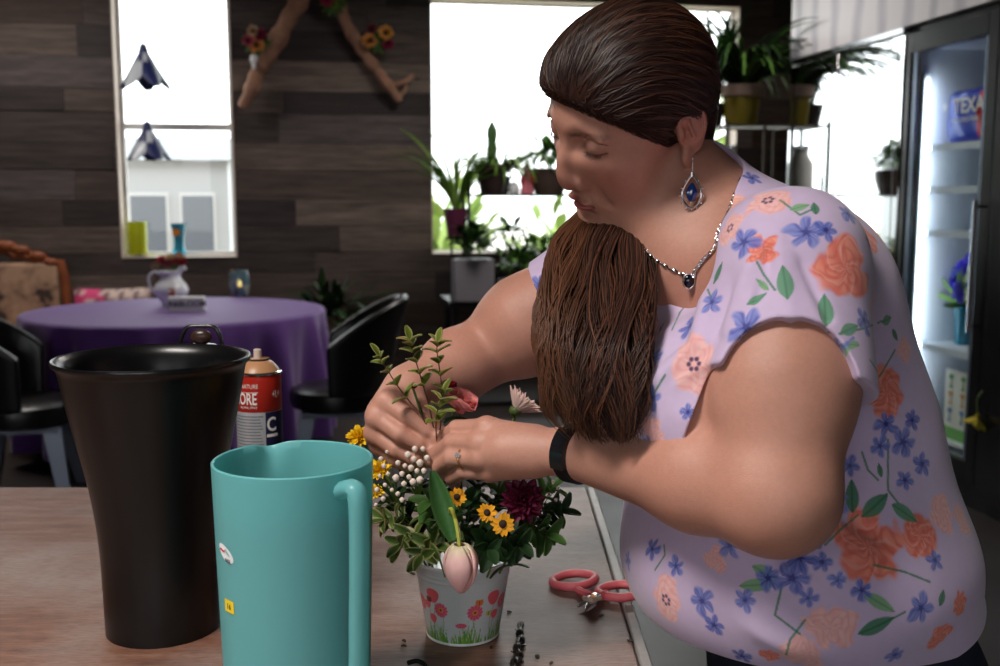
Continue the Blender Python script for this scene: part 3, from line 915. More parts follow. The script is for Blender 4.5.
BLUES = [(690, 326, 17, .7), (746, 327, 21, .5), (797, 325, 17, .3), (864, 320, 14, .6), (744, 242, 19, .4), (806, 232, 19, .4), (826, 230, 12, .9),
         (752, 178, 12, .8), (660, 331, 10, 1), (712, 302, 14, .5), (654, 358, 12, .3), (651, 398, 15, .2), (643, 412, 10, .8), (832, 500, 20, .3),
         (792, 578, 20, .5), (800, 558, 17, .8), (768, 578, 14, .7), (822, 562, 11, .6), (652, 549, 14, .8), (676, 566, 12, .5), (921, 608, 17, .6),
         (702, 601, 16, .5), (714, 625, 13, .8), (903, 442, 17, .4), (886, 424, 14, .8), (922, 464, 14, .5), (880, 446, 12, .4), (648, 444, 10, .5),
         (848, 214, 12, .6), (868, 240, 11, .9), (742, 656, 12, .9), (912, 420, 12, .9), (540, 285, 17, .6), (786, 180, 8, .7), (655, 320, 8, .3), (820, 520, 14, .3), (812, 540, 12, .5)]
BLUES += [(700, 440, 15, .3), (640, 470, 13, .5), (688, 412, 9, .8), (850, 466, 12, .3), (862, 590, 12, .6), (730, 545, 15, .2), (745, 600, 12, .4), (628, 560, 12, .3), (838, 580, 10, .2), (905, 480, 11, .6), (935, 560, 12, .4), (808, 598, 11, .3), (672, 650, 12, .5), (895, 655, 12, .5), (728, 205, 9, .6), (838, 345, 10, .3)]
LEAVES = [(785, 282, 92, 34, 15, 1), (825, 311, 88, 32, 15, 1), (850, 329, 25, 26, 11, 1), (887, 320, 20, 18, 10, 1), (795, 186, -38, 34, 8, 0), (800, 207, 15, 20, 9, 0),
          (815, 208, 85, 16, 8, 2), (718, 273, 35, 24, 8, 2), (700, 272, 50, 16, 9, 2), (758, 300, 20, 22, 9, 1), (852, 496, 92, 34, 13, 2), (876, 505, 40, 36, 16, 2),
          (905, 513, -32, 32, 14, 1), (766, 573, -28, 30, 12, 0), (758, 585, 5, 38, 12, 0), (880, 603, -30, 38, 12, 0), (877, 626, 22, 40, 15, 2), (942, 598, 70, 17, 9, 2),
          (628, 386, 40, 24, 10, 0), (632, 372, 60, 16, 8, 0), (845, 350, -60, 18, 8, 0), (763, 285, 130, 18, 6, 0), (700, 650, 10, 26, 9, 0), (895, 335, -50, 16, 7, 2),
          (775, 345, 70, 18, 8, 0), (880, 470, 100, 14, 6, 2)]
STEMS = [[(806, 328), (840, 334), (865, 328), (885, 320)], [(712, 300), (706, 285), (700, 270)], [(775, 290), (764, 275), (757, 262)], [(888, 440), (888, 490), (905, 512)],
         [(782, 585), (775, 615), (800, 634)], [(874, 565), (905, 572), (930, 582)], [(905, 612), (890, 620), (878, 626)], [(655, 570), (665, 555), (664, 545)],
         [(665, 375), (656, 390), (650, 400)], [(745, 340), (735, 350)], [(780, 200), (800, 215), (815, 208)], [(870, 360), (880, 376), (895, 350)], [(858, 515), (840, 530), (825, 545)],
         [(690, 300), (680, 312), (672, 330)], [(805, 620), (790, 640), (786, 655)], [(862, 452), (868, 470), (878, 480)]]
def build_blouse():
    V, F = surface(blouse_f, (-.02, .80, .86), (.66, 1.66, 1.56), .0024)
    bvh = BVHTree.FromPolygons([tuple(v) for v in V.tolist()], F.tolist(), all_triangles=False)
    V, F = np_subdiv(V, F)
    c = np.tile(np.array(srgb(200, 180, 212), dtype=np.float32), (len(V), 1))
    wash = np.clip(vnoise(V, 26, 12), 0, 1)
    c = mixc(c, srgb(208, 192, 220), wash * .5)
    rnd = random.Random(5)
    for k, (x, y, R, p, sd) in enumerate(BLOOMS):
        if R == 0: continue
        h = hit(bvh, x, y)
        if h: bloom(V, c, h[0], h[1], R * PX, PEACH if p else CORAL, sd, dark=(k in (1, 2, 3, 10)), a=.8 if p else 1)
    for L in STEMS:
        pts = []
        for (a, b) in zip(L[:-1], L[1:]):
            for t in (0, .34, .67): pts.append((a[0] + (b[0] - a[0]) * t, a[1] + (b[1] - a[1]) * t))
        pts.append(L[-1])
        P3 = [hit(bvh, *p) for p in pts]; P3 = [p[0] for p in P3 if p]
        if len(P3) > 1: stem(V, c, np.array(P3), .0011, GD)
    for (x, y, an, L, w, k) in LEAVES:
        h = hit(bvh, x, y)
        if h: leaf(V, c, h[0], h[1], math.radians(an), L * PX, w * PX, (GL, GB, GD)[k])
    for k, (x, y, R, dk) in enumerate(BLUES):
        h = hit(bvh, x, y)
        if h: blue(V, c, h[0], h[1], R * PX, k * 1.7, dk)
    # the print carries on round the back and over the far side
    N = len(V); rs = np.random.RandomState(8); used = 0
    seen = [h[0] for h in [hit(bvh, x, y) for (x, y, *_r) in BLOOMS + BLUES + LEAVES] if h]
    seen = np.array(seen)
    for k in rs.permutation(N)[:4000]:
        p = V[k]
        p = p.astype(np.float32)
        if ((seen - p) ** 2).sum(1).min() < .055 ** 2: continue
        d = Vector(p.tolist()) - Vector((0, 0, EYE)); hh = bvh.ray_cast(Vector((0, 0, EYE)), d.normalized())
        if hh[0] is not None and abs(hh[3] - d.length) < .004: continue
        g = grad(blouse_f, p[None].astype(np.float32), .001)[0]; n = g / (np.linalg.norm(g) + 1e-9)
        t = used % 3; used += 1
        if t == 0: bloom(V, c, p, n, .030, CORAL if used % 2 else PEACH, used, dark=used % 2 == 0)
        elif t == 1: blue(V, c, p, n, .018, used, .6)
        else: leaf(V, c, p, n, used * 1.3, .032, .013, GB)
        seen = np.vstack([seen, p])
        if used > 130: break
    m = mat('blouse_knit', rough=.72, spec=.25, attr='Col', sheen=.25, noise=.03, nscale=90, bump=.12, bscale=1500)
    return np_mesh('blouse', to_person(V), F, m, person, col=c)
blouse = build_blouse()

# ================================================================= jeans, shoes
def jeans_f(P):
    s = P.copy()
    hip = sd_ell(P, A(842, 662, 1.275), (.158, .180, .13), BM)
    hipc = A(842, 700, 1.275)
    K = lambda side, z, f: np.array((hipc[0], hipc[1], z), np.float32) + Lt * side + Ft * f
    for sgn in (-1, 1):
        hip = smin(hip, sd_cone(P, K(.085 * sgn, .80, .0), K(.10 * sgn, .48, .02), .105, .072), .05)
        hip = smin(hip, sd_cone(P, K(.10 * sgn, .48, .02), K(.11 * sgn, .08, -.03), .070, .055), .03)
    d = smax(hip, P[:, 2] - .995, .01)
    d = smax(d, .06 - P[:, 2], .004)
    return d - .002 * vnoise(P, 50, 6)
V, F = surface(jeans_f, (.0, .9, .03), (.75, 1.7, 1.0), .007)
np_mesh('jeans', to_person(V), F, mat('denim', srgb(30, 36, 56), rough=.85, noise=.25, nscale=300, bump=.3, bscale=1200), person)
hipc = A(842, 700, 1.275)
for sgn in (-1, 1):
    a = np.array((hipc[0], hipc[1], .035), np.float32) + Lt * (.11 * sgn) - Ft * .05
    def shoe_f(P, a=a):
        d = sd_cone(P, a, a + Ft * .17 + np.array((0, 0, -.004), np.float32), .038, .034)
        d = smin(d, sd_cone(P, a, a + np.array((0, 0, .05), np.float32), .036, .034), .02)
        return smax(d, -P[:, 2] + .002, .006)
    V, F = surface(shoe_f, a - .12, a + np.array((.16, .16, .14)) if False else a + .25, .006)
    np_mesh('shoe', to_person(V), F, mat('shoe_black', (.02, .02, .022), rough=.5), person)

# ================================================================= hair
def scalp_f(q):
    d = sd_ell(q, (-.002, 0, .030), (.084, .076, .079))
    d = smin(d, sd_ell(q, (.036, 0, .036), (.056, .060, .056)), .03)
    return d
def cap_f(P):
    q = hl(P); d = scalp_f(q) - .0105
    # more body on the crown and at the swept front
    d = d - .003 * np.exp(-(((q[:, 0] + .02) / .06) ** 2 + (q[:, 1] / .07) ** 2)) * (q[:, 2] > 0)
    d = smin(d, sd_ell(q, (.068, 0, .064), (.024, .044, .016)), .02)
    d = smin(d, sd_ell(q, (-.056, 0, -.030), (.036, .052, .052)), .03)
    d = smin(d, sd_ell(q, (-.048, 0, -.086), (.038, .060, .048)), .02)
    # hairline
    ya = np.abs(q[:, 1])
    line = -((q[:, 0] - .020) * -.60 + (q[:, 2] - .016) * .80) - .006 * np.sin(q[:, 1] * 60) * 0
    back = -(q[:, 2] + .138 + .25 * (q[:, 0] + .06))
    ln = np.where(q[:, 0] > -.010, line, np.minimum(line, back))
    line = np.minimum(line - .022, q[:, 0] + .030)
    d = smax(d, line, .010)
    d = smax(d, back, .015)
    s = q.copy(); s[:, 1] = ya
    d = smax(d, -sd_ell(s, (-.004, .088, -.014), (.022, .022, .036), EARM), .006)
    fr = smax(q[:, 2] + .012, -(q[:, 0] + .028), .01)           # nothing in front of or below the ear
    d = smax(d, -smax(fr * 0 + (-(q[:, 0] + .022)), q[:, 2] + .020, .012), .008)   # round the ear
    n = np.sin(np.arctan2(q[:, 1], q[:, 2] + .02) * 60 + 6 * q[:, 0] / .05) * .0003
    return (d * HS) + n
hairm = bpy.data.materials.new('hair_brown'); hairm.use_nodes = True
_n = hairm.node_tree.nodes; _l = hairm.node_tree.links; _b = _n['Principled BSDF']
_a = _n.new('ShaderNodeAttribute'); _a.attribute_name = 'Col'; _l.new(_a.outputs['Color'], _b.inputs['Base Color'])
_b.inputs['Roughness'].default_value = .43; _b.inputs['Specular IOR Level'].default_value = .45
_b.inputs['Subsurface Weight'].default_value = 0
def strands(paths, r0, cols, name, parent, seed=1, nside=3):
    """paths: (N, K, 3) array -> tapered strands in one mesh"""
    P = np.asarray(paths, np.float32); N, K, _ = P.shape
    T = np.gradient(P, axis=1); T /= (np.linalg.norm(T, axis=2, keepdims=True) + 1e-9)
    ref = np.array((.3, -.8, .52), np.float32)
    X = np.cross(T, ref); X /= (np.linalg.norm(X, axis=2, keepdims=True) + 1e-6); Y = np.cross(T, X)
    t = np.linspace(0, 1, K); prof = (np.minimum(1, .5 + t * 4) * np.sqrt(np.clip(1.02 - t ** 3, 0, 1)))[None, :, None]
    rs = np.asarray(r0, np.float32).reshape(-1, 1, 1) if np.ndim(r0) else r0
    R = prof * rs
    rings = []
    for k in range(nside):
        a = 2 * PI * k / nside; rings.append(P + (X * math.cos(a) + Y * math.sin(a)) * R)
    V = np.stack(rings, 2)                       # N,K,ns,3
    idx = np.arange(N * K * nside).reshape(N, K, nside)
    F = []
    for k in range(nside):
        k2 = (k + 1) % nside
        F.append(np.stack([idx[:, :-1, k], idx[:, :-1, k2], idx[:, 1:, k2], idx[:, 1:, k]], -1).reshape(-1, 4))
    F = np.concatenate(F)
    col = np.repeat(cols.reshape(N, 1, 3), K * nside, 1).reshape(-1, 3)
    return np_mesh(name, to_person(V.reshape(-1, 3)), F, hairm, parent, col=col)
HB = np.array([srgb(46, 26, 20), srgb(62, 36, 26), srgb(80, 48, 33), srgb(36, 21, 17), srgb(98, 58, 38)], np.float32)
def build_hair():
    V, F = surface(cap_f, HO - .19, HO + .19, .0024)
    c = np.tile(HB[0], (len(V), 1)); c *= (1 + .25 * vnoise(V, 200, 2))[:, None]
    hair = np_mesh('hair', to_person(V), F, mat('hair_under', rough=.7, spec=.2, attr='Col'), person, col=c)
    # combed strands over the cap, running from the hairline back to the nape
    rs = np.random.RandomState(3)
    q = hl(V)
    pick = rs.choice(np.nonzero(q[:, 2] > -.06)[0], 7500)
    P = V[pick] + rs.normal(size=(len(pick), 3)) * .0006
    K = 14; path = np.zeros((len(P), K, 3), np.float32); cur = P.astype(np.float32)
    step = rs.uniform(.004, .0075, len(P))[:, None].astype(np.float32); lift = (.0006 + rs.rand(len(P)) * .0012).astype(np.float32)
    target = np.array((-.085, -.020, -.090), np.float32)
    for k in range(K):
        path[:, k] = cur
        ql = hl(cur)
        v = target - ql
        # comb: from the front go up and back first, then drop
        v[:, 2] += .13 * smoothstep(-.02, .09, ql[:, 0]); v[:, 0] -= .06
        v[:, 1] += -.04 * smoothstep(.02, .08, ql[:, 0])
        v /= np.linalg.norm(v, axis=1, keepdims=True)
        w = v @ HM.T
        G = grad(cap_f, cur, .001); G /= np.linalg.norm(G, axis=1, keepdims=True) + 1e-6
        w = w - G * (w * G).sum(1)[:, None]; w /= np.linalg.norm(w, axis=1, keepdims=True) + 1e-6
        cur = cur + w * step
        dd = cap_f(cur); cur = cur + G * (np.clip(lift - dd, -.004, .004))[:, None]
    cols = HB[rs.choice(5, len(P), p=[.34, .28, .14, .2, .04])] * rs.uniform(.85, 1.2, (len(P), 1))
    s_ = strands(path, rs.uniform(.0003, .0006, len(P)), cols, 'combed_strands', hair); tag(s_, kind='stuff')
    # the long tail, brought round the far side of the neck and down over the chest
    N = 2600; K = 30
    t = np.linspace(0, 1, K)[None, :, None]
    g = np.sort(rs.rand(N)); g = g + rs.normal(size=N) * .03; g = np.clip(g, 0, 1)   # across the curtain, left to right
    dpt = rs.rand(N)                                                         # through its thickness
    def row(y, xl, xr, Yl, Yr, th):
        L_, R_ = A(xl, y, Yl), A(xr, y, Yr)
        p = L_[None] * (1 - g[:, None]) + R_[None] * g[:, None]
        bulge = np.sin(g * PI)
        p = p + np.array((0, 1, 0))[None] * ((dpt - .5) * th - bulge * th * .35)[:, None]
        return p
    keys = [row(168, 650, 700, 1.31, 1.30, .04), row(202, 592, 664, 1.285, 1.28, .045), row(236, 560, 652, 1.235, 1.22, .05), row(285, 546, 650, 1.175, 1.15, .055),
            row(335, 540, 646, 1.135, 1.085, .06), row(375, 546, 640, 1.12, 1.065, .06), row(410, 550, 638, 1.11, 1.055, .05), row(440, 572, 634, 1.11, 1.05, .04)]
    keys = np.stack(keys, 1)                     # N, 8, 3
    ends = rs.uniform(.80, 1.0, N) - .16 * (g < .3) * rs.rand(N)
    out = np.zeros((N, K, 3), np.float32)
    ph = rs.uniform(0, 6.28, N); cl = np.floor(g * 16 + dpt * 3); clph = (np.sin(cl * 12.9898) * 43758.5453) % 6.28
    for k in range(K):
        tt = (k / (K - 1)) * ends * (keys.shape[1] - 1)
        i0 = np.clip(tt.astype(int), 0, keys.shape[1] - 2); f = (tt - i0)[:, None]
        ii = np.arange(N)
        p0, p1, p2, p3 = keys[ii, np.maximum(i0 - 1, 0)], keys[ii, i0], keys[ii, i0 + 1], keys[ii, np.minimum(i0 + 2, 7)]
        p = .5 * ((2 * p1) + (p2 - p0) * f + (2 * p0 - 5 * p1 + 4 * p2 - p3) * f * f + (3 * p1 - p0 - 3 * p2 + p3) * f ** 3)
        s = k / (K - 1)
        wav = (.0085 * np.sin(s * 12 + clph) + .0012 * np.sin(s * 34 + ph)) * smoothstep(.15, .5, np.array([s]))[0]
        p[:, 0] += wav; p[:, 1] += .6 * (.0045 * np.cos(s * 13 + clph)) * s
        out[:, k] = p
    cols = HB[rs.choice(5, N, p=[.26, .28, .22, .14, .10])] * rs.uniform(.85, 1.2, (N, 1))
    backlit = smoothstep(.45, .05, g)[:, None]  # left strands coloured lighter, as if lit through from behind
    cols = cols * (1 - .45 * backlit) + np.array(srgb(112, 70, 44))[None] * .45 * backlit
    s_ = strands(out, rs.uniform(.0006, .0012, N), cols, 'ponytail', hair); tag(s_, kind='stuff')
    # fine fly-away strands round the hairline and nape
    M = 90; K = 10; fl = np.zeros((M, K, 3), np.float32)
    base = V[rs.choice(len(V), M)]; G = grad(cap_f, base.astype(np.float32), .001)
    dirn = rs.normal(size=(M, 3)) * .5 + (target - hl(base)) @ HM.T * 8 + G * .25; dirn /= np.linalg.norm(dirn, axis=1, keepdims=True)
    L = rs.uniform(.015, .045, (M, 1))
    for k in range(K):
        s = k / (K - 1); fl[:, k] = base + dirn * L * s + G * .006 * math.sin(s * PI) + np.array((0, 0, -1)) * L * s * s * .35
    s_ = strands(fl, np.full(M, .00022), HB[rs.choice(5, M)] * 1.2, 'loose_strands', hair); tag(s_, kind='stuff')
build_hair()

# ================================================================= things she wears
silver = mat('silver', (.80, .80, .82), rough=.22, metal=1)
def pl(p): return Vector(np.asarray(p, float).tolist()) - PERSON_LOC
def snap(p, off, f=None):
    """pull a point onto the skin (or another surface), off metres above it"""
    f = f or skin_f; p = np.asarray(p, np.float32)[None]
    for _ in range(8):
        g = grad(f, p, .001); g /= np.linalg.norm(g) + 1e-9; p = (p - g * (f(p)[:, None] - off)).astype(np.float32)
    return p[0]
# drop earring: wire, beads, silver teardrop frame with a blue stone
lobe = hw((-.004, .0845, -.043))
ec = Vector((float(lobe[0]), float(lobe[1]) - .015, float(lobe[2]))) - PERSON_LOC
q = MB(); q.tube(smooth_path([ec + Vector((0, .014, .010)), ec + Vector((0, -.001, .012)), ec + Vector((0, -.002, .004)), ec + Vector((0, -.001, -.006))], 5), .0006, 6)
q.tube([ec + Vector((0, -.001, -.006)), ec + Vector((0, -.001, -.0105))], .0019, 8)
ear = q.build('earring', silver, person)
top = ec + Vector((0, -.001, -.010)); Hd, Wd = .034, .0105
def tear(s, y=0):
    pts = []
    for k in range(28):
        a = 2 * PI * k / 28; z = -Hd / 2 + math.cos(a) * Hd / 2 * s
        w = Wd * s * math.sin(a) * (1.0 if math.cos(a) < 0 else (1 - .45 * math.cos(a)))
        pts.append(top + Vector((w, y, z)))
    return pts
q = MB(); q.tube(tear(1), .0013, 8, closed=True); q.build('earring_frame', silver, ear)
q = MB(); P_ = tear(.60); c = sum(P_, Vector()) / len(P_); q.add([p + Vector((0, -.001, 0)) for p in P_] + [c + Vector((0, -.004, 0)), c + Vector((0, .003, 0))] , [(k, (k + 1) % 28, 28) for k in range(28)] + [((k + 1) % 28, k, 29) for k in range(28)])
tag(q.build('blue_stone', mat('blue_stone', srgb(22, 42, 96), rough=.12, spec=.8, coat=.5), ear), 'dark blue stone')
q = MB()
for k in range(14):
    a = 2 * PI * k / 14; q.ellipsoid(top + Vector((Wd * 1.25 * math.sin(a) * (1 if math.cos(a) < 0 else 1 - .45 * math.cos(a)), 0, -Hd / 2 + math.cos(a) * Hd / 2 * 1.12)), (.0012,) * 3, n=6, m=4)
q.build('beads', silver, ear)
# necklace: twisted chain with a dark pendant
kp = [(741, 178, 1.17), (733, 192, 1.14), (722, 208, 1.12), (711, 224, 1.11), (700, 240, 1.10), (688, 255, 1.10), (677, 267, 1.10), (668, 274, 1.10)]
cp = [snap(A(*p), .0022) for p in kp]
far = [snap(A(652, 262, 1.14), .002), snap(A(640, 246, 1.18), .002), snap(A(632, 228, 1.22), .002)]
path = smooth_path([Vector(p.tolist()) for p in cp + far], 10)
q = MB()
for i in range(0, len(path) - 1):
    p = pl(path[i]); t = (path[i + 1] - path[i]).normalized(); M_ = t.to_track_quat('Z', 'Y').to_matrix() @ Matrix.Rotation(i * 1.1, 3, 'Z')
    q.ellipsoid(p, (.0021, .0010, .0031), M_, n=7, m=5)
nk_ = q.build('necklace', silver, person)
pd = pl(snap(A(667, 279, 1.10), .004))
q = MB(); q.ellipsoid(pd, (.0055, .0035, .0072), n=14, m=8); tag(q.build('pendant', mat('pendant_dark', srgb(20, 20, 30), rough=.12, spec=.9, metal=.3), nk_), 'dark oval pendant')
q = MB(); q.tube([pd + Vector((.0062 * math.cos(a), -.001, .0080 * math.sin(a))) for a in [2 * PI * k / 20 for k in range(20)]], .0009, 6, closed=True); q.build('pendant_rim', silver, nk_)
# wristband
ax = (WRN - ELN); ax = ax / np.linalg.norm(ax)
wc = WRN - ax * .008
u = np.cross(ax, (0, 0, 1)); u /= np.linalg.norm(u); v = np.cross(ax, u)
rings = []
for k in range(56):
    a = 2 * PI * k / 56; dirn = u * math.cos(a) + v * math.sin(a)
    r = .02
    for _ in range(14): r -= float(skin_f((wc + dirn * r)[None].astype(np.float32))[0]) * .8
    rings.append((dirn, r))
def band(w, off, k0=0, k1=56, name='wristband', m=None, par=person):
    q = MB(); prof = [(-w / 2, .0004), (-w / 2 + .001, off), (w / 2 - .001, off), (w / 2, .0004), (w / 2 - .001, -.0008), (-w / 2 + .001, -.0008)]
    idx = list(range(k0, k1)); closed = (k1 - k0) >= 56
    vs = []; n = len(prof)
    for k in idx:
        dn, r = rings[k % 56]
        for (z, o) in prof: vs.append(pl(wc + dn * (r + o) + ax * z))
    fs = []
    for i in range(len(idx) if closed else len(idx) - 1):
        j = (i + 1) % len(idx)
        for k in range(n): fs.append((i * n + k, i * n + (k + 1) % n, j * n + (k + 1) % n, j * n + k))
    if not closed: fs += [tuple(range(n)), tuple((len(idx) - 1) * n + k for k in range(n))[::-1]]
    q.add(vs, fs); return q.build(name, m, par)
bandm = mat('band_black', (.012, .012, .013), rough=.45)
wb = band(.0190, .0034, m=bandm)
cd = np.array((0, -1, .25)); best = max(range(56), key=lambda k: float(rings[k][0] @ cd))
band(.0205, .0062, best - 6, best + 7, 'tracker', mat('tracker_gloss', (.01, .01, .012), rough=.15, spec=.7), wb)
q = MB(); dn, r = rings[(best + 6) % 56]; q.ellipsoid(pl(wc + dn * (r + .0045)), (.0022,) * 3, n=8, m=5); tag(q.build('clasp', silver, wb), 'small silver clasp stud')
# ring with a small setting on the near hand
j0, j1 = LHJ['ring'][0], LHJ['ring'][1]
ax2 = (j1 - j0); ax2 /= np.linalg.norm(ax2); rc = j0 * .42 + j1 * .58
u2 = np.cross(ax2, (0, 0, 1)); u2 /= np.linalg.norm(u2); v2 = np.cross(ax2, u2)
gold = mat('gold', srgb(230, 180, 110), rough=.2, metal=1)
pts = [pl(rc + (u2 * math.cos(a) + v2 * math.sin(a)) * .0122) for a in [2 * PI * k / 28 for k in range(28)]]
q = MB(); q.tube(pts, .0011, 8, closed=True); rg = q.build('ring', gold, person)
cdir = np.array((0, -1, .5), float); cdir -= ax2 * (cdir @ ax2); cdir /= np.linalg.norm(cdir); sp = rc + cdir * .0138
q = MB()
for k in range(7):
    a = 2 * PI * k / 6; o = 0 if k == 6 else .0024
    q.ellipsoid(pl(sp) + Vector((o * math.cos(a), -.0005, o * math.sin(a))), (.0014,) * 3, n=7, m=5)
tag(q.build('stone', mat('diamond', (.9, .9, .92), rough=.05, metal=.7), rg), 'cluster of clear stones')

# ================================================================= worktable in the foreground
TZ = 0.90
TX1 = on_z(640, 664, TZ).x + .016; TX0 = -1.75
TY1 = on_z(60, 487, TZ).y; TY0 = .52
tb = empty('work_table', ((TX0 + TX1) / 2, (TY0 + TY1) / 2, 0), label='worn wood-topped work table the buckets and flowers stand on', cat='table')
tl = tb.location
woodm = bpy.data.materials.new('worn_table_wood'); woodm.use_nodes = True
n = woodm.node_tree.nodes; l = woodm.node_tree.links; b = n['Principled BSDF']
tc = n.new('ShaderNodeTexCoord'); mp = n.new('ShaderNodeMapping'); mp.inputs['Scale'].default_value = (1.0, 5.0, 1)
l.new(tc.outputs['Object'], mp.inputs[0])
t1 = n.new('ShaderNodeTexNoise'); t1.inputs['Scale'].default_value = 9; t1.inputs['Detail'].default_value = 8; t1.inputs['Roughness'].default_value = .65; l.new(mp.outputs[0], t1.inputs[0])
t2 = n.new('ShaderNodeTexNoise'); t2.inputs['Scale'].default_value = 5; t2.inputs['Detail'].default_value = 6; l.new(tc.outputs['Object'], t2.inputs[0])
r1 = n.new('ShaderNodeValToRGB'); e = r1.color_ramp.elements
e[0].position = .28; e[0].color = (*srgb(84, 54, 42), 1); e[1].position = .72; e[1].color = (*srgb(140, 110, 96), 1)
e2 = r1.color_ramp.elements.new(.5); e2.color = (*srgb(118, 82, 66), 1)
l.new(t1.outputs[0], r1.inputs[0])
r2 = n.new('ShaderNodeValToRGB'); e = r2.color_ramp.elements
e[0].position = .42; e[0].color = (0, 0, 0, 1); e[1].position = .66; e[1].color = (1, 1, 1, 1); l.new(t2.outputs[0], r2.inputs[0])
mx = n.new('ShaderNodeMix'); mx.data_type = 'RGBA'; mx.inputs[7].default_value = (*srgb(142, 126, 120), 1)
l.new(r2.outputs[0], mx.inputs[0]); l.new(r1.outputs[0], mx.inputs[6])
sc = n.new('ShaderNodeTexNoise'); sc.inputs['Scale'].default_value = 60; sc.inputs['Detail'].default_value = 4; l.new(mp.outputs[0], sc.inputs[0])
mx2 = n.new('ShaderNodeMix'); mx2.data_type = 'RGBA'; mx2.blend_type = 'MULTIPLY'; mx2.inputs[0].default_value = .55
r3 = n.new('ShaderNodeValToRGB'); r3.color_ramp.elements[0].position = .35; r3.color_ramp.elements[0].color = (.55, .5, .48, 1); r3.color_ramp.elements[1].position = .55; r3.color_ramp.elements[1].color = (1, 1, 1, 1)
l.new(sc.outputs[0], r3.inputs[0]); l.new(mx.outputs[2], mx2.inputs[6]); l.new(r3.outputs[0], mx2.inputs[7])
l.new(mx2.outputs[2], b.inputs['Base Color'])
mr = n.new('ShaderNodeMapRange'); mr.inputs[3].default_value = .34; mr.inputs[4].default_value = .58; l.new(t2.outputs[0], mr.inputs[0]); l.new(mr.outputs[0], b.inputs['Roughness'])
bp = n.new('ShaderNodeBump'); bp.inputs['Strength'].default_value = .25; bp.inputs['Distance'].default_value = .002; l.new(sc.outputs[0], bp.inputs['Height']); l.new(bp.outputs[0], b.inputs['Normal'])
b.inputs['Specular IOR Level'].default_value = .38
q = MB(); q.box((-.0085, 0, TZ - .016), (TX1 - TX0 - .017, TY1 - TY0, .032)); q.build('tabletop', woodm, tb, bevel=.003)
q = MB(); q.box((TX1 - tl.x - .0080, 0, TZ - .016), (.016, TY1 - TY0, .032)); tag(q.build('edge_band', mat('edge_band_grey', srgb(128, 120, 116), rough=.4, noise=.15, nscale=60), tb, bevel=.003), 'grey worn edging strip along the table side')
for sx in (-1, 1):
    for sy in (-1, 1):
        q = MB(); q.box((sx * ((TX1 - TX0) / 2 - .16), sy * ((TY1 - TY0) / 2 - .09), (TZ - .033) / 2), (.06, .06, TZ - .033)); q.build('leg', mat('table_steel', (.10, .10, .11), rough=.4, metal=.6), tb, bevel=.003)
q = MB(); q.box((0, 0, TZ - .07), (TX1 - TX0 - .40, TY1 - TY0 - .24, .07)); q.build('apron', _mats['table_steel'], tb, bevel=.003)

# ---- black cut-flower bucket
bp_ = on_z(164, 626, TZ)
H = at(153, 357, bp_.y).z - TZ
bk = empty('flower_bucket', bp_, label='tall black plastic flower bucket with a flared rim', cat='bucket')
blk = mat('black_plastic', srgb(13, 13, 14), rough=.28, spec=.5, bump=.04, bscale=60)
R0, R1 = .0715, .1165
prof = [(0, .004), (R0 - .006, .004), (R0, .0), (R0, .004)]
for k in range(1, 25):
    t = k / 24
    r = R0 + (R1 - R0) * (.16 * t + .84 * (smoothstep(.25, 1.1, np.array([t]))[0] * .75 + max(0, (t - .5) / .5) ** 1.3 * .25))
    prof.append((r, H * t))
lipt = [(R1 + .003, H - .006), (R1 + .0045, H - .002), (R1 + .003, H + .001), (R1 - .001, H)]
out = prof[:-1] + [(R1 - .001, H - .008)] + lipt
inner = [(r - .0035, z) for (r, z) in reversed(prof[4:-1])] + [(R0 - .004, .010), (0, .010)]
q = MB(); q.lathe(out + inner, 96); q.build('bucket_body', blk, bk, ang=math.radians(60))

# ---- teal pitcher
pp = Vector((at(293, 460, 1.055).x, 1.055, TZ)); Hp = at(293, 459, 1.055).z - TZ
pk = empty('pitcher', pp, label='translucent teal plastic pitcher full to near the brim, in front of the black bucket', cat='pitcher')
teal = bpy.data.materials.new('teal_plastic'); teal.use_nodes = True
b = teal.node_tree.nodes['Principled BSDF']
b.inputs['Base Color'].default_value = (*srgb(134, 210, 214), 1); b.inputs['Roughness'].default_value = .32
b.inputs['Transmission Weight'].default_value = .0; b.inputs['Subsurface Weight'].default_value = .0
tr = teal.node_tree.nodes.new('ShaderNodeBsdfTranslucent'); tr.inputs[0].default_value = (*srgb(130, 216, 214), 1)
tp = teal.node_tree.nodes.new('ShaderNodeBsdfTransparent'); tp.inputs[0].default_value = (*srgb(150, 225, 222), 1)
m1 = teal.node_tree.nodes.new('ShaderNodeMixShader'); m1.inputs[0].default_value = .42
m2 = teal.node_tree.nodes.new('ShaderNodeMixShader'); m2.inputs[0].default_value = .16
tl_ = teal.node_tree.links; ou = teal.node_tree.nodes['Material Output']
tl_.new(b.outputs[0], m1.inputs[1]); tl_.new(tr.outputs[0], m1.inputs[2]); tl_.new(m1.outputs[0], m2.inputs[1]); tl_.new(tp.outputs[0], m2.inputs[2]); tl_.new(m2.outputs[0], ou.inputs[0])
RP = 79.5 / FPX * 1.055 / .977
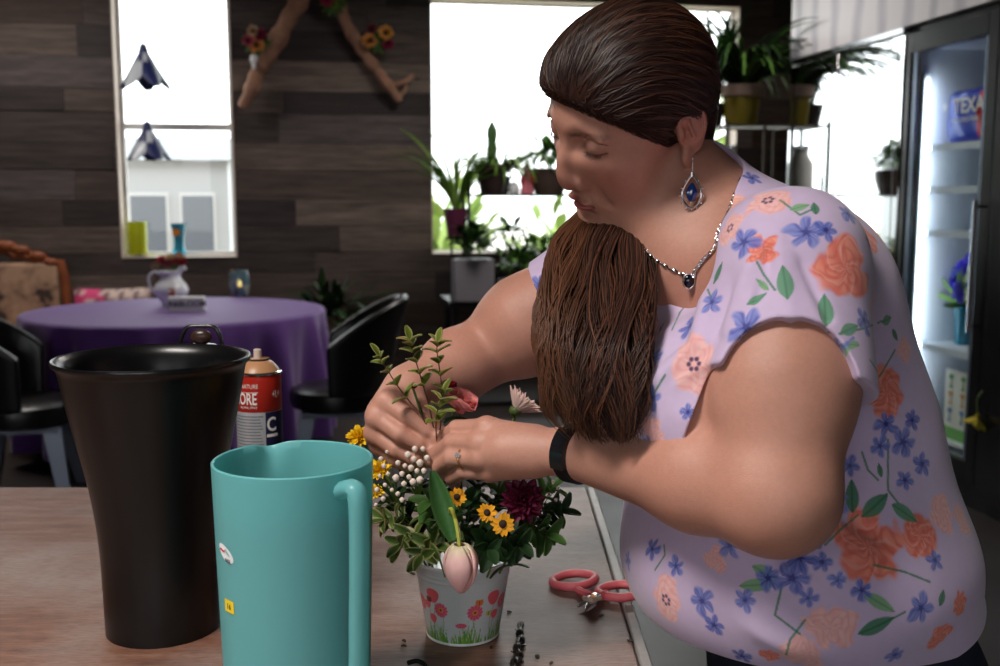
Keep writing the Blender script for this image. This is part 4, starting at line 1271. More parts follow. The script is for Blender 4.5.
def pitcher_wall():
    """round wall with a small raised notch-edged spout at the back left, base a little narrower"""
    q = MB(); n = 120; rows = []
    zs = [0, .003, .02, .06, .12, .18, .24, Hp - .03, Hp - .015, Hp - .008, Hp]
    vs = []; fs = []
    prof = [(RP * (.90 + .10 * (z / Hp) ** .8), z) for z in zs]
    full = prof + [(prof[-1][0] - .0015, Hp + .0012)] + [(r - .003, max(z, .004)) for (r, z) in reversed(prof)]
    for (r, z) in full:
        for k in range(n):
            a = 2 * PI * k / n
            da = (a - math.radians(118) + PI) % (2 * PI) - PI
            sp = math.exp(-(da / .16) ** 2) * max(0, (z - Hp + .05) / .05) ** 1.5
            rr = r + .010 * sp
            vs.append((rr * math.cos(a), rr * math.sin(a), z - .006 * sp))
    for i in range(len(full) - 1):
        for k in range(n):
            k2 = (k + 1) % n; fs.append((i * n + k, i * n + k2, (i + 1) * n + k2, (i + 1) * n + k))
    fs.append(tuple(range(n))[::-1]); fs.append(tuple((len(full) - 1) * n + k for k in range(n)))
    q.add(vs, fs); return q
pw = pitcher_wall().build('pitcher_body', teal, pk, ang=math.radians(50))
wm = mat('water', (.75, .93, .93), rough=.03, trans=.0, spec=.5)
q = MB(); q.lathe([(0, .0045)] + [(RP * (.90 + .10 * (z / Hp) ** .8) - .0036, z) for z in (.0045, .06, .12, .18, .24, Hp - .058)] + [(0, Hp - .058)], 64)
watm = bpy.data.materials.new('pitcher_water'); watm.use_nodes = True
b = watm.node_tree.nodes['Principled BSDF']; b.inputs['Base Color'].default_value = (.62, .86, .86, 1); b.inputs['Roughness'].default_value = .04; b.inputs['Transmission Weight'].default_value = .75; b.inputs['IOR'].default_value = 1.33
q.build('water', watm, pk)
# handle towards the camera's right
ha = math.radians(-44)
hd = Vector((math.cos(ha), math.sin(ha), 0))
def hp(o, z): return hd * (RP * (.90 + .10 * (max(z, 0) / Hp) ** .8) - .002 + o) + Vector((0, 0, z))
hpts = smooth_path([hp(0, Hp - .018), hp(.018, Hp - .012), hp(.027, Hp - .022), hp(.029, Hp - .07), hp(.028, Hp * .5), hp(.027, .09), hp(.018, .062), hp(0, .052)], 6)
q = MB(); q.tube(hpts, .0105, 10, flat=.85); q.build('handle', teal, pk)
q = MB(); 
def patch(q, a0, a1, z0, z1, r, n=8, th=.0006):
    vs = []
    for z in (z0, z1):
        for k in range(n + 1):
            a = a0 + (a1 - a0) * k / n; rr = RP * (.90 + .10 * (z / Hp) ** .8) + r
            vs.append((rr * math.cos(a), rr * math.sin(a), z))
    q.add(vs, [(k, k + 1, n + 2 + k, n + 1 + k) for k in range(n)])
zz = at(228, 537, 1.05).z - TZ; zy = at(228, 588, 1.05).z - TZ
# oval white logo sticker and small yellow sticker on the left side
vs = []; fs = []; n = 20
for k in range(n):
    a = 2 * PI * k / n; aa = math.radians(-136) + .165 * math.cos(a); z = zz + .0075 * math.sin(a) - .0045 * math.cos(a)
    rr = RP * (.90 + .10 * (z / Hp) ** .8) + .0005; vs.append((rr * math.cos(aa), rr * math.sin(aa), z))
q = MB(); q.add(vs, [tuple(range(n))]); st = q.build('logo_sticker', mat('sticker_white', srgb(225, 228, 230), rough=.4), pk); tag(st, 'white oval sticker')
q = MB(); patch(q, math.radians(-141), math.radians(-129), zy - .006, zy + .007, .0006); st2 = q.build('price_sticker', mat('sticker_yellow', srgb(235, 205, 40), rough=.4), pk); tag(st2, 'small yellow sticker')
def on_wall(txt, size, adeg, z, m, parent):
    """lettering bent round the pitcher"""
    R = RP * (.90 + .10 * (z / Hp) ** .8) + .0009
    o = text_mesh('lettering', txt, size, m, parent, loc=(0, 0, z), bend=(R, math.radians(adeg)), ext=.0001); return o
dk = mat('print_dark', srgb(40, 44, 60), rough=.5); rdp = mat('print_red', srgb(190, 40, 40), rough=.5)
on_wall('~', .020, -50, zz + .003, rdp, st); on_wall('tea', .007, -43, zz - .006, dk, st)
on_wall('16', .008, -45, zy, dk, st2)

# ---- spray can behind the bucket
cp_ = Vector((at(259.5, 420, 1.60).x, 1.60, TZ)); Hc = at(259, 349, 1.60).z - TZ; RC = .0345
cn = empty('spray_can', cp_, label='red, white and navy spray can with a tan cap behind the black bucket', cat='spray can')
def zc(y): return at(259, y, 1.60 - RC).z - TZ
zt = zc(377); zr = zc(413)
steel = mat('can_rim', (.75, .75, .76), rough=.2, metal=1)
q = MB(); q.lathe([(RC - .004, 0), (RC - .001, .002), (RC, .004), (RC, zr)], 56); q.build('can_body', mat('can_silver', srgb(196, 200, 206), rough=.3, metal=.35), cn)
q = MB(); q.lathe([(RC, zr), (RC + .0003, zr + .0005), (RC + .0003, zt - .001), (RC, zt)], 56); tag(q.build('red_band', mat('can_red', srgb(176, 40, 28), rough=.35), cn), 'red printed band')
q = MB(); q.lathe([(RC, zt), (RC + .0014, zt + .001), (RC + .0014, zt + .003), (RC - .001, zt + .005)], 56, ); q.build('rim', steel, cn)
tan = mat('cap_tan', srgb(190, 140, 100), rough=.35)
zcap = zt + .005
q = MB(); q.lathe([(RC - .001, zcap - .002), (RC - .004, zcap + .004), (RC - .012, zcap + .013), (.016, zcap + .017), (.016, zcap + .0185), (.014, Hc - .019), (.013, Hc - .015), (0, Hc - .014)], 48); q.build('dome', tan, cn)
q = MB(); q.lathe([(.0175, zcap + .016), (.0175, zcap + .019), (.0165, zcap + .019), (.0165, zcap + .016)], 40); q.build('dark_ring', mat('ring_dark', (.03, .03, .03), rough=.4), cn)
q = MB(); q.lathe([(.0062, Hc - .016), (.0060, Hc - .001), (.0045, Hc), (0, Hc)], 24); q.build('nozzle', mat('nozzle_white', srgb(222, 205, 190), rough=.4), cn)
def arcpatch(a0, a1, z0, z1, m, nm, R=RC + .0006):
    q = MB(); n = 16; vs = []
    for z in (z0, z1):
        for k in range(n + 1):
            a = a0 + (a1 - a0) * k / n; vs.append((R * math.sin(a), -R * math.cos(a), z))
    q.add(vs, [(k, k + 1, n + 2 + k, n + 1 + k) for k in range(n)])
    return q.build(nm, m, cn)
navy = mat('can_navy', srgb(26, 32, 70), rough=.35)
arcpatch(math.radians(28), math.radians(140), .10, zr - .0005, navy, 'navy_panel')
wht = mat('print_white', srgb(238, 236, 232), rough=.45)
text_mesh('lettering', 'MORE', .0250, wht, cn, loc=(0, 0, zc(400)), bend=(RC + .0006, math.radians(-26)), ext=.0001, sx=.62, bold=.0004)
text_mesh('lettering', 'SIGNATURE', .0092, wht, cn, loc=(0, 0, zc(387)), bend=(RC + .0006, math.radians(-20)), ext=.0001, sx=.8)
text_mesh('lettering', 'FLORAL SPRAY', .0052, wht, cn, loc=(0, 0, zc(408)), bend=(RC + .0006, math.radians(-14)), ext=.0001, sx=.8)
text_mesh('lettering', 'C', .030, wht, cn, loc=(0, 0, zc(426)), bend=(RC + .0010, math.radians(44)), ext=.0001, sx=.8, bold=.0006)
text_mesh('lettering', '+L+', .016, wht, cn, loc=(0, 0, zc(396)), bend=(RC + .0008, math.radians(60)), ext=.0001, sx=.6)
arcpatch(math.radians(30), math.radians(62), zc(438), zc(435), wht, 'underline', RC + .0010)
arcpatch(math.radians(-40), math.radians(12), zc(393.2), zc(392.6), wht, 'underline', RC + .0006)
for k in range(13):
    y = 416.5 + k * 3.1
    arcpatch(math.radians(-60), math.radians(22 - (k * 7) % 9), zc(y + .9), zc(y), mat('fine_print', srgb(120, 124, 132), rough=.5), 'fine_print')

# ---- glossy black handled thing standing behind the bucket: a pair of wire-loop handles
cl = empty('bucket_clip', Vector((at(200, 340, 1.57).x, 1.57, TZ)), label='glossy black looped tool head poking up behind the black bucket', cat='tool')
def cz(x, y): p = at(x, y, 1.57) - Vector(cl.location); return p
loop = smooth_path([cz(180, 352), cz(181, 340), cz(187, 327.5), cz(201, 326), cz(215, 327.5), cz(221, 340), cz(223, 352)], 6)
q = MB(); q.tube(loop, .0030, 10); q.build('bail', mat('black_gloss', (.012, .012, .013), rough=.12, spec=.8), cl)
q = MB(); q.ellipsoid(cz(201, 337), (.017, .008, .012)); q.build('grip', mat('grip_brown', srgb(58, 40, 34), rough=.25), cl)
zb = cz(201, 345).z
q = MB(); q.tube([Vector((0, 0, .002)), Vector((0, 0, zb))], [.019, .024], 16); q.build('shaft', blk, cl)
q = MB(); q.tube([Vector((0, 0, 0)), Vector((0, 0, .006))], .034, 24); q.build('foot', blk, cl)

# ---- pink handled snips
snp = on_z(594, 592, TZ)
sn = empty('floral_snips', snp, label='pink-handled floral snips with the blades closed, at the table edge', cat='scissors')
pinkp = mat('pink_handle', srgb(222, 104, 112), rough=.4, sss=.05)
def T(x, y, z=0): return on_z(x, y, TZ + z) - Vector(sn.location)
def ringh(cx, cy, rx, ry, rot, tilt, nm, z0=.010):
    c = T(cx, cy, z0); pts = []
    for k in range(28):
        a = 2 * PI * k / 28
        x = rx * math.cos(a) * (1 + .08 * math.cos(2 * a)); y = ry * math.sin(a)
        v = Vector((x * math.cos(rot) - y * math.sin(rot), x * math.sin(rot) + y * math.cos(rot), x * tilt))
        pts.append(c + v)
    q = MB(); q.tube(pts, .0062, 10, closed=True, flat=1.0); return q.build(nm, pinkp, sn)
h1 = ringh(574, 580, .0285, .0255, .12, .08, 'handle', .008)
h2 = ringh(621, 591, .0295, .0245, .0, .05, 'handle', .009)
q = MB(); q.tube(smooth_path([T(578, 590, .007), T(583, 593, .008), T(592, 596, .009)], 4), [.006] * 4 + [.0065] * 5, 8); q.tube(smooth_path([T(607, 594, .008), T(600, 596, .009), T(590, 597, .010)], 4), [.0065] * 4 + [.006] * 5, 8)
q.build('shank', pinkp, sn)
shiny = mat('blade_steel', (.72, .70, .68), rough=.25, metal=1.0)
for (p0, p1, p2, w) in ((T(595, 594, .012), T(588, 601, .010), T(577, 607, .006), .008), (T(596, 594, .014), T(592, 603, .012), T(586, 611, .007), .0075)):
    q = MB(); q.tube(smooth_path([p0, p1, p2], 5), [.0065, .007, .0075, .0078, .0078, .0075, .0068, .0058, .0045, .003, .0008], 8, flat=.35); q.build('blade', shiny, sn)
q = MB(); q.tube([T(593, 597, .004), T(593, 597, .0195)], .004, 12); q.build('pivot', mat('pivot_brass', srgb(190, 130, 80), rough=.3, metal=.8), sn)
q = MB(); q.tube(smooth_path([T(584, 598, .013), T(592, 600, .017), T(600, 598, .013)], 4), .0032, 8); tag(q.build('spring', mat('spring_cream', srgb(205, 180, 160), rough=.5), sn), 'pale return spring')

# ---- dark glossy twisted wire lying towards the camera, plus clippings
dkw = mat('wet_twig', srgb(26, 22, 22), rough=.10, spec=.9, bump=.3, bscale=300)
def G(x, y, z=.0): return on_z(x, y, TZ + z)
o = Vector(G(518, 645)); wr = empty('black_wire', o, label='glossy black twisted wire lying beside the flower pail', cat='wire')
rnd = random.Random(2)
pts = [G(521, 624, .004) - o, G(519.5, 632, .006) - o, G(521, 640, .004) - o, G(517, 648, .005) - o, G(519, 656, .005) - o, G(514, 664, .006) - o, G(514, 676, .005) - o, G(510, 700, .004) - o]
q = MB(); sp = smooth_path(pts, 5)
q.tube(sp, [.0026 + .0024 * (.5 + .5 * math.sin(i * 1.35)) + .0010 * min(i, 8) / 8 for i in range(len(sp))], 8); q.build('wire', dkw, wr)
for (a, b_) in (((517, 646), (526, 645)), ((520, 655), (511, 651)), ((517, 660), (524, 662)), ((520, 632), (515, 629))):
    q = MB(); q.tube([G(*a, .005) - o, G(*b_, .003) - o], [.0016, .0008], 6); q.build('twig_end', dkw, wr)
clip = mat('leaf_scrap', srgb(40, 44, 30), rough=.7)
for k, (x, y, s, lb) in enumerate([(410, 573, .006, 'curled brown leaf scrap left of the flower pail'), (402, 640, .004, 'dark crumb of stem left of the pail base'), (401, 646, .0045, 'dark crumb of stem nearest the teal pitcher, left of the pail'), (507, 612, .004, 'dark speck between the pail and the black wire'),
                       (536, 655, .006, 'thin bark chip right of the black wire'), (492, 646, .004, 'dark crumb just below the pail base'), (553, 662, .004, 'brown crumb at the front between wire and table edge'), (632, 642, .007, 'black scrap on the grey table edging'), (604, 615, .005, 'grey petal scrap beneath the snips')]):
    q = MB(); a = rnd.random() * 6
    q.petal((0, 0, 0), (math.cos(a), math.sin(a), .1), (0, 0, 1), s * 1.6, s, curl=.8, n=4); e_ = q.build('plant_scrap', clip, None, loc=G(x, y, .0012)); tag(e_, lb, 'plant scrap')
tw = MB(); tw.tube(smooth_path([G(408, 663, .003), G(417, 661, .007), G(424, 664, .006), G(430, 672, .003)], 4), .003, 8)
tag(tw.build('curled_wire', dkw), 'short curl of black wire at the bottom edge below the pail', 'wire')

# ================================================================= the printed pail and its flowers
pb = on_z(463, 632, TZ)
YB = pb.y
HP = at(463, 553, YB - .0).z - TZ
RB, RT = 35.5 / FPX * YB * 1.05, 49.5 / FPX * YB * 1.03
pail = empty('flower_pail', pb, label='small white metal pail printed with pink daisies and grass, holding the flowers', cat='pail')
def pail_mesh():
    n = 420; zs = np.linspace(.004, HP - .004, 150)
    th = np.linspace(0, 2 * PI, n, endpoint=False)
    T_, Z = np.meshgrid(th, zs); 
    R = RB + (RT - RB) * Z / HP + .0006 * np.exp(-((Z - HP * .80) / .0015) ** 2) + .0006 * np.exp(-((Z - HP * .86) / .0015) ** 2)
    V = np.stack([R * np.sin(T_), -R * np.cos(T_), Z], -1).reshape(-1, 3)
    i = np.arange(n * len(zs)).reshape(len(zs), n); j = np.roll(i, -1, 1)
    F = np.stack([i[:-1], j[:-1], j[1:], i[1:]], -1).reshape(-1, 4)
    c = np.tile(np.array(srgb(196, 204, 206), np.float32), (len(V), 1))
    t = ((T_ + PI) % (2 * PI) - PI).ravel(); z = Z.ravel(); u = t * RT * .86                       # arc length across the print
    def put(w, col): 
        c[:] = c * (1 - w[:, None]) + np.array(col, np.float32) * w[:, None]
    rs = np.random.RandomState(4); per = 2 * PI * RT * .86
    def du(x0): return (u - x0 + per / 2) % per - per / 2
    fl = [(-.0270, .0480, .0105, 0), (.0175, .0460, .0112, 0), (.0430, .0620, .0105, 1), (-.0410, .0345, .0068, 1), (-.0005, .0290, .0085, 2), (-.0480, .0520, .0060, 1)]
    allf = [(x + k * per / 4 + (0 if k == 0 else .004), y + (.004 if k % 2 else 0), r, ty) for k in range(4) for (x, y, r, ty) in fl if k == 0 or abs(x) < .045]
    for (x, y, r, ty) in allf:                                            # stalks
        X = du(x + .003 * np.sin(z * 90 + x * 50)); put(smoothstep(.0007, .0003, np.abs(X)) * (z < y) * .8, srgb(96, 140, 70))
    blades = 330
    for k in range(blades):
        x0 = rs.uniform(-per / 2, per / 2); h = rs.uniform(.008, .026) * (1 + .35 * math.sin(x0 * 130)); ln = rs.normal() * .10
        X = du(x0) - (z - .004) * ln - ((z - .004) ** 2) * rs.normal() * 5
        w = smoothstep(1.15, .85, np.abs(X) / (.0011 * np.clip(1 - (z - .004) / h, .001, 1))) * (z < h + .004)
        g = rs.rand(); put(w * .95, srgb(60 + 80 * g, 130 + 50 * g, 40 + 30 * g))
    for (x, y, r, ty) in allf:
        X = du(x); Y = (z - y); k = 1.0 if ty < 2 else .45
        rr = np.sqrt(X * X + (Y / k) ** 2) / r; a = np.arctan2(Y / k, X)
        ed = .80 + .16 * np.abs(np.cos(a * 6)) if ty != 1 else .9 + .06 * np.sin(3 * a)
        w = smoothstep(ed + .06, ed - .06, rr)
        m_ = .5 + .5 * np.sin(a * 12)
        base = np.array(srgb(214, 74, 110))[None] * (1 - .5 * m_[:, None]) + np.array(srgb(240, 140, 160))[None] * .5 * m_[:, None]
        if ty == 1: base = np.array(srgb(222, 92, 104))[None] * np.ones_like(base)
        c[:] = c * (1 - w[:, None]) + base * w[:, None]
        if ty == 0: put(smoothstep(.36, .28, rr), srgb(232, 160, 60)); put(smoothstep(.2, .12, rr), srgb(150, 50, 50))
    for (x, y, r, col) in ((.0225, .0590, .0055, srgb(222, 120, 50)), (-.0445, .0590, .0050, srgb(120, 60, 50)), (.0370, .0420, .0042, srgb(190, 180, 60))):
        for s in (-1, 1):
            X = du(x + s * r * .45); Y = z - y - .2 * s * X
            put(smoothstep(1.1, .85, np.sqrt((X / (r * .5)) ** 2 + (Y / (r * .8)) ** 2)), col)
        put(smoothstep(.0008, .0003, np.abs(du(x))) * (np.abs(z - y) < r * .7), srgb(40, 30, 30))
    return np_mesh('pail_body', V, F, mat('pail_enamel', rough=.32, spec=.5, attr='Col', coat=.2), pail, col=c)
pail_mesh()
enam = mat('pail_white', srgb(222, 228, 230), rough=.28, coat=.2)
q = MB(); q.lathe([(0, .0), (RB - .001, .0), (RB + .0010, .0010), (RB + .0012, .003), (RB + .0002, .0045), (RB - .0006, .0046), (RB - .003, .004), (0, .004)], 64); q.build('base_rim', enam, pail)
q = MB(); q.lathe([(RT - .0012, HP - .0055), (RT + .0005, HP - .005), (RT + .0020, HP - .003), (RT + .0022, HP - .001), (RT + .0008, HP), (RT - .0010, HP - .001), (RT - .004, HP - .012), ((RB + RT) / 2 - .003, HP * .5), (RB - .002, .0046)], 64, close=True); q.build('rolled_rim', enam, pail)
q = MB(); q.lathe([(0, HP * .5), ((RB + RT) / 2 - .005, HP * .5), (RT * .90, HP - .012), (RT * .8, HP - .009), (0, HP - .006)], 32); q.build('floral_foam', mat('foam_green', srgb(38, 62, 34), rough=.9, bump=.4, bscale=900), pail)

LEAFM = mat('leaf_color', rough=.42, spec=.45, attr='Col', noise=.10, nscale=300, bump=.1, bscale=500)
def translucent(m, f):
    n = m.node_tree.nodes; l = m.node_tree.links; b = n['Principled BSDF']; t = n.new('ShaderNodeBsdfTranslucent'); x = n.new('ShaderNodeMixShader'); x.inputs[0].default_value = f
    if b.inputs['Base Color'].links: l.new(b.inputs['Base Color'].links[0].from_socket, t.inputs[0])
    l.new(b.outputs[0], x.inputs[1]); l.new(t.outputs[0], x.inputs[2]); l.new(x.outputs[0], n['Material Output'].inputs[0])
translucent(LEAFM, .35)
PETM = mat('petal_color', rough=.55, spec=.3, attr='Col', noise=.06, nscale=250, sss=.0)
translucent(PETM, .25)
STEMM = mat('stem_green', srgb(92, 118, 52), rough=.5)
STEMB = mat('stem_brown', srgb(92, 62, 44), rough=.6)
rnd = random.Random(21)
PTOP = Vector((pb.x, pb.y, TZ + HP - .012))
def root_at(dx, dy): return PTOP + Vector((dx, dy, 0))
def rdir(v, s): return (Vector(v) + Vector((rnd.gauss(0, s), rnd.gauss(0, s), rnd.gauss(0, s)))).normalized()
def sprig(name, label, cat, pts, nl, L, w, col, ecol=None, group=None, brown=False, start=.3, spread=.9, pair=True, r=.0012, curl=.5, tip=True, up=None):
    o = Vector(pts[0]); e = empty(name, o, label=label, cat=cat, group=group)
    sp = smooth_path([Vector(p) - o for p in pts], 8)
    q = MB(); q.tube(sp, [r * (1 - .5 * i / len(sp)) for i in range(len(sp))], 6); q.build('stem', STEMB if brown else STEMM, e)
    q = MB(); q.col = col
    n = len(sp) - 1
    for k in range(nl):
        t = start + (1 - start) * (k + .5) / nl; i = min(n - 1, int(t * n)); p = sp[i].lerp(sp[i + 1], t * n - i)
        tan = (sp[i + 1] - sp[i]).normalized(); a = k * (PI / 2 if pair else 2.4) + rnd.random() * .6
        side = (tan.orthogonal().normalized()); side = Matrix.Rotation(a, 3, tan) @ side
        for s in ((1, -1) if pair else (1,)):
            d = (tan * (1 - spread * .6) + side * s * spread).normalized()
            g = .75 + rnd.random() * .5; q.col = tuple(c * g for c in col); sz = (1 - .35 * t) * (.8 + .4 * rnd.random())
            ec = tuple(c * (.85 + .3 * rnd.random()) for c in ecol) if ecol else tuple(c * g * .85 for c in col)
            q.petal(p, d, (up or tan) + Vector((0, 0, .4)), L * sz, w * sz, curl=curl * (.5 + rnd.random()), cup=.18, ecol=ec)
    if tip:
        q.petal(sp[-1], (sp[-1] - sp[-2]).normalized(), (0, -.3, 1), L * .7, w * .7, curl=.3, ecol=ecol or col)
    q.build('leaves', LEAFM, e, ang=math.radians(80))
    return e
VAR, CRM = srgb(112, 128, 46), srgb(190, 186, 118)
DKG, MDG = srgb(38, 64, 34), srgb(58, 92, 40)
# variegated sprigs she is pushing in, standing up between her hands
spr = [([(437, 452, 1.262), (424, 420, 1.255), (402, 392, 1.250), (386, 368, 1.250), (379, 356, 1.25)], 5, 'variegated sprig leaning left over the far hand'),
       ([(438, 452, 1.265), (430, 410, 1.255), (421, 378, 1.250), (413, 352, 1.25), (410, 340, 1.25)], 6, 'tallest variegated sprig standing upright between the two hands'),
       ([(439, 452, 1.262), (441, 410, 1.262), (441, 380, 1.26), (437, 352, 1.26), (438, 342, 1.26)], 6, 'variegated sprig with a thin red stem nearest the pink rose'),
       ([(439, 455, 1.255), (436, 430, 1.245), (438, 408, 1.24), (444, 392, 1.24)], 5, 'short variegated sprig low between the hands')]
for pts, nl, lb in spr:
    sprig('variegated_sprig', lb, 'foliage sprig', [at(*p) for p in pts], nl, .026, .0145, VAR, CRM, 'variegated sprigs held between the hands', brown=True, start=.38, spread=.80, r=.0011)
for k, (x, y, Y) in enumerate([(378, 358, 1.25), (392, 352, 1.25), (408, 342, 1.25), (424, 338, 1.25)]): pass
# crowded sprays of leaves round the pail's rim
ring = [(400, 545, 1.19, 'v', 'variegated spray drooping over the left side of the pail rim'), (383, 520, 1.22, 'v', 'variegated spray reaching furthest left beside the teal pitcher'),
        (422, 556, 1.165, 'v', 'variegated spray hanging down over the pail front left'), (392, 497, 1.25, 'd', 'green spray beneath the white filler flowers on the left'),
        (405, 475, 1.29, 'd', 'green spray behind the white filler flowers'), (430, 500, 1.19, 'm', 'broad leafed green spray left of the hanging tulip'),
        (490, 550, 1.165, 'd', 'dark green spray at the pail front right of the tulip'), (520, 545, 1.17, 'd', 'dark green spray low over the right of the pail rim'),
        (548, 535, 1.20, 'm', 'green spray with narrow leaves pointing right over the table'), (560, 512, 1.24, 'd', 'dark green spray reaching furthest right under the wristband'),
        (552, 488, 1.29, 'm', 'green spray behind the burgundy bloom on the right'), (528, 575, 1.16, 's', 'single long dark blade of leaf pointing down right past the pail'),
        (470, 500, 1.20, 'd', 'dark green spray under the near hand'), (500, 495, 1.26, 'm', 'green spray between the small sunflowers and the burgundy bloom'),
        (440, 480, 1.30, 'd', 'green spray rising behind the near hand'), (480, 470, 1.33, 'd', 'green spray at the back of the pail')]
for k, (x, y, Y, ty, lb) in enumerate(ring):
    tip = at(x, y, Y); base = root_at((tip.x - pb.x) * .45, (tip.y - pb.y) * .45)
    mid = base.lerp(tip, .55) + Vector((0, 0, .028 if y > 500 else .014))
    if ty == 's':
        q = MB(); o = base; q.col = DKG
        e = empty('leaf_blade', o, label=lb, cat='leaf'); q.petal((0, 0, 0), (mid - o), (0, 0, 1), (tip - o).length * 1.08, .008, curl=.75, n=10, cup=.1); q.build('blade', LEAFM, e); 
        continue
    colr, ec = {'v': (srgb(78, 104, 44), srgb(190, 190, 128)), 'd': (DKG, srgb(46, 76, 40)), 'm': (MDG, srgb(84, 118, 56))}[ty]
    sprig('leafy_spray', lb, 'foliage sprig', [base, mid, tip], 7, .038 if ty != 'v' else .034, .0215 if ty != 'v' else .0185, colr, ec, 'leaf sprays round the pail', start=.25, spread=.8, curl=.5, r=.0014, pair=True)
# the hanging tulip and its leaf
ts = [root_at(-.012, -.03), at(450, 512, 1.150), at(455, 519, 1.142), at(458, 533, 1.138), at(459.5, 546, 1.136)]
o = Vector(ts[0]); tu = empty('pink_tulip', o, label='pale pink tulip hanging head down over the front of the pail', cat='tulip')
q = MB(); q.tube(smooth_path([Vector(p) - o for p in ts], 6), .0023, 8); q.build('stem', mat('tulip_stem', srgb(170, 172, 70), rough=.45), tu)
hc = at(461, 568, 1.134) - o; top = at(460, 544.5, 1.135) - o; bot = at(461.5, 592, 1.134) - o
TL = (top - bot).length; axd = (bot - top).normalized()
for k in range(6):
    q = MB(); a = k * PI / 3 + .3; inner_ = k % 2
    side = Vector((math.cos(a), math.sin(a), 0)); rad = .0225 - .003 * inner_
    rows = 10; cols_ = 4; vs = []; cc = []
    for i in range(rows + 1):
        t = i / rows; rr = rad * (math.sin(PI * min(1, t * .93 + .05)) ** .55) * (1.02 - .30 * t); ctr = top + axd * (TL * t)
        half = 1.25 * (math.sin(PI * min(.999, t * .80 + .16)) ** .6)
        for j in range(-cols_, cols_ + 1):
            b_ = j / cols_ * half * .80; dirn = Matrix.Rotation(b_, 3, axd) @ side
            vs.append(ctr + dirn * (rr * (1 - .04 * abs(j / cols_)) + .0006 * math.cos(j * 2.2)))
            g = t; st = .93 + .07 * math.cos(j * 3.1 + k)
            base = Vector(srgb(206, 196, 160)).lerp(Vector(srgb(240, 188, 184)), min(1, t * 4)).lerp(Vector(srgb(236, 172, 174)), max(0, t - .4)); cc.append(tuple(base * st))
    W_ = 2 * cols_ + 1; fs = [(i * W_ + j, i * W_ + j + 1, (i + 1) * W_ + j + 1, (i + 1) * W_ + j) for i in range(rows) for j in range(W_ - 1)]
    q.col = (1, 1, 1); q.add(vs, fs); q.c = cc; p_ = q.build('petal', mat('tulip_petal', rough=.45, spec=.3, attr='Col', noise=.05, nscale=120, sss=.12, sss_r=(.01, .004, .004)), tu)
    sd_ = p_.modifiers.new('thick', 'SOLIDIFY'); sd_.thickness = .0009; sd_.offset = 0
q = MB(); q.col = srgb(66, 112, 58)
lb0 = at(452, 541, 1.142) - o; lb1 = at(441, 470, 1.165) - o
q.petal(lb0, (lb1 - lb0) + Vector((-.012, 0, 0)), (0.25, -1, .1), (lb1 - lb0).length * 1.02, .027, curl=-.28, n=10, cup=.28, m=3, ecol=srgb(92, 134, 76)); q.build('leaf', LEAFM, tu)
# layered bloom builder (mums, rose, carnation)
def bloom_head(nm, e, c, axis, R, layers, cin, cout, m=PETM, wid=.5, open0=.15, open1=1.5, cupc=.25, curl=-.6, jit=.12, tipcol=None):
    q = MB(); axis = Vector(axis).normalized(); s1 = axis.orthogonal().normalized()
    for li in range(layers):
        t = li / max(1, layers - 1); ang = open0 + (open1 - open0) * t; n = int(5 + 9 * t) if layers > 2 else 14
        for k in range(n):
            a = 2 * PI * (k + .5 * (li % 2)) / n + rnd.gauss(0, .08); s_ = Matrix.Rotation(a, 3, axis) @ s1
            d = (axis * math.cos(ang) + s_ * math.sin(ang)); d = rdir(d, jit)
            L = R * (.55 + .45 * t) * (.9 + .2 * rnd.random()); g = .85 + .3 * rnd.random()
            q.col = tuple((cin[j] * (1 - t) + cout[j] * t) * g for j in range(3))
            q.petal(c - axis * R * .25 * (1 - t), d, axis - s_ * .1, L, L * wid, curl=curl * (1 - .7 * t), n=4, cup=cupc, tipw=2, th=.0003, ecol=tipcol)
    return q.build(nm, m, e, ang=math.radians(80))
def flower(name, label, cat, root, c, group=None, stemm=None, r=.0016):
    e = empty(name, root, label=label, cat=cat, group=group); o = Vector(root)
    q = MB(); q.tube(smooth_path([Vector((0, 0, 0)), (Vector(c) - o) * .5 + Vector((0, 0, .01)), Vector(c) - o], 6), r, 7); q.build('stem', stemm or STEMM, e)
    return e, Vector(c) - o
e, c = flower('burgundy_mum', 'dark burgundy bloom under the wristband', 'chrysanthemum', root_at(.03, -.01), at(523, 500, 1.185))
bloom_head('petals', e, c, (.15, -.85, .35), .027, 6, srgb(70, 14, 36), srgb(98, 22, 50), wid=.42, open0=.1, open1=1.65, cupc=.35)
for (x, y, Y, R, lb, ax_) in ((487, 513, 1.162, .0115, 'small yellow sunflower with a dark eye nearest the tulip leaf', (.1, -.8, .55)), (503, 524, 1.155, .0135, 'small yellow sunflower just right and below its twin', (-.1, -.9, .3)),
                         (457, 497, 1.172, .0110, 'orange-yellow bloom mostly hidden behind the tulip leaf', (0, -.9, .3))):
    e, c = flower('small_sunflower', lb, 'sunflower', root_at(.01, -.03), at(x, y, Y), 'small sunflowers in the pail')
    bloom_head('petals', e, c, ax_, R, 2, srgb(236, 176, 36), srgb(226, 160, 24), wid=.40, open0=1.15, open1=1.45, cupc=.1, curl=.1, jit=.08)
    q = MB(); q.ellipsoid(c + Vector(ax_).normalized() * .001, (R * .36,) * 3, n=10, m=7); q.build('dark_eye', mat('eye_dark', srgb(46, 28, 20), rough=.8, bump=.5, bscale=1500), e)
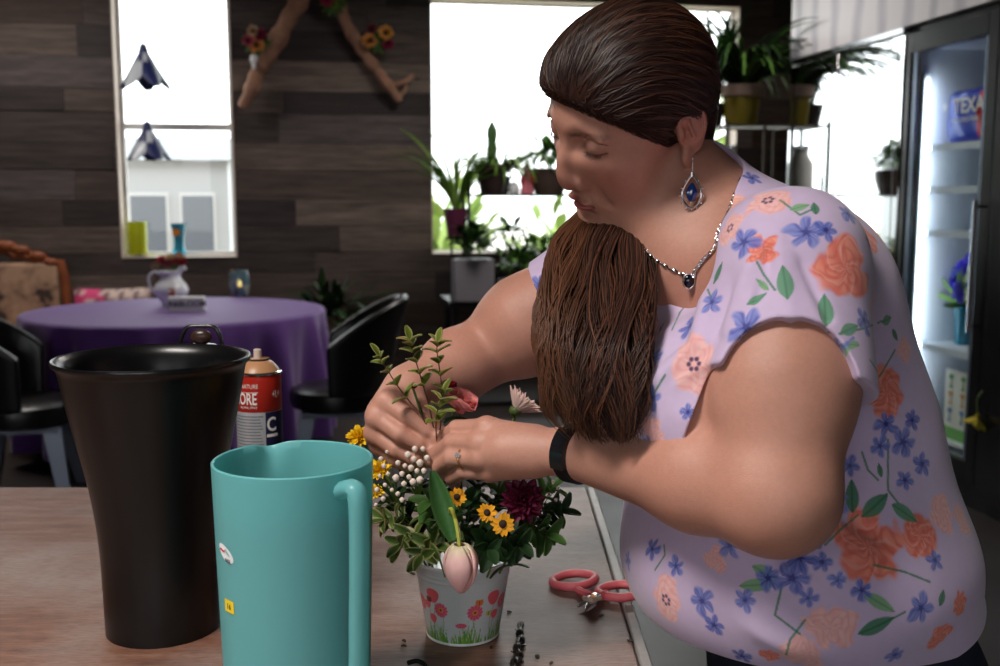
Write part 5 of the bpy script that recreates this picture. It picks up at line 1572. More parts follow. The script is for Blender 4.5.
for (x, y, Y, R, lb) in ((359, 437, 1.30, .0175, 'bright yellow mum peeking over the rim of the teal pitcher'), (379, 470, 1.26, .0165, 'yellow mum beside the right edge of the pitcher'), (376, 492, 1.24, .011, 'smaller yellow mum low against the pitcher')):
    e, c = flower('yellow_mum', lb, 'chrysanthemum', root_at(-.04, .01), at(x, y, Y), 'yellow mums on the left of the pail')
    bloom_head('petals', e, c, (-.1, -.6, .7), R, 5, srgb(238, 196, 26), srgb(244, 208, 40), wid=.34, open0=.1, open1=1.5, cupc=.3)
e, c = flower('pink_rose', 'coral pink rose between the two hands', 'rose', root_at(0, .01), at(459, 408, 1.285))
bloom_head('petals', e, c, (.45, -.35, .85), .0265, 6, srgb(222, 110, 108), srgb(238, 150, 146), wid=.95, open0=.05, open1=1.15, cupc=.42, curl=-.9)
q = MB(); q.col = DKG
for k in range(5): q.petal(c - Vector((.004, 0, .012)), (math.cos(k * 1.26), math.sin(k * 1.26), -.1), (0, 0, 1), .018, .006, curl=.4)
q.build('sepals', LEAFM, e)
for (x, y, Y, R, lb) in ((413, 388, 1.275, .0065, 'dark red bud behind the sprig near the far wrist'), (450, 389, 1.30, .012, 'deep red bloom mostly hidden behind the pink rose')):
    e, c = flower('red_bud', lb, 'flower bud', root_at(0, .02), at(x, y, Y), 'small dark red blooms between the hands')
    bloom_head('petals', e, c, (.1, -.5, .8), R, 3, srgb(120, 12, 40), srgb(150, 20, 50), wid=.8, open0=.05, open1=.9, cupc=.4, curl=-.8)
# pale daisy seen from behind its petals
e, c = flower('pale_daisy', 'pale pink daisy seen edge-on above the near wrist', 'daisy', root_at(.03, .03), at(516, 410, 1.30), r=.0020)
axd_ = Vector((.62, .10, .72)).normalized(); s1 = axd_.orthogonal().normalized()
q = MB()
for k in range(46):
    a = 2 * PI * k / 46 + rnd.gauss(0, .05); s_ = Matrix.Rotation(a, 3, axd_) @ s1; g = .92 + .12 * rnd.random(); q.col = tuple(g * v for v in srgb(238, 208, 198))
    q.petal(c + s_ * .004, (axd_ * (.70 + .35 * (k % 2)) + s_ * 1.0), axd_, .0300 * (.9 + .15 * rnd.random()), .0050, curl=-.25, n=5, cup=.15, tipw=2, th=.00025)
q.build('petals', PETM, e)
q = MB(); q.col = srgb(92, 112, 58); q.ellipsoid(c - axd_ * .001, (.0085, .0085, .0075), n=12, m=8); tag(q.build('calyx', LEAFM, e), 'green calyx')
# baby's breath: two sprays of tiny white buds
def babys(label, root, pts, R=.0042):
    e = empty('filler_spray', root, label=label, cat='filler flower', group='white filler flowers on the left of the pail'); o = Vector(root)
    q = MB(); hub = Vector()
    for p in pts: hub += Vector(p) - o
    hub = hub / len(pts) * .72 + Vector((0, 0, -.004))
    q.tube(smooth_path([Vector((0, 0, 0)), hub * .5 + Vector((0, 0, .008)), hub], 5), .0010, 6)
    for p in pts: q.tube([hub, (hub + Vector(p) - o) * .5 + Vector((0, 0, .003)), Vector(p) - o], .0005, 5)
    q.build('stalks', STEMM, e)
    wm_ = mat('bud_white', srgb(226, 208, 196), rough=.6, sss=.0)
    for p in pts:
        q = MB(); r = R * (.75 + .4 * rnd.random()); pc = Vector(p) - o
        q.ellipsoid(pc, (r * .85, r * .8, r), n=9, m=6)
        for k in range(4): q.ellipsoid(pc + Vector((math.cos(k * 1.6), math.sin(k * 1.6) * .8, .4)) * r * .45, (r * .5,) * 3, n=6, m=4)
        q.build('bud', wm_, e)
b1 = [(415, 449, 1.205), (423, 449, 1.20), (408, 455, 1.205), (414, 459, 1.20), (420, 463, 1.197), (427, 458, 1.20), (405, 466, 1.203), (411, 468, 1.198), (417, 471, 1.195), (424, 471, 1.195), (402, 474, 1.20), (409, 477, 1.196), (398, 463, 1.21), (413, 482, 1.195), (404, 484, 1.197), (420, 480, 1.195), (396, 478, 1.205)]
b2 = [(387, 452, 1.23), (381, 459, 1.23), (384, 466, 1.225), (388, 474, 1.22), (380, 476, 1.225), (385, 485, 1.215), (377, 490, 1.22), (392, 490, 1.212), (383, 499, 1.21), (398, 494, 1.207), (376, 505, 1.21), (402, 500, 1.20)]
babys('fuller spray of tiny white buds under the far hand', root_at(-.03, -.015), [at(*p) for p in b1])
babys('looser spray of tiny white buds close against the pitcher', root_at(-.04, -.01), [at(*p) for p in b2], .0034)
b3 = [(553, 482, 1.24), (558, 488, 1.235), (549, 494, 1.23), (556, 500, 1.23), (377, 520, 1.20)]
babys('few tiny pale buds peeping out right of the burgundy bloom', root_at(.04, 0), [at(*p) for p in b3[:4]], .0028)

# ================================================================= the back of the shop
def px_room(px, py, v):
    u, z = on_v(px, py, v); return u, v, z
def world_rm(px, py, v):
    u, z = on_v(px, py, v); return RM(u, v, z)
# ---- round table under the purple cloth
PZ = .80
tc_ = on_z(177, 310, PZ); dist = tc_.y / .985
PR = 143 / FPX * dist * 1.005
pt = empty('round_table', Vector((tc_.x, tc_.y, 0)), label='round side table hidden under the purple cloth', cat='table')
tcx = mat('table_dark', srgb(40, 30, 26), rough=.6)
q = MB(); q.lathe([(0, PZ - .035), (PR - .03, PZ - .035), (PR - .02, PZ - .02), (PR - .03, PZ - .006), (0, PZ - .006)], 64); q.build('tabletop', tcx, pt)
q = MB(); q.lathe([(.30, 0), (.30, .03), (.06, .06), (.05, PZ - .036)], 24, close=True); q.build('pedestal', tcx, pt)
q = MB(); n = 200; vs = []; fs = []
prof = [(0, PZ)] + [(PR * t, PZ) for t in (.3, .6, .85, .96)] + [(PR, PZ - .004), (PR + .008, PZ - .02), (PR + .012, PZ - .10), (PR + .016, PZ - .25), (PR + .02, PZ - .45), (PR + .026, PZ - .62), (PR + .03, PZ - .72)]
for i, (r, z) in enumerate(prof):
    for k in range(n):
        a = 2 * PI * k / n; dr = max(0, PZ - z - .01); amp = .055 * min(1, dr / .4)
        f = amp * (math.sin(a * 17 + 1.3 * math.sin(a * 3)) + .4 * math.sin(a * 31 + 2))
        vs.append(((r + f) * math.cos(a), (r + f) * math.sin(a), z + .002))
for i in range(len(prof) - 1):
    for k in range(n): k2 = (k + 1) % n; fs.append((i * n + k, i * n + k2, (i + 1) * n + k2, (i + 1) * n + k))
q.add(vs, fs); cl_ = q.build('tablecloth', mat('purple_cloth', srgb(96, 54, 134), rough=.6, sheen=.3, spec=.35), None, loc=Vector((tc_.x, tc_.y, 0)), ang=math.radians(80))
tag(cl_, 'purple cloth draped over the round table by the plank wall', 'tablecloth')

def on_cloth(px, py): return on_z(px, py, PZ + .003)
# ---- white pitcher vase of roses
v0 = on_cloth(172, 306); sc = v0.y / FPX
ves = empty('pitcher_vase', v0, label='white china pitcher on the purple table with a bunch of roses in it', cat='vase')
china = mat('china', srgb(222, 224, 228), rough=.15, spec=.6, coat=.3)
pr = [(0, 0), (.055, 0), (.058, .008), (.050, .016), (.072, .045), (.096, .080), (.100, .105), (.088, .135), (.064, .160), (.055, .185), (.062, .205), (.072, .216), (.069, .217), (.056, .200), (.050, .180), (.0, .150)]
q = MB(); q.lathe([(r_ * 1.05, z_) for r_, z_ in pr], 40); q.build('body', china, ves)
q = MB(); q.tube(smooth_path([(-.060, 0, .195), (-.100, 0, .210), (-.135, 0, .180), (-.130, 0, .120), (-.095, 0, .075)], 6), .009, 8); q.build('handle', china, ves)
q = MB(); q.petal((.05, 0, .215), (1, 0, .35), (0, 0, 1), .05, .05, curl=.3, cup=.5, th=.003); q.build('spout', china, ves)
q = MB(); q.col = srgb(216, 130, 80); P0 = Vector((.03, -.098, .095))
for k in range(6): q.petal(P0, (math.cos(k * 1.05), -.15, math.sin(k * 1.05)), (0, -1, 0), .028, .02, curl=.1, cup=.1)
q.build('painted_rose', PETM, ves)
rnd = random.Random(3)
for (dx, dz, c, lb) in ((-.075, .240, srgb(196, 170, 140), 'cream rose leaning out on the left of the china pitcher'), (-.045, .275, srgb(196, 66, 86), 'crimson rose on the upper left in the china pitcher'), (0, .285, srgb(226, 196, 160), 'cream rose at the top middle of the china pitcher'),
                   (.030, .265, srgb(190, 90, 84), 'rust-red rose in the middle of the china pitcher'), (.070, .262, srgb(170, 48, 66), 'dark red rose on the right in the china pitcher'), (-.012, .245, srgb(206, 100, 110), 'pink rose low at the mouth of the china pitcher'), (.055, .290, srgb(220, 180, 150), 'pale rose at the top right of the china pitcher')):
    e = empty('rose', v0 + Vector((0, 0, .18)), label=lb, cat='rose', group='roses in the china pitcher'); c_ = Vector((dx, rnd.uniform(-.03, .03), dz - .18))
    q = MB(); q.tube([(0, 0, 0), c_], .003, 6); q.build('stem', STEMM, e)
    bloom_head('petals', e, c_, (dx * 4, -.4, .8), .040, 3, tuple(x * .8 for x in c), c, wid=.95, open0=.1, open1=1.2, cupc=.4, curl=-.8)
for (dx, dz) in ((-.11, .215), (.10, .235), (-.06, .22)):
    pass
# ---- card box
cb = on_cloth(187, 311); bx = empty('card_box', cb, .12, label='small white box with dark lettering in front of the china pitcher', cat='box')
q = MB(); q.box((0, 0, .042), (.205, .08, .084)); q.build('box_body', mat('card_white', srgb(214, 214, 210), rough=.6), bx, bevel=.003)
text_mesh('lettering', 'R&BLOOM', .046, dk, bx, loc=(.01, -.041, .045), rot=(PI / 2, 0, 0), ext=.0008, bold=.001)
# ---- candle holder with a lit candle
ca = on_cloth(240, 296); ch = empty('candle_holder', ca, label='bluish mosaic glass candle holder glowing orange at the back of the purple table', cat='candle holder')
gcol = bpy.data.materials.new('mosaic_glass'); gcol.use_nodes = True; b = gcol.node_tree.nodes['Principled BSDF']
vr = gcol.node_tree.nodes.new('ShaderNodeTexVoronoi'); vr.inputs['Scale'].default_value = 26; cr = gcol.node_tree.nodes.new('ShaderNodeValToRGB')
cr.color_ramp.interpolation = 'CONSTANT'; e_ = cr.color_ramp.elements; e_[0].color = (*srgb(120, 160, 176), 1); e_[1].position = .55; e_[1].color = (*srgb(190, 206, 206), 1); x_ = e_.new(.78); x_.color = (*srgb(150, 110, 80), 1)
tcc = gcol.node_tree.nodes.new('ShaderNodeTexCoord'); gcol.node_tree.links.new(tcc.outputs['Object'], vr.inputs[0]); gcol.node_tree.links.new(vr.outputs['Color'], cr.inputs[0]); gcol.node_tree.links.new(cr.outputs[0], b.inputs['Base Color'])
b.inputs['Roughness'].default_value = .15; b.inputs['Transmission Weight'].default_value = .6
q = MB(); q.lathe([(0, 0), (.055, 0), (.060, .01), (.070, .08), (.068, .14), (.060, .178), (.057, .178), (.064, .14), (.066, .08), (.054, .012), (0, .012)], 32); q.build('glass_cup', gcol, ch)
q = MB(); q.lathe([(0, .013), (.04, .013), (.04, .06), (0, .06)], 24); q.build('candle', mat('wax', srgb(230, 190, 150), rough=.5), ch)
q = MB(); q.ellipsoid((0, 0, .085), (.012, .012, .022), n=12, m=8); q.build('flame', mat('flame', (1, .5, .15), emit=(1, .42, .10), estr=14), ch)

# ---- dining chairs: black padded bucket shells on brushed legs
black_l = mat('black_leather', srgb(20, 19, 20), rough=.30, spec=.55, bump=.12, bscale=120, noise=.15, nscale=8)
legm = mat('brushed_leg', srgb(112, 118, 134), rough=.38, metal=.5)
def chair(loc, rz, label):
    """faces local +x"""
    e = empty('dining_chair', loc, rz, label=label, cat='chair', group='black dining chairs at the purple table')
    q = MB(); nn = 22; mm = 9; vs = []; fs = []                 # curved back shell wrapping the sitter
    for j in range(mm + 1):
        t = j / mm; z = .46 + .50 * t
        for i in range(nn + 1):
            a = math.radians(-98 + 196 * i / nn) + PI
            wrap = abs(i / nn - .5) * 2
            h = z - (wrap ** 2.2) * .24 * t
            r = .235 + .035 * t; lean = .10 * t * (1 - wrap ** 2)
            vs.append((r * math.cos(a) * 1.0 - lean + .01, r * math.sin(a) * 1.04, h))
    for j in range(mm):
        for i in range(nn): a = j * (nn + 1) + i; fs.append((a, a + 1, a + nn + 2, a + nn + 1))
    q.add(vs, fs); o = q.build('backrest', black_l, e); m = o.modifiers.new('thick', 'SOLIDIFY'); m.thickness = .045; m.offset = 0
    b_ = o.modifiers.new('bevel', 'BEVEL'); b_.width = .015; b_.segments = 3; b_.limit_method = 'ANGLE'
    q = MB(); q.lathe([(0, .365), (.20, .365), (.245, .385), (.255, .43), (.245, .470), (.21, .485), (0, .480)], 40); q.build('seat', black_l, e)
    for sx in (-1, 1):
        for sy in (-1, 1):
            q = MB(); q.add([Vector((sx * .15 + a * .045, sy * .15 + b__ * .012, .37)) for a in (-1, 1) for b__ in (-1, 1)] + [Vector((sx * .21 + a * .028, sy * .20 + b__ * .012, 0)) for a in (-1, 1) for b__ in (-1, 1)],
                            [(0, 1, 3, 2), (4, 6, 7, 5), (0, 4, 5, 1), (2, 3, 7, 6), (0, 2, 6, 4), (1, 5, 7, 3)]); q.build('leg', legm, e, bevel=.003)
    q = MB(); q.box((0, 0, .355), (.36, .36, .02)); q.build('seat_frame', legm, e, bevel=.002)
    return e
cr_ = at(338, 400, 5.45); chair(Vector((cr_.x, cr_.y, 0)), math.radians(188), 'black padded chair with a curved back on the right of the purple table')
cl2 = at(28, 400, 5.05); chair(Vector((cl2.x - .02, cl2.y, 0)), math.radians(12), 'black padded chair cut by the left edge, in front of the purple table')

# ---- carved chaise with an upholstered back, left by the wall
vb = 8.22
def cz_(px, py): u, z = on_v(px, py, vb); return u, z
uA, zA = cz_(-60, 262); uB, zB = cz_(64, 262); _, zt_ = cz_(20, 238)
uC = on_v(165, 300, vb)[0]
so = empty('chaise_longue', RM(0, 0, 0), PHI, label='antique carved wooden chaise with a floral upholstered back beside the plank wall', cat='chaise')
wd = mat('carved_wood', srgb(140, 76, 44), rough=.4, noise=.25, nscale=14, bump=.3, bscale=60)
fab = bpy.data.materials.new('tapestry'); fab.use_nodes = True; b = fab.node_tree.nodes['Principled BSDF']; b.inputs['Roughness'].default_value = .85
tn = fab.node_tree.nodes.new('ShaderNodeTexNoise'); tn.inputs['Scale'].default_value = 9; tn.inputs['Detail'].default_value = 3; cr = fab.node_tree.nodes.new('ShaderNodeValToRGB')
e_ = cr.color_ramp.elements; e_[0].position = .36; e_[0].color = (*srgb(70, 54, 48), 1); e_[1].position = .60; e_[1].color = (*srgb(186, 150, 122), 1); x_ = e_.new(.44); x_.color = (*srgb(150, 118, 98), 1)
tcc = fab.node_tree.nodes.new('ShaderNodeTexCoord'); fab.node_tree.links.new(tcc.outputs['Object'], tn.inputs[0]); fab.node_tree.links.new(tn.outputs[0], cr.inputs[0]); fab.node_tree.links.new(cr.outputs[0], b.inputs['Base Color'])
ztop = zA
q = MB(); pts = [(uA, vb, .35), (uA, vb, ztop - .12)] + [(uA + (uB - uA) * t, vb, ztop - .02 + .10 * math.sin(PI * t) ** 2 * (1 if t < .6 else .8) + .012 * math.sin(t * 40)) for t in np.linspace(.03, .97, 24)] + [(uB, vb, ztop - .12), (uB + .02, vb, .35)]
q.tube(pts, .034, 8); q.build('back_frame', wd, so)
for (px, py, s) in ((8, 246, .055), (22, 250, .05), (38, 256, .05), (52, 262, .042)):
    u, z = cz_(px, py); q = MB(); q.ellipsoid((u, vb - .02, z), (s * 1.3, .03, s * .75)); q.ellipsoid((u - s * .7, vb - .025, z + s * .2), (s * .6, .03, s * .6)); q.build('carving', wd, so)
q = MB(); q.box(((uA + uB) / 2, vb - .005, (ztop + .40) / 2), (uB - uA - .08, .07, ztop - .42)); q.build('back_cushion', fab, so, bevel=.03, seg=4)
q = MB(); q.box(((uA + uC) / 2, vb - .27, .40), (uC - uA, .50, .14)); q.build('seat', fab, so, bevel=.04, seg=4)
q = MB(); q.box(((uA + uC) / 2, vb - .27, .30), (uC - uA + .02, .52, .07)); q.build('seat_rail', wd, so, bevel=.01)
for (u, v) in ((uA + .05, vb - .48), (uC - .05, vb - .48), (uA + .05, vb - .05), (uC - .05, vb - .05)):
    q = MB(); q.lathe([(.018, 0), (.022, .04), (.034, .12), (.024, .17), (.036, .262)], 16, c=(u, v, 0)); q.build('leg', wd, so)
# bolster cushion on the chaise
pc0 = world_rm(111, 300, vb - .22); u0_, _ = on_v(72, 295, vb - .22); u1_, _ = on_v(152, 295, vb - .22)
zt2 = on_v(110, 288, vb - .22)[1]
cs = empty('cushion', RM((u0_ + u1_) / 2, vb - .22, .475), PHI, label='cream cushion with a pink corner print propped on the chaise behind the purple table', cat='cushion')
q = MB(); nx_, nz_ = 16, 12; hw_, hh_ = (u1_ - u0_) / 2, (zt2 - .475) / 2; vs = []; fs = []; cc = []
for side in (-1, 1):
    o = len(vs)
    for j in range(nz_ + 1):
        for i in range(nx_ + 1):
            x, z = -1 + 2 * i / nx_, -1 + 2 * j / nz_
            th = .085 * ((1 - x ** 4) * (1 - z ** 4)) ** .5; pin = 1 - .06 * (1 - x * x) if abs(z) == 1 else 1
            vs.append((x * hw_ * (1 - .05 * (1 - z * z)), side * th + .10 * (z * .5), (z * (1 - .07 * (1 - x * x)) + 1) * hh_))
            pk_ = x < -.2 and z > .2 and (math.sin(x * 9) * math.sin(z * 8 + 1) > -.2); st_ = math.sin(x * 17 + z * 5) > .3
            cc.append(srgb(214, 70, 122) if pk_ else (srgb(120, 96, 96) if st_ else srgb(214, 190, 180)))
    for j in range(nz_):
        for i in range(nx_): a = o + j * (nx_ + 1) + i; fs.append((a, a + 1, a + nx_ + 2, a + nx_ + 1))
q.col = (1, 1, 1); q.add(vs, fs); q.c = cc; q.build('cushion_cover', mat('cushion_fabric', rough=.85, attr='Col'), cs)

# ---- leafy floor plant between table and chair
def leaf_clump(q, c, R, nl, L, w, cols, rnd, flat=.7, up=.3):
    for k in range(nl):
        a = rnd.random() * 2 * PI; el = rnd.uniform(-.3, 1.3); d = Vector((math.cos(a) * math.cos(el), math.sin(a) * math.cos(el), math.sin(el) * flat + up * .3))
        p = Vector(c) + d * R * rnd.uniform(.15, .9); g = rnd.uniform(.7, 1.25); q.col = tuple(x * g for x in rnd.choice(cols))
        q.petal(p, rdir(d, .35), (0, 0, 1), L * rnd.uniform(.6, 1.2), w * rnd.uniform(.7, 1.1), curl=rnd.uniform(.2, .9), n=4, m=1, cup=.15)
rnd = random.Random(31)
DG = [srgb(40, 66, 34), srgb(54, 84, 40), srgb(30, 50, 28)]
MGc = [srgb(84, 128, 54), srgb(112, 158, 70), srgb(60, 98, 44)]
LGc = [srgb(120, 156, 60), srgb(150, 184, 84), srgb(96, 136, 52)]
def potted(name, label, base, pot_prof, potm, group=None, nl=50, R=.2, h=.2, L=.12, w=.05, cols=DG, cat='potted plant', kind='bush', **kw):
    e = empty(name, base, label=label, cat=cat, group=group)
    top = pot_prof[-1][1]
    q = MB(); q.lathe([(0, 0)] + pot_prof + [(pot_prof[-1][0] - .008, top), (pot_prof[-1][0] - .012, top - .03), (0, top - .03)], 32); q.build('pot', potm, e)
    q = MB(); q.col = cols[0]
    if kind == 'bush': leaf_clump(q, (0, 0, top + h), R, nl, L, w, cols, rnd)
    elif kind == 'grass':
        for k in range(nl):
            a = rnd.random() * 2 * PI; le = L * rnd.uniform(.6, 1.15); g = rnd.uniform(.75, 1.2); q.col = tuple(x * g for x in rnd.choice(cols))
            q.petal((0.02 * math.cos(a), .02 * math.sin(a), top - .02), (math.cos(a) * kw.get('out', .5), math.sin(a) * kw.get('out', .5), 1), (-math.cos(a), -math.sin(a), .3), le, w, curl=kw.get('curl', 1.5) * rnd.uniform(.7, 1.3), n=8, m=1, cup=.25)
    q.build('foliage', LEAFM, e, ang=math.radians(80))
    if kind == 'bush':
        q = MB()
        for k in range(5): a = k * 1.3; q.tube(smooth_path([(0, 0, top - .03), (R * .2 * math.cos(a), R * .2 * math.sin(a), top + h * .5), (R * .5 * math.cos(a), R * .5 * math.sin(a), top + h * 1.2)], 4), .004, 5)
        q.build('stems', STEMM, e)
    return e
terra = mat('pot_dark', srgb(52, 44, 42), rough=.6); 
fp = world_rm(335, 420, 7.35)
potted('floor_plant', 'dark leafy floor plant between the purple table and the right chair', Vector((fp.x, fp.y, 0)), [(.13, 0), (.15, .10), (.18, .32), (.185, .34)], terra, nl=130, R=.34, h=.26, L=.20, w=.06, cols=DG)

# ---- things on the left window's sill and hanging in it
vs_ = V_BACK + .06; zs1 = W1z0 + .024
def sillp(px): return RM(on_v(px, 250, vs_)[0], vs_, zs1)
yg = mat('yellow_green_glass', srgb(206, 214, 40), rough=.15, trans=.25); bgm = mat('aqua_glass', srgb(60, 170, 200), rough=.12, trans=.5)
e = empty('glass_vase', sillp(138), label='yellow-green straight glass vase in the left corner of the left window', cat='vase')
q = MB(); q.lathe([(0, 0), (.066, 0), (.070, .01), (.072, .25), (.068, .25), (.064, .012), (0, .012)], 32); q.build('vase_body', yg, e)
q = MB(); q.lathe([(0, .013), (.062, .013), (.062, .16), (0, .16)], 24); q.build('filling', mat('yellow_fill', srgb(214, 206, 40), rough=.5), e)
e = empty('glass_vase', sillp(179), label='turquoise glass vase with a painted orange flower, middle of the left window sill', cat='vase')
q = MB(); q.lathe([(0, 0), (.050, 0), (.055, .01), (.042, .06), (.040, .12), (.055, .20), (.062, .235), (.058, .235), (.036, .12), (.038, .06), (0, .012)], 32); q.build('vase_body', bgm, e)
q = MB(); q.col = srgb(236, 150, 40)
for k in range(7): q.petal((0, -.055, .17), (math.cos(k * .9), -.1, math.sin(k * .9)), (0, -1, 0), .035, .02, curl=.1)
q.build('painted_flower', PETM, e)
blug = mat('blue_petal_glass', srgb(34, 42, 92), rough=.4, spec=.35); pale = mat('pale_petal_glass', srgb(190, 196, 204), rough=.2)
def petal_lamp(px, py, w_px, h_px, label):
    v = 8.15; c = world_rm(px, py, v); k = v / FPX; e = empty('glass_flower', c, label=label, cat='hanging ornament', group='blue glass flowers hanging in the left window')
    H_ = h_px * k; R_ = w_px * k / 2
    q = MB(); q.lathe([(.006, 0), (.022, -.008), (.030, -.04), (.040, -.075), (.020, -.085), (0, -.08)], 16); q.build('cap', blug, e)
    for j in range(5):
        a = j * 2 * PI / 5 + .5; s = Vector((math.cos(a), math.sin(a), 0)); q = MB()
        q.petal(Vector((0, 0, -.05)) + s * .02, s * .60 + Vector((0, 0, -1)), s, (H_ - .04) * 1.0, R_ * 1.15, curl=-.05, n=8, cup=-.25, th=.003, m=3)
        o = q.build('petal', pale if j in (3,) else blug, e)
    return e
petal_lamp(143, 43, 38, 46, 'upper of two hanging blue glass flowers in the left window')
petal_lamp(147, 121, 40, 40, 'lower of two hanging blue glass flowers in the left window')
q = MB(); pa = world_rm(143, 43, 8.15); pb_ = world_rm(147, 121, 8.15); q.tube([Vector((pa.x, pa.y, H_CEIL - .002)), pa], .0025, 5); q.tube([pa + Vector((.0, 0, -.08)), pb_], .0025, 5)
tag(q.build('hanging_cord', mat('cord', (.05, .05, .06), rough=.6)), 'thin cord the two blue glass flowers hang from', 'cord')

# ---- driftwood hung on the wall with flower clusters
drift = mat('driftwood', srgb(158, 118, 96), rough=.8, noise=.3, nscale=12, bump=.6, bscale=30)
def branch(label, pts, rs, forks=()):
    v = V_BACK - .125; o = world_rm(*pts[0], v); e = empty('driftwood_branch', o, label=label, cat='driftwood', group='driftwood branches on the plank wall')
    k = v / FPX
    P_ = [world_rm(*p, v) - o + Vector((0, .03 * math.sin(i * 2.1), 0)) for i, p in enumerate(pts)]
    sp = smooth_path(P_, 6); rr = np.interp(np.linspace(0, 1, len(sp)), np.linspace(0, 1, len(rs)), rs)
    q = MB(); q.tube(sp, [r * k * (1 + .12 * math.sin(i * 1.7) + .08 * math.sin(i * .9)) for i, r in enumerate(rr)], 9); q.build('limb', drift, e)
    for f, r in forks:
        q = MB(); q.tube(smooth_path([world_rm(*p, v) - o for p in f], 5), [r * k * (1 - .5 * t) for t in np.linspace(0, 1, (len(f) - 1) * 5 + 1)], 7); q.build('fork', drift, e)
    return e
branch('thick bent driftwood limb with its foot pointing down left on the plank wall', [(318, -34), (303, -6), (290, 18), (272, 50), (258, 68), (253, 88), (242, 107)], [9, 9, 8.5, 8.5, 7.5, 7, 4.5])
branch('thin driftwood limb running down right to a forked tip on the plank wall', [(322, -30), (336, -4), (345, 20), (358, 44), (374, 66), (388, 84), (400, 101)], [7, 6.5, 6, 6, 5.5, 5, 3.5], [([(390, 86), (404, 82), (413, 75)], 3.4), ([(397, 96), (404, 92), (406, 84)], 2.6)])
def cluster(px, py, specs, label):
    v = V_BACK - .22; o = world_rm(px, py, v); e = empty('flower_cluster', o, label=label, cat='flower cluster', group='artificial flower clusters on the driftwood')
    for (dx, dy, R, ci, co) in specs:
        c_ = world_rm(px + dx, py + dy, v) - o; bloom_head('bloom', e, c_, (.1, -1, .2), R, 3, ci, co, wid=.6, open0=.3, open1=1.4, cupc=.25)
        q = MB(); q.ellipsoid(c_ + Vector((0, -.012, 0)), (R * .25,) * 3, n=8, m=5); q.build('center', mat('dark_center', srgb(40, 22, 20), rough=.8), e)
    q = MB(); q.col = MGc[0]
    for k in range(12): a = k * .55; q.petal((0, .03, 0), (math.cos(a), -.1, math.sin(a)), (0, -1, 0), .11, .035, curl=.4, n=4)
    q.build('leaves', LEAFM, e); return e
OR1, OR2, BU1, BU2, CR1 = srgb(190, 120, 60), srgb(222, 160, 90), srgb(120, 26, 56), srgb(150, 40, 76), srgb(210, 180, 150)
cluster(255, 41, [(2, 4, .062, OR1, OR2), (6, -6, .052, BU1, BU2), (-7, 0, .050, BU2, srgb(190, 80, 110)), (-2, -10, .048, OR2, CR1)], 'flower cluster on the thick driftwood limb, left')
cluster(378, 39, [(-8, 2, .062, OR1, OR2), (8, -6, .062, OR2, srgb(232, 176, 90)), (10, 5, .050, BU1, BU2), (-6, -10, .045, BU1, srgb(130, 60, 70))], 'flower cluster on the thin driftwood limb, right')
cluster(332, 2, [(-5, -2, .055, BU2, srgb(200, 70, 100)), (6, -8, .055, OR1, OR2), (2, 3, .035, MGc[1], LGc[1])], 'flower cluster at the top where the driftwood limbs meet')
q = MB(); c_ = world_rm(254, 59, V_BACK - .17); q.ellipsoid((0, 0, 0), (.030, .02, .045)); q.ellipsoid((0, 0, -.05), (.018, .015, .03)); tag(q.build('seashell', china, None, loc=c_), 'small white shell ornament under the left flower cluster', 'ornament')

# ---- plant display in front of the big window
VP = 7.35
def vp(px, py, v=VP): return world_rm(px, py, v)
dkst = mat('rack_metal', srgb(34, 32, 34), rough=.45, metal=.5)
zc0 = on_v(470, 298, VP)[1]
uL, uR = on_v(444, 298, VP)[0], on_v(700, 298, VP)[0]
e = empty('console_table', RM((uL + uR) / 2, VP, 0), PHI, label='dark console table under the big window holding the plants', cat='table')
q = MB(); q.box((0, 0, zc0 - .02), (uR - uL, .55, .04)); q.build('tabletop', dkst, e, bevel=.004)
for sx in (-1, 1):
    for sy in (-1, 1): q = MB(); q.box((sx * ((uR - uL) / 2 - .05), sy * .23, (zc0 - .04) / 2), (.04, .04, zc0 - .041)); q.build('leg', dkst, e)
q = MB(); q.box((0, 0, .25), (uR - uL - .15, .45, .02)); q.build('lower_shelf', dkst, e)
# tiered plant rack standing on it
us0, zs0 = on_v(464, 194, VP + .05); us1 = on_v(640, 194, VP + .05)[0]
e = empty('plant_rack', RM((us0 + us1) / 2, VP + .08, zc0 + .001), PHI, label='dark metal plant rack with a thin shelf across the big window', cat='rack')
q = MB(); q.box((0, 0, zs0 - zc0 - .008), (us1 - us0, .30, .016)); q.build('shelf', dkst, e, bevel=.003)
for sx in (-1, 1):
    for sy in (-1, 1): q = MB(); q.tube([(sx * ((us1 - us0) / 2 - .02), sy * .14, 0), (sx * ((us1 - us0) / 2 - .02), sy * .14, zs0 - zc0 + .13)], .012, 8); q.build('post', dkst, e)
SH = zs0 + .0005
def shelfp(px, dv=.0): v = VP + .08 + dv; return RM(on_v(px, 190, v)[0], v, SH)
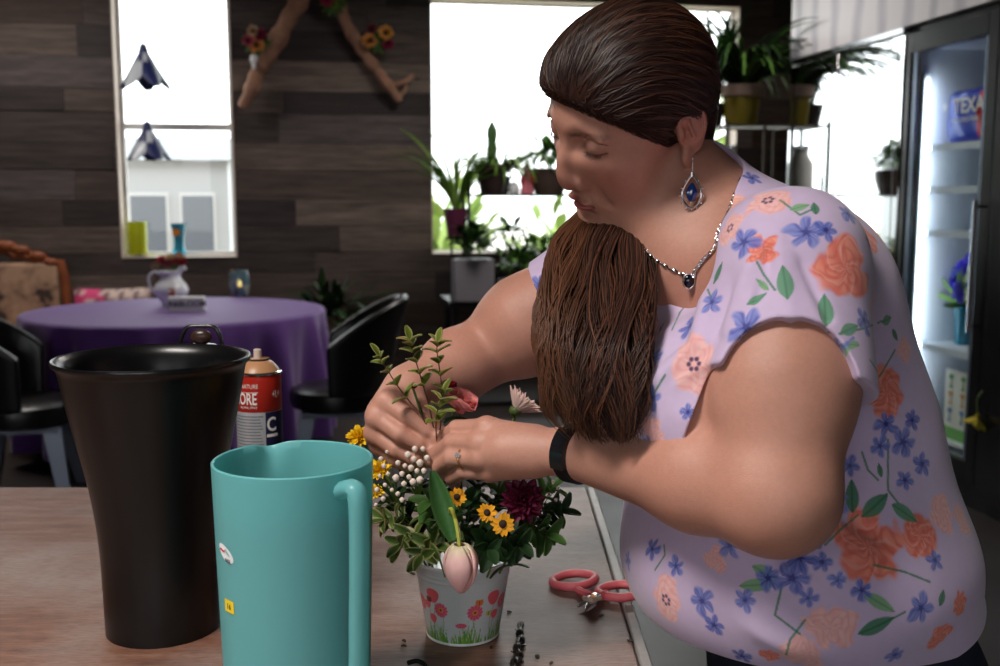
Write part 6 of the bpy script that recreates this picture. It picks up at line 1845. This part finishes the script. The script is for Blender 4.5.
# columnar cactus in a brown pot
e = empty('potted_cactus', shelfp(492), label='tall thin cactus in a dark brown pot on the window rack', cat='potted plant')
q = MB(); q.lathe([(0, 0), (.075, 0), (.085, .02), (.110, .165), (.125, .168), (.125, .205), (.112, .205), (.106, .18), (0, .18)], 32); q.build('pot', mat('pot_brown', srgb(58, 42, 38), rough=.7), e)
q = MB(); vs = []; n = 40; zz_ = np.linspace(0, 1, 14); H_ = 48 * VP / FPX
prof = [(.030 * (1 if t < .85 else max(.05, 1 - (t - .85) / .15)) * (1 + .12 * math.sin(t * 20)), .18 + H_ * t) for t in zz_]
for (r, z) in prof:
    for k in range(n): a = 2 * PI * k / n; rr = r * (1 + .18 * math.cos(a * 6)); vs.append((rr * math.cos(a), rr * math.sin(a), z))
q.add(vs, [(i * n + k, i * n + (k + 1) % n, (i + 1) * n + (k + 1) % n, (i + 1) * n + k) for i in range(len(prof) - 1) for k in range(n)]); q.build('cactus_stem', mat('cactus_green', srgb(60, 92, 48), rough=.6), e)
potted('spider_plant', 'airy pale spider plant behind the cactus, arching on both sides of it', shelfp(500, .10), [(.06, 0), (.08, .12), (.085, .13)], terra, nl=64, L=.46, w=.026, cols=LGc, kind='grass', curl=2.1, out=.6)
potted('basket_plant', 'bushy green plant in a dark wicker basket on the window rack', shelfp(549), [(.10, 0), (.135, .10), (.140, .17), (.145, .18)], mat('wicker', srgb(66, 50, 42), rough=.8, noise=.4, nscale=90, bump=.8, bscale=90), nl=90, R=.15, h=.09, L=.09, w=.05, cols=MGc)
e = empty('pink_figurine', shelfp(527, -.05), label='small pink and red figurine beside the wicker basket on the window rack', cat='figurine')
q = MB(); q.lathe([(0, 0), (.050, 0), (.048, .03), (.030, .10), (.036, .13), (.018, .155), (0, .155)], 24); q.build('figure_body', mat('fig_pink', srgb(214, 120, 132), rough=.4), e)
q = MB(); q.ellipsoid((0, 0, .175), (.032, .03, .034)); q.build('head', mat('fig_head', srgb(226, 190, 180), rough=.4), e)
q = MB(); q.ellipsoid((-.03, -.01, .09), (.02, .02, .04)); q.ellipsoid((.03, -.01, .09), (.02, .02, .04)); q.build('wing', mat('fig_red', srgb(176, 52, 60), rough=.4), e)
e = empty('small_jar', shelfp(514, -.06), label='little white lidded jar between cactus pot and pink figurine', cat='jar')
q = MB(); q.lathe([(0, 0), (.035, 0), (.042, .03), (.036, .06), (.030, .065)], 24); q.build('jar_body', china, e)
q = MB(); q.lathe([(.034, .065), (.030, .078), (.008, .084), (.010, .094), (0, .096)], 24); q.build('lid', china, e)
# purple pot hooked on the left post with long thin leaves
zpp = on_v(456, 238, VP - .02)[1]
hkp = RM(on_v(456, 238, VP - .02)[0], VP - .02, zpp)
potted('purple_pot_plant', 'plum-coloured pot of long thin arching leaves at the left edge of the big window', hkp, [(.055, 0), (.060, .02), (.085, .19), (.088, .205)], mat('pot_plum', srgb(92, 34, 62), rough=.45), nl=38, L=.66, w=.024, cols=LGc, kind='grass', curl=1.1, out=.25)
e = empty('plant_stool', Vector((hkp.x, hkp.y, zc0)), label='slim metal riser under the plum-coloured pot', cat='stand')
q = MB(); q.lathe([(0, zpp - zc0 - .012), (.07, zpp - zc0 - .012), (.07, zpp - zc0 - .001), (0, zpp - zc0 - .001)], 24); q.build('plate', dkst, e)
for k in range(3): q = MB(); a = k * 2.09; q.tube([(.06 * math.cos(a), .06 * math.sin(a), zpp - zc0 - .013), (.07 * math.cos(a), .07 * math.sin(a), .001)], .006, 6); q.build('leg', dkst, e)
# grey box planter with a dark bush
u0g, u1g = on_v(453, 280, VP - .2)[0], on_v(492, 280, VP - .2)[0]; zg1 = on_v(470, 259, VP - .2)[1]
bp0 = RM((u0g + u1g) / 2, VP - .2, zc0 + .001)
e = empty('box_planter', bp0, PHI, label='light grey square planter with a small dark green bush in the big window', cat='potted plant')
w_ = u1g - u0g; hgt = zg1 - zc0
q = MB(); q.box((0, 0, hgt / 2), (w_, w_ * .8, hgt)); q.build('box', mat('planter_grey', srgb(120, 116, 122), rough=.6), e, bevel=.006)
q = MB(); q.col = DG[0]; leaf_clump(q, (0, 0, hgt + .10), .19, 120, .09, .055, DG + MGc[:1], rnd); q.build('foliage', LEAFM, e)
# trailing bushes to the right of it
for (px, py, v, R, nl, cols, lb, nm) in ((520, 262, VP - .12, .20, 90, MGc, 'loose green houseplant right of the grey planter', 'houseplant'), (545, 255, VP - .05, .20, 80, LGc[:2] + MGc, 'yellow-green houseplant next to her shoulder in the big window', 'houseplant'),
                                       (510, 232, VP - .10, .13, 40, DG + MGc, 'tall leggy plant with dark leaves beneath the rack shelf', 'houseplant')):
    p = vp(px, py, v); base = Vector((p.x, p.y, zc0 + .001)); hh = max(.05, p.z - zc0 - .16)
    potted(nm, lb, base, [(.06, 0), (.075, .09), (.085, .13), (.088, .14)], mat('pot_grey', srgb(110, 108, 112), rough=.6), 'leafy houseplants on the console table', nl=nl, R=R, h=hh, L=.085, w=.05, cols=cols)

# ---- baker's rack with big spider plant, right of the window
VR = 6.75
zsr = on_v(750, 126, VR)[1]; ur0, ur1 = on_v(716, 126, VR)[0], on_v(787, 126, VR)[0]
e = empty('wire_rack', RM((ur0 + ur1) / 2, VR, 0), PHI, label='tall wire rack standing between the big window and the coolers', cat='rack')
wirem = mat('wire_grey', srgb(84, 76, 70), rough=.4, metal=.6)
for zz__ in (zsr, zsr - .75, .35):
    q = MB(); wdt = ur1 - ur0
    for sy in (-.2, .2): q.tube([(-wdt / 2, sy, zz__ - .01), (wdt / 2, sy, zz__ - .01)], .006, 6)
    for sx in (-1, 1): q.tube([(sx * wdt / 2, -.2, zz__ - .01), (sx * wdt / 2, .2, zz__ - .01)], .006, 6)
    for k in range(18): x = -wdt / 2 + wdt * (k + .5) / 18; q.tube([(x, -.2, zz__ - .0035), (x, .2, zz__ - .0035)], .003, 5)
    q.build('shelf', wirem, e)
for sx in (-1, 0.02, 1):
    for sy in (-.2, .2):
        if sx == 0.02 and sy > 0: continue
        q = MB(); q.tube([(sx * (ur1 - ur0) / 2, sy, 0), (sx * (ur1 - ur0) / 2, sy, zsr + (.0 if sx == 0.02 else .02))], .013, 8); q.build('post', wirem, e)
pr_ = RM(on_v(741, 120, VR)[0], VR, zsr + .001)
potg = mat('pot_amber', srgb(150, 132, 44), rough=.2, coat=.4)
e = potted('large_spider_plant', 'big dark spider plant in an amber glazed pot on the wire rack', pr_, [(.095, 0), (.11, .02), (.128, .20)], potg, nl=220, L=.88, w=.032, cols=DG + MGc[:2], kind='grass', curl=1.7, out=.62)
q = MB(); q.lathe([(.128, .185), (.145, .19), (.147, .262), (.138, .262), (.132, .20)], 36); tag(q.build('rim', mat('pot_cream', srgb(196, 166, 150), rough=.4), e), 'cream glazed rim')
pr2 = RM(on_v(712, 120, VR + .08)[0], VR + .08, zsr + .001)
potted('aloe', 'upright spiky aloe behind her head on the wire rack', pr2, [(.06, 0), (.085, .13), (.09, .15)], terra, nl=22, L=.62, w=.05, cols=DG + MGc[:1], kind='grass', curl=.25, out=.24)
for (px, dz, lb, col) in ((729, 0, 'small white jar on the second shelf of the wire rack', srgb(220, 220, 214)), (775, 0, 'squat dark green jar on the second shelf of the wire rack', srgb(60, 84, 66))):
    p = RM(on_v(px, 150, VR)[0], VR, zsr - .749); e = empty('jar', p, label=lb, cat='jar')
    q = MB(); q.lathe([(0, 0), (.07, 0), (.085, .05), (.085, .50 if px == 729 else .18), (.05, .56 if px == 729 else .22), (.05, .60 if px == 729 else .25)], 24); q.build('jar_body', mat('jar_%d' % px, col, rough=.25), e)
    q = MB(); z0 = .60 if px == 729 else .25; q.lathe([(.055, z0), (.055, z0 + .02), (0, z0 + .02)], 24); q.build('lid', steel, e)

# ================================================================= floral coolers along the right
UC = U_COOL
def vz(px, py): return on_u(px, py, UC)
vA = vz(790, 65)[0]; vB = vz(838.5, 60)[0]; vC = vz(908, 38)[0]; vD = vz(1000, 2)[0] - .55
zTop = vz(790, 66)[1]; 
blackm = mat('cooler_black', srgb(16, 17, 20), rough=.22, spec=.6); mirror = mat('mirror_door', (.78, .80, .82), rough=.035, metal=1); chrome = mat('chrome_trim', (.78, .78, .80), rough=.16, metal=1)
def cbox(q, v0, v1, u0, u1, z0, z1): return q.box(((u0 + u1) / 2, (v0 + v1) / 2, (z0 + z1) / 2), (abs(u1 - u0), abs(v1 - v0), abs(z1 - z0)))
D_ = .78
c1 = empty('display_cooler', (0, 0, 0), PHI, label='tall cooler with two mirror-bright doors, furthest along the right', cat='cooler')
q = MB(); cbox(q, vC + .004, vA, UC + .035, UC + D_, .06, zTop + .46); q.build('cabinet', blackm, c1, bevel=.008)
q = MB(); cbox(q, vC + .02, vA - .02, UC + .06, UC + D_ - .03, 0, .06); q.build('plinth', blackm, c1)
for (a, b_) in ((vB + .004, vA - .008), (vC + .030, vB - .004)):
    q = MB(); cbox(q, a, b_, UC, UC + .034, .14, zTop - .008); d = q.build('door', mirror, c1, bevel=.004)
    q = MB(); s = .055
    for (x0, x1, y0, y1) in ((a + s, a + s + .006, .14 + s, zTop - s), (b_ - s - .006, b_ - s, .14 + s, zTop - s), (a + s, b_ - s, zTop - s - .006, zTop - s), (a + s, b_ - s, .14 + s, .14 + s + .006)):
        cbox(q, x0, x1, UC - .0015, UC + .002, y0, y1)
    q.build('door_groove', blackm, d)
    q = MB(); hv = a + .03 if a > vB else b_ - .03; q.tube([(UC - .035, hv, .95), (UC - .035, hv, 1.35)], .010, 8); q.tube([(UC - .035, hv, .97), (UC + .002, hv, .97)], .007, 6); q.tube([(UC - .035, hv, 1.33), (UC + .002, hv, 1.33)], .007, 6); q.build('handle', chrome, d)
q = MB(); cbox(q, vC + .03, vA, UC - .012, UC + .03, zTop, zTop + .028); q.build('trim_strip', chrome, c1)
hs = bpy.data.materials.new('header_panel'); hs.use_nodes = True; b = hs.node_tree.nodes['Principled BSDF']; b.inputs['Roughness'].default_value = .35
wv = hs.node_tree.nodes.new('ShaderNodeTexWave'); wv.bands_direction = 'Y'; wv.inputs['Scale'].default_value = 1.3; wv.inputs['Distortion'].default_value = 3; wv.inputs['Detail'].default_value = 2
cr = hs.node_tree.nodes.new('ShaderNodeValToRGB'); cr.color_ramp.elements[0].color = (*srgb(196, 194, 204), 1); cr.color_ramp.elements[1].color = (*srgb(232, 230, 234), 1); cr.color_ramp.elements[1].position = .5  # soft drape shadows put into the panel colour
tcc = hs.node_tree.nodes.new('ShaderNodeTexCoord'); hs.node_tree.links.new(tcc.outputs['Object'], wv.inputs[0]); hs.node_tree.links.new(wv.outputs[0], cr.inputs[0]); hs.node_tree.links.new(cr.outputs[0], b.inputs['Base Color'])
q = MB(); cbox(q, vD, vA - .015, UC - .008, UC + .03, zTop + .030, zTop + .46); 
hd_ = q.build('header_sign', hs, c1, bevel=.003); tag(hd_, 'white lit-looking header panel with dark lettering')
mt = mat('header_ink', srgb(70, 64, 70), rough=.5)
lt = text_mesh('lettering', 'FLORAL', .27, mt, hd_, loc=(UC - .0095, vz(880, 4)[0], zTop + .335), rot=(PI / 2, 0, -PI / 2), ext=.0008, align='LEFT')

c2 = empty('glass_door_cooler', (0, 0, 0), PHI, label='black framed cooler with a clear glass door and lit white shelves, at the right edge', cat='cooler')
liner = mat('cooler_liner', srgb(196, 204, 216), rough=.45)
zt3 = zTop - .06; q = MB(); t = .05
cbox(q, vC - t, vC, UC + .035, UC + D_, .06, zTop + .028); cbox(q, vD, vD + t, UC + .035, UC + D_, .06, zTop + .028)
cbox(q, vD + t, vC - t, UC + .035, UC + D_, zTop - .08, zTop + .028); cbox(q, vD + t, vC - t, UC + .035, UC + D_, .06, .20); cbox(q, vD + t, vC - t, UC + D_ - t, UC + D_, .20, zTop - .08)
q.build('cabinet', blackm, c2)
q = MB(); i = .004
cbox(q, vC - t - i, vC - t - .001, UC + .05, UC + D_ - t - .001, .201, zTop - .081); cbox(q, vD + t + .001, vD + t + i, UC + .05, UC + D_ - t - .001, .201, zTop - .081)
cbox(q, vD + t + i, vC - t - i, UC + D_ - t - i, UC + D_ - t - .001, .201, zTop - .081); cbox(q, vD + t + i, vC - t - i, UC + .05, UC + D_ - t - i, .201, .205); cbox(q, vD + t + i, vC - t - i, UC + .05, UC + D_ - t - i, zTop - .085, zTop - .081)
q.build('lining', liner, c2)
q = MB(); cbox(q, vD + .02, vC - .02, UC + .06, UC + D_ - .03, 0, .06); q.build('plinth', blackm, c2)
# door: near stile seen at the right edge of the photo
vS = vz(986, 100)[0]
q = MB(); fw = .045
cbox(q, vC - fw, vC - .004, UC - .006, UC + .034, .14, zTop - .01); cbox(q, vS - fw - .03, vS, UC - .006, UC + .034, .14, zTop - .01)
cbox(q, vS, vC - fw, UC - .006, UC + .034, zTop - .11, zTop - .01); cbox(q, vS, vC - fw, UC - .006, UC + .034, .14, .24)
dr = q.build('door', blackm, c2, bevel=.004)
q = MB(); cbox(q, vC - fw - .045, vC - fw - .001, UC + .004, UC + .024, .241, zTop - .111); cbox(q, vS + .001, vS + .03, UC + .004, UC + .024, .241, zTop - .111); q.build('inner_trim', mat('grey_trim', srgb(120, 132, 150), rough=.25, metal=.7), dr)
q = MB(); cbox(q, vS + .031, vC - fw - .046, UC + .010, UC + .016, .241, zTop - .111); q.build('glass', glassm, dr)
q = MB(); hv = vS - .03; q.tube([(UC - .045, hv, .85), (UC - .045, hv, 1.45)], .011, 8); q.tube([(UC - .045, hv, .88), (UC - .004, hv, .88)], .008, 6); q.tube([(UC - .045, hv, 1.42), (UC - .004, hv, 1.42)], .008, 6); q.build('handle', chrome, dr)
q = MB(); cbox(q, vD + .01, vS - fw - .034, UC - .006, UC + .034, .14, zTop - .01); q.build('second_door', blackm, c2, bevel=.004)
# lamp strips inside
l_ = bpy.data.lights.new('cooler_lamp', 'AREA'); l_.shape = 'RECTANGLE'; l_.size = .03; l_.size_y = 1.6; l_.energy = 2.4; l_.color = (.86, .93, 1.0)
lo = bpy.data.objects.new('cooler_lamp', l_); C.objects.link(lo); lp = RM(UC + .075, vC - t - .05, 1.25); lo.location = lp; lo.rotation_euler = (PI / 2, 0, PHI + math.radians(-38)); lo.parent = None
q = MB(); cbox(q, vC - t - .030, vC - t - .006, UC + .055, UC + .085, .40, 2.08); q.build('lamp_strip', mat('lamp_strip', srgb(225, 235, 245), rough=.4), c2)
def uin(px, py, u): return on_u(px, py, u)
UI = UC + .36
shelf_z = []
for (px, py) in ((965, 143), (965, 187), (965, 232), (965, 352)):
    v_, z_ = uin(px, py, UC + .12); shelf_z.append(z_)
    q = MB(); cbox(q, vD + t + .006, vC - t - .006, UC + .10, UC + D_ - t - .01, z_ - .012, z_); q.build('shelf', mat('wire_shelf_white', srgb(214, 220, 226), rough=.4), c2)
    q = MB(); cbox(q, vD + t + .006, vC - t - .006, UC + .090, UC + .099, z_ - .03, z_ + .004); q.build('price_rail', mat('price_rail', srgb(190, 200, 210), rough=.4), c2)
# blue and red bag of ice on the top shelf
vb0 = uin(952, 120, UC + .20)[0]; vb1 = vb0 - .50; zb0 = shelf_z[0] + .001; zb1 = uin(965, 90, UC + .2)[1]
bg_ = empty('printed_bag', RM(UC + .20, (vb0 + vb1) / 2, zb0), PHI, label='blue and red plastic bag lettered TEXAS on the top cooler shelf', cat='bag')
def pillow_bag(y0, y1, col, nm, lab=None):
    q = MB(); nx_, nz_ = 12, 12; vs = []; fs = []; Hh = zb1 - zb0; Wv = vb0 - vb1
    for side in (-1, 1):
        o = len(vs)
        for j in range(nz_ + 1):
            for i in range(nx_ + 1):
                yy = y0 + (y1 - y0) * i / nx_; z = j / nz_; th = .07 * ((1 - (2 * yy - 1) ** 4) * (1 - (2 * z - 1) ** 6)) ** .5
                vs.append((side * th + .004 * math.sin(yy * 21 + z * 9), (.5 - yy) * Wv * (1 - .04 * math.sin(z * PI)), z * Hh))
        for j in range(nz_):
            for i in range(nx_): a = o + j * (nx_ + 1) + i; fs.append((a, a + 1, a + nx_ + 2, a + nx_ + 1))
    q.add(vs, fs); r_ = q.build(nm, col, bg_); 
    if lab: tag(r_, lab)
    return r_
pillow_bag(0, .62, mat('bag_blue', srgb(40, 66, 190), rough=.3), 'bag_front'); pillow_bag(.62, 1, mat('bag_red', srgb(206, 36, 56), rough=.3), 'red_panel', 'red side panel')
text_mesh('lettering', 'TEXAS', .098, wht, bg_, loc=(-.083, -.03, (zb1 - zb0) * .66), rot=(PI / 2, 0, -PI / 2), ext=.001, bold=.002)
text_mesh('lettering', 'ICE COLD PURE', .030, wht, bg_, loc=(-.083, .01, (zb1 - zb0) * .42), rot=(PI / 2, 0, -PI / 2), ext=.001)
q = MB(); st = [(.030 * math.cos(PI / 2 + k * PI / 5) * (1 if k % 2 == 0 else .4), .030 * math.sin(PI / 2 + k * PI / 5) * (1 if k % 2 == 0 else .4)) for k in range(10)]
q.add([(-.070, .205 - a, (zb1 - zb0) * .70 + b_) for a, b_ in st], [tuple(range(10))]); q.build('star', wht, bg_)
# flowers in a bucket on the lower shelf
zf = shelf_z[3] + .001; fb = RM(UC + .30, uin(968, 340, UC + .3)[0], zf)
fbk = empty('cooler_vase', fb, label='clear vase on the lower cooler shelf full of blue-violet flowers', cat='vase')
q = MB(); q.lathe([(0, 0), (.06, 0), (.065, .01), (.075, .20), (.072, .20), (.060, .012), (0, .012)], 24); q.build('vase_body', bgm, fbk)
for k, (dy, dz, c, lb) in enumerate(((.10, .34, srgb(60, 60, 190), 'deep blue iris at the left in the cooler vase'), (.02, .40, srgb(72, 60, 200), 'violet-blue iris at the top in the cooler vase'), (-.09, .36, srgb(220, 226, 190), 'white lily at the right in the cooler vase'), (.06, .26, srgb(50, 50, 170), 'blue iris low on the left in the cooler vase'), (-.03, .28, srgb(90, 80, 200), 'pale violet iris in the middle of the cooler vase'), (-.13, .27, srgb(214, 220, 170), 'cream lily low on the right in the cooler vase'))):
    e = empty('cut_flower', fb + Vector((0, 0, .02)), PHI, label=lb, cat='cut flower', group='blue and white flowers in the cooler vase'); c_ = Vector((rnd.uniform(-.06, .03), dy, dz - .02))
    q = MB(); q.tube(smooth_path([(0, 0, 0), (0, dy * .3, .18), c_], 5), .004, 6); q.build('stem', STEMM, e)
    bloom_head('petals', e, c_, (-1, dy * 3, .4), .075, 3, c, tuple(min(1, x * 1.2) for x in c), wid=.6, open0=.3, open1=1.4, cupc=.3, curl=.2)
    q = MB(); q.col = MGc[1]
    for j in range(4): q.petal((0, dy * .3, .18), rdir((-.3, dy * 5, 1), .4), (-1, 0, 0), .2, .03, curl=.5)
    q.build('leaves', LEAFM, e)
# white card with little printed pictures, standing below
vcd, _ = uin(962, 420, UC + .15); zc1 = uin(962, 372, UC + .15)[1]; zc2 = uin(962, 443, UC + .15)[1]
cdp = RM(UC + .15, vcd, zc2); 
q = MB(); v_, z_ = vcd, zc2
q = MB(); cbox(q, vD + t + .006, vC - t - .006, UC + .10, UC + D_ - t - .01, zc2 - .014, zc2 - .002); q.build('shelf', _mats['wire_shelf_white'], c2)
cd_ = empty('care_card', cdp, PHI, label='white card with small plant pictures and a green band under the cooler flowers', cat='card')
q = MB(); q.box((0, 0, (zc1 - zc2) / 2), (.006, .30, zc1 - zc2)); q.build('card', mat('card_paper', srgb(224, 226, 216), rough=.6), cd_)
q = MB(); q.box((-.004, 0, .03), (.002, .30, .06)); q.build('green_band', mat('card_green', srgb(110, 170, 90), rough=.6), cd_)
for k in range(3):
    for j in range(3):
        q = MB(); y_ = -.10 + .10 * j; z_ = .10 + k * .085; q.tube([(-.0042, y_, z_), (-.0042, y_, z_ + .035)], .003, 5); q.ellipsoid((-.0045, y_, z_ + .045), (.002, .020, .013), n=10, m=6); q.ellipsoid((-.0045, y_, z_ - .005), (.002, .013, .009), n=10, m=6); q.build('picture', mat('card_pic%d' % (k % 3), [srgb(80, 130, 180), srgb(200, 140, 70), srgb(90, 150, 90)][k % 3], rough=.6), cd_)
# yellow bloom hooked on the door stile
yp = RM(UC - .03, vz(983, 420)[0], vz(983, 412)[1])
e = empty('yellow_bloom', yp, PHI, label='drooping yellow flower hanging by the cooler door frame', cat='flower')
q = MB(); q.tube(smooth_path([(.02, 0, .10), (-.005, 0, .06), (0, 0, 0)], 5), .003, 6); q.build('stem', STEMM, e)
bloom_head('petals', e, Vector((0, 0, -.02)), (-.4, 0, -1), .07, 2, srgb(214, 200, 60), srgb(230, 214, 80), wid=.5, open0=.3, open1=1.0, cupc=.3)

# ================================================================= outside the windows, washed out by daylight
rnd = random.Random(77)
def hedge(label, u, v, R, nl, cols, L=.35):
    e = empty('garden_shrub', RM(u, v, -.15), label=label, cat='shrub', group='pale shrubs outside the windows')
    q = MB(); q.col = cols[0]; leaf_clump(q, (0, 0, R * .9), R, nl, L, L * .45, cols, rnd, flat=1); q.build('foliage', LEAFM, e)
    q = MB(); q.tube([(0, 0, 0), (0, 0, R)], .04, 6); q.build('trunk', drift, e)
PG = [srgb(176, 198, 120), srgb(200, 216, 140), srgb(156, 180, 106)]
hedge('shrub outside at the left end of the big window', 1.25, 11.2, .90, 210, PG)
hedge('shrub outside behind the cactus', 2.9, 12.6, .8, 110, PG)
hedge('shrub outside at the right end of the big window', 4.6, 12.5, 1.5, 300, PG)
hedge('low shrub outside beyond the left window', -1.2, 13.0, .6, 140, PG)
pw_ = mat('white_render', srgb(176, 178, 182), rough=.8)
e = empty('garden_shed', RM(-1.45, 11.6, -.15), PHI, label='pale garden shed with grey windows outside the left window', cat='shed')
q = MB(); q.box((0, 0, 1.0), (1.05, 1.0, 2.0)); q.build('wall', pw_, e)
q = MB(); q.add([(-.6, -.6, 2.0), (.6, -.6, 2.0), (.6, .6, 2.0), (-.6, .6, 2.0), (-.6, 0, 2.25), (.6, 0, 2.25)], [(0, 1, 5, 4), (2, 3, 4, 5), (0, 4, 3), (1, 2, 5), (0, 3, 2, 1)]); q.build('roof', mat('shed_roof', srgb(150, 154, 158), rough=.7), e)
for (x, w_) in ((-.26, .34), (.22, .30)):
    q = MB(); q.box((x, -.505, 1.30), (w_ + .05, .03, .75)); f_ = q.build('window_frame', mat('shed_frame', srgb(214, 214, 214), rough=.6), e)
    q = MB(); q.box((x, -.525, 1.30), (w_, .02, .68)); q.build('pane', mat('slat_grey', srgb(104, 110, 120), rough=.5), f_)
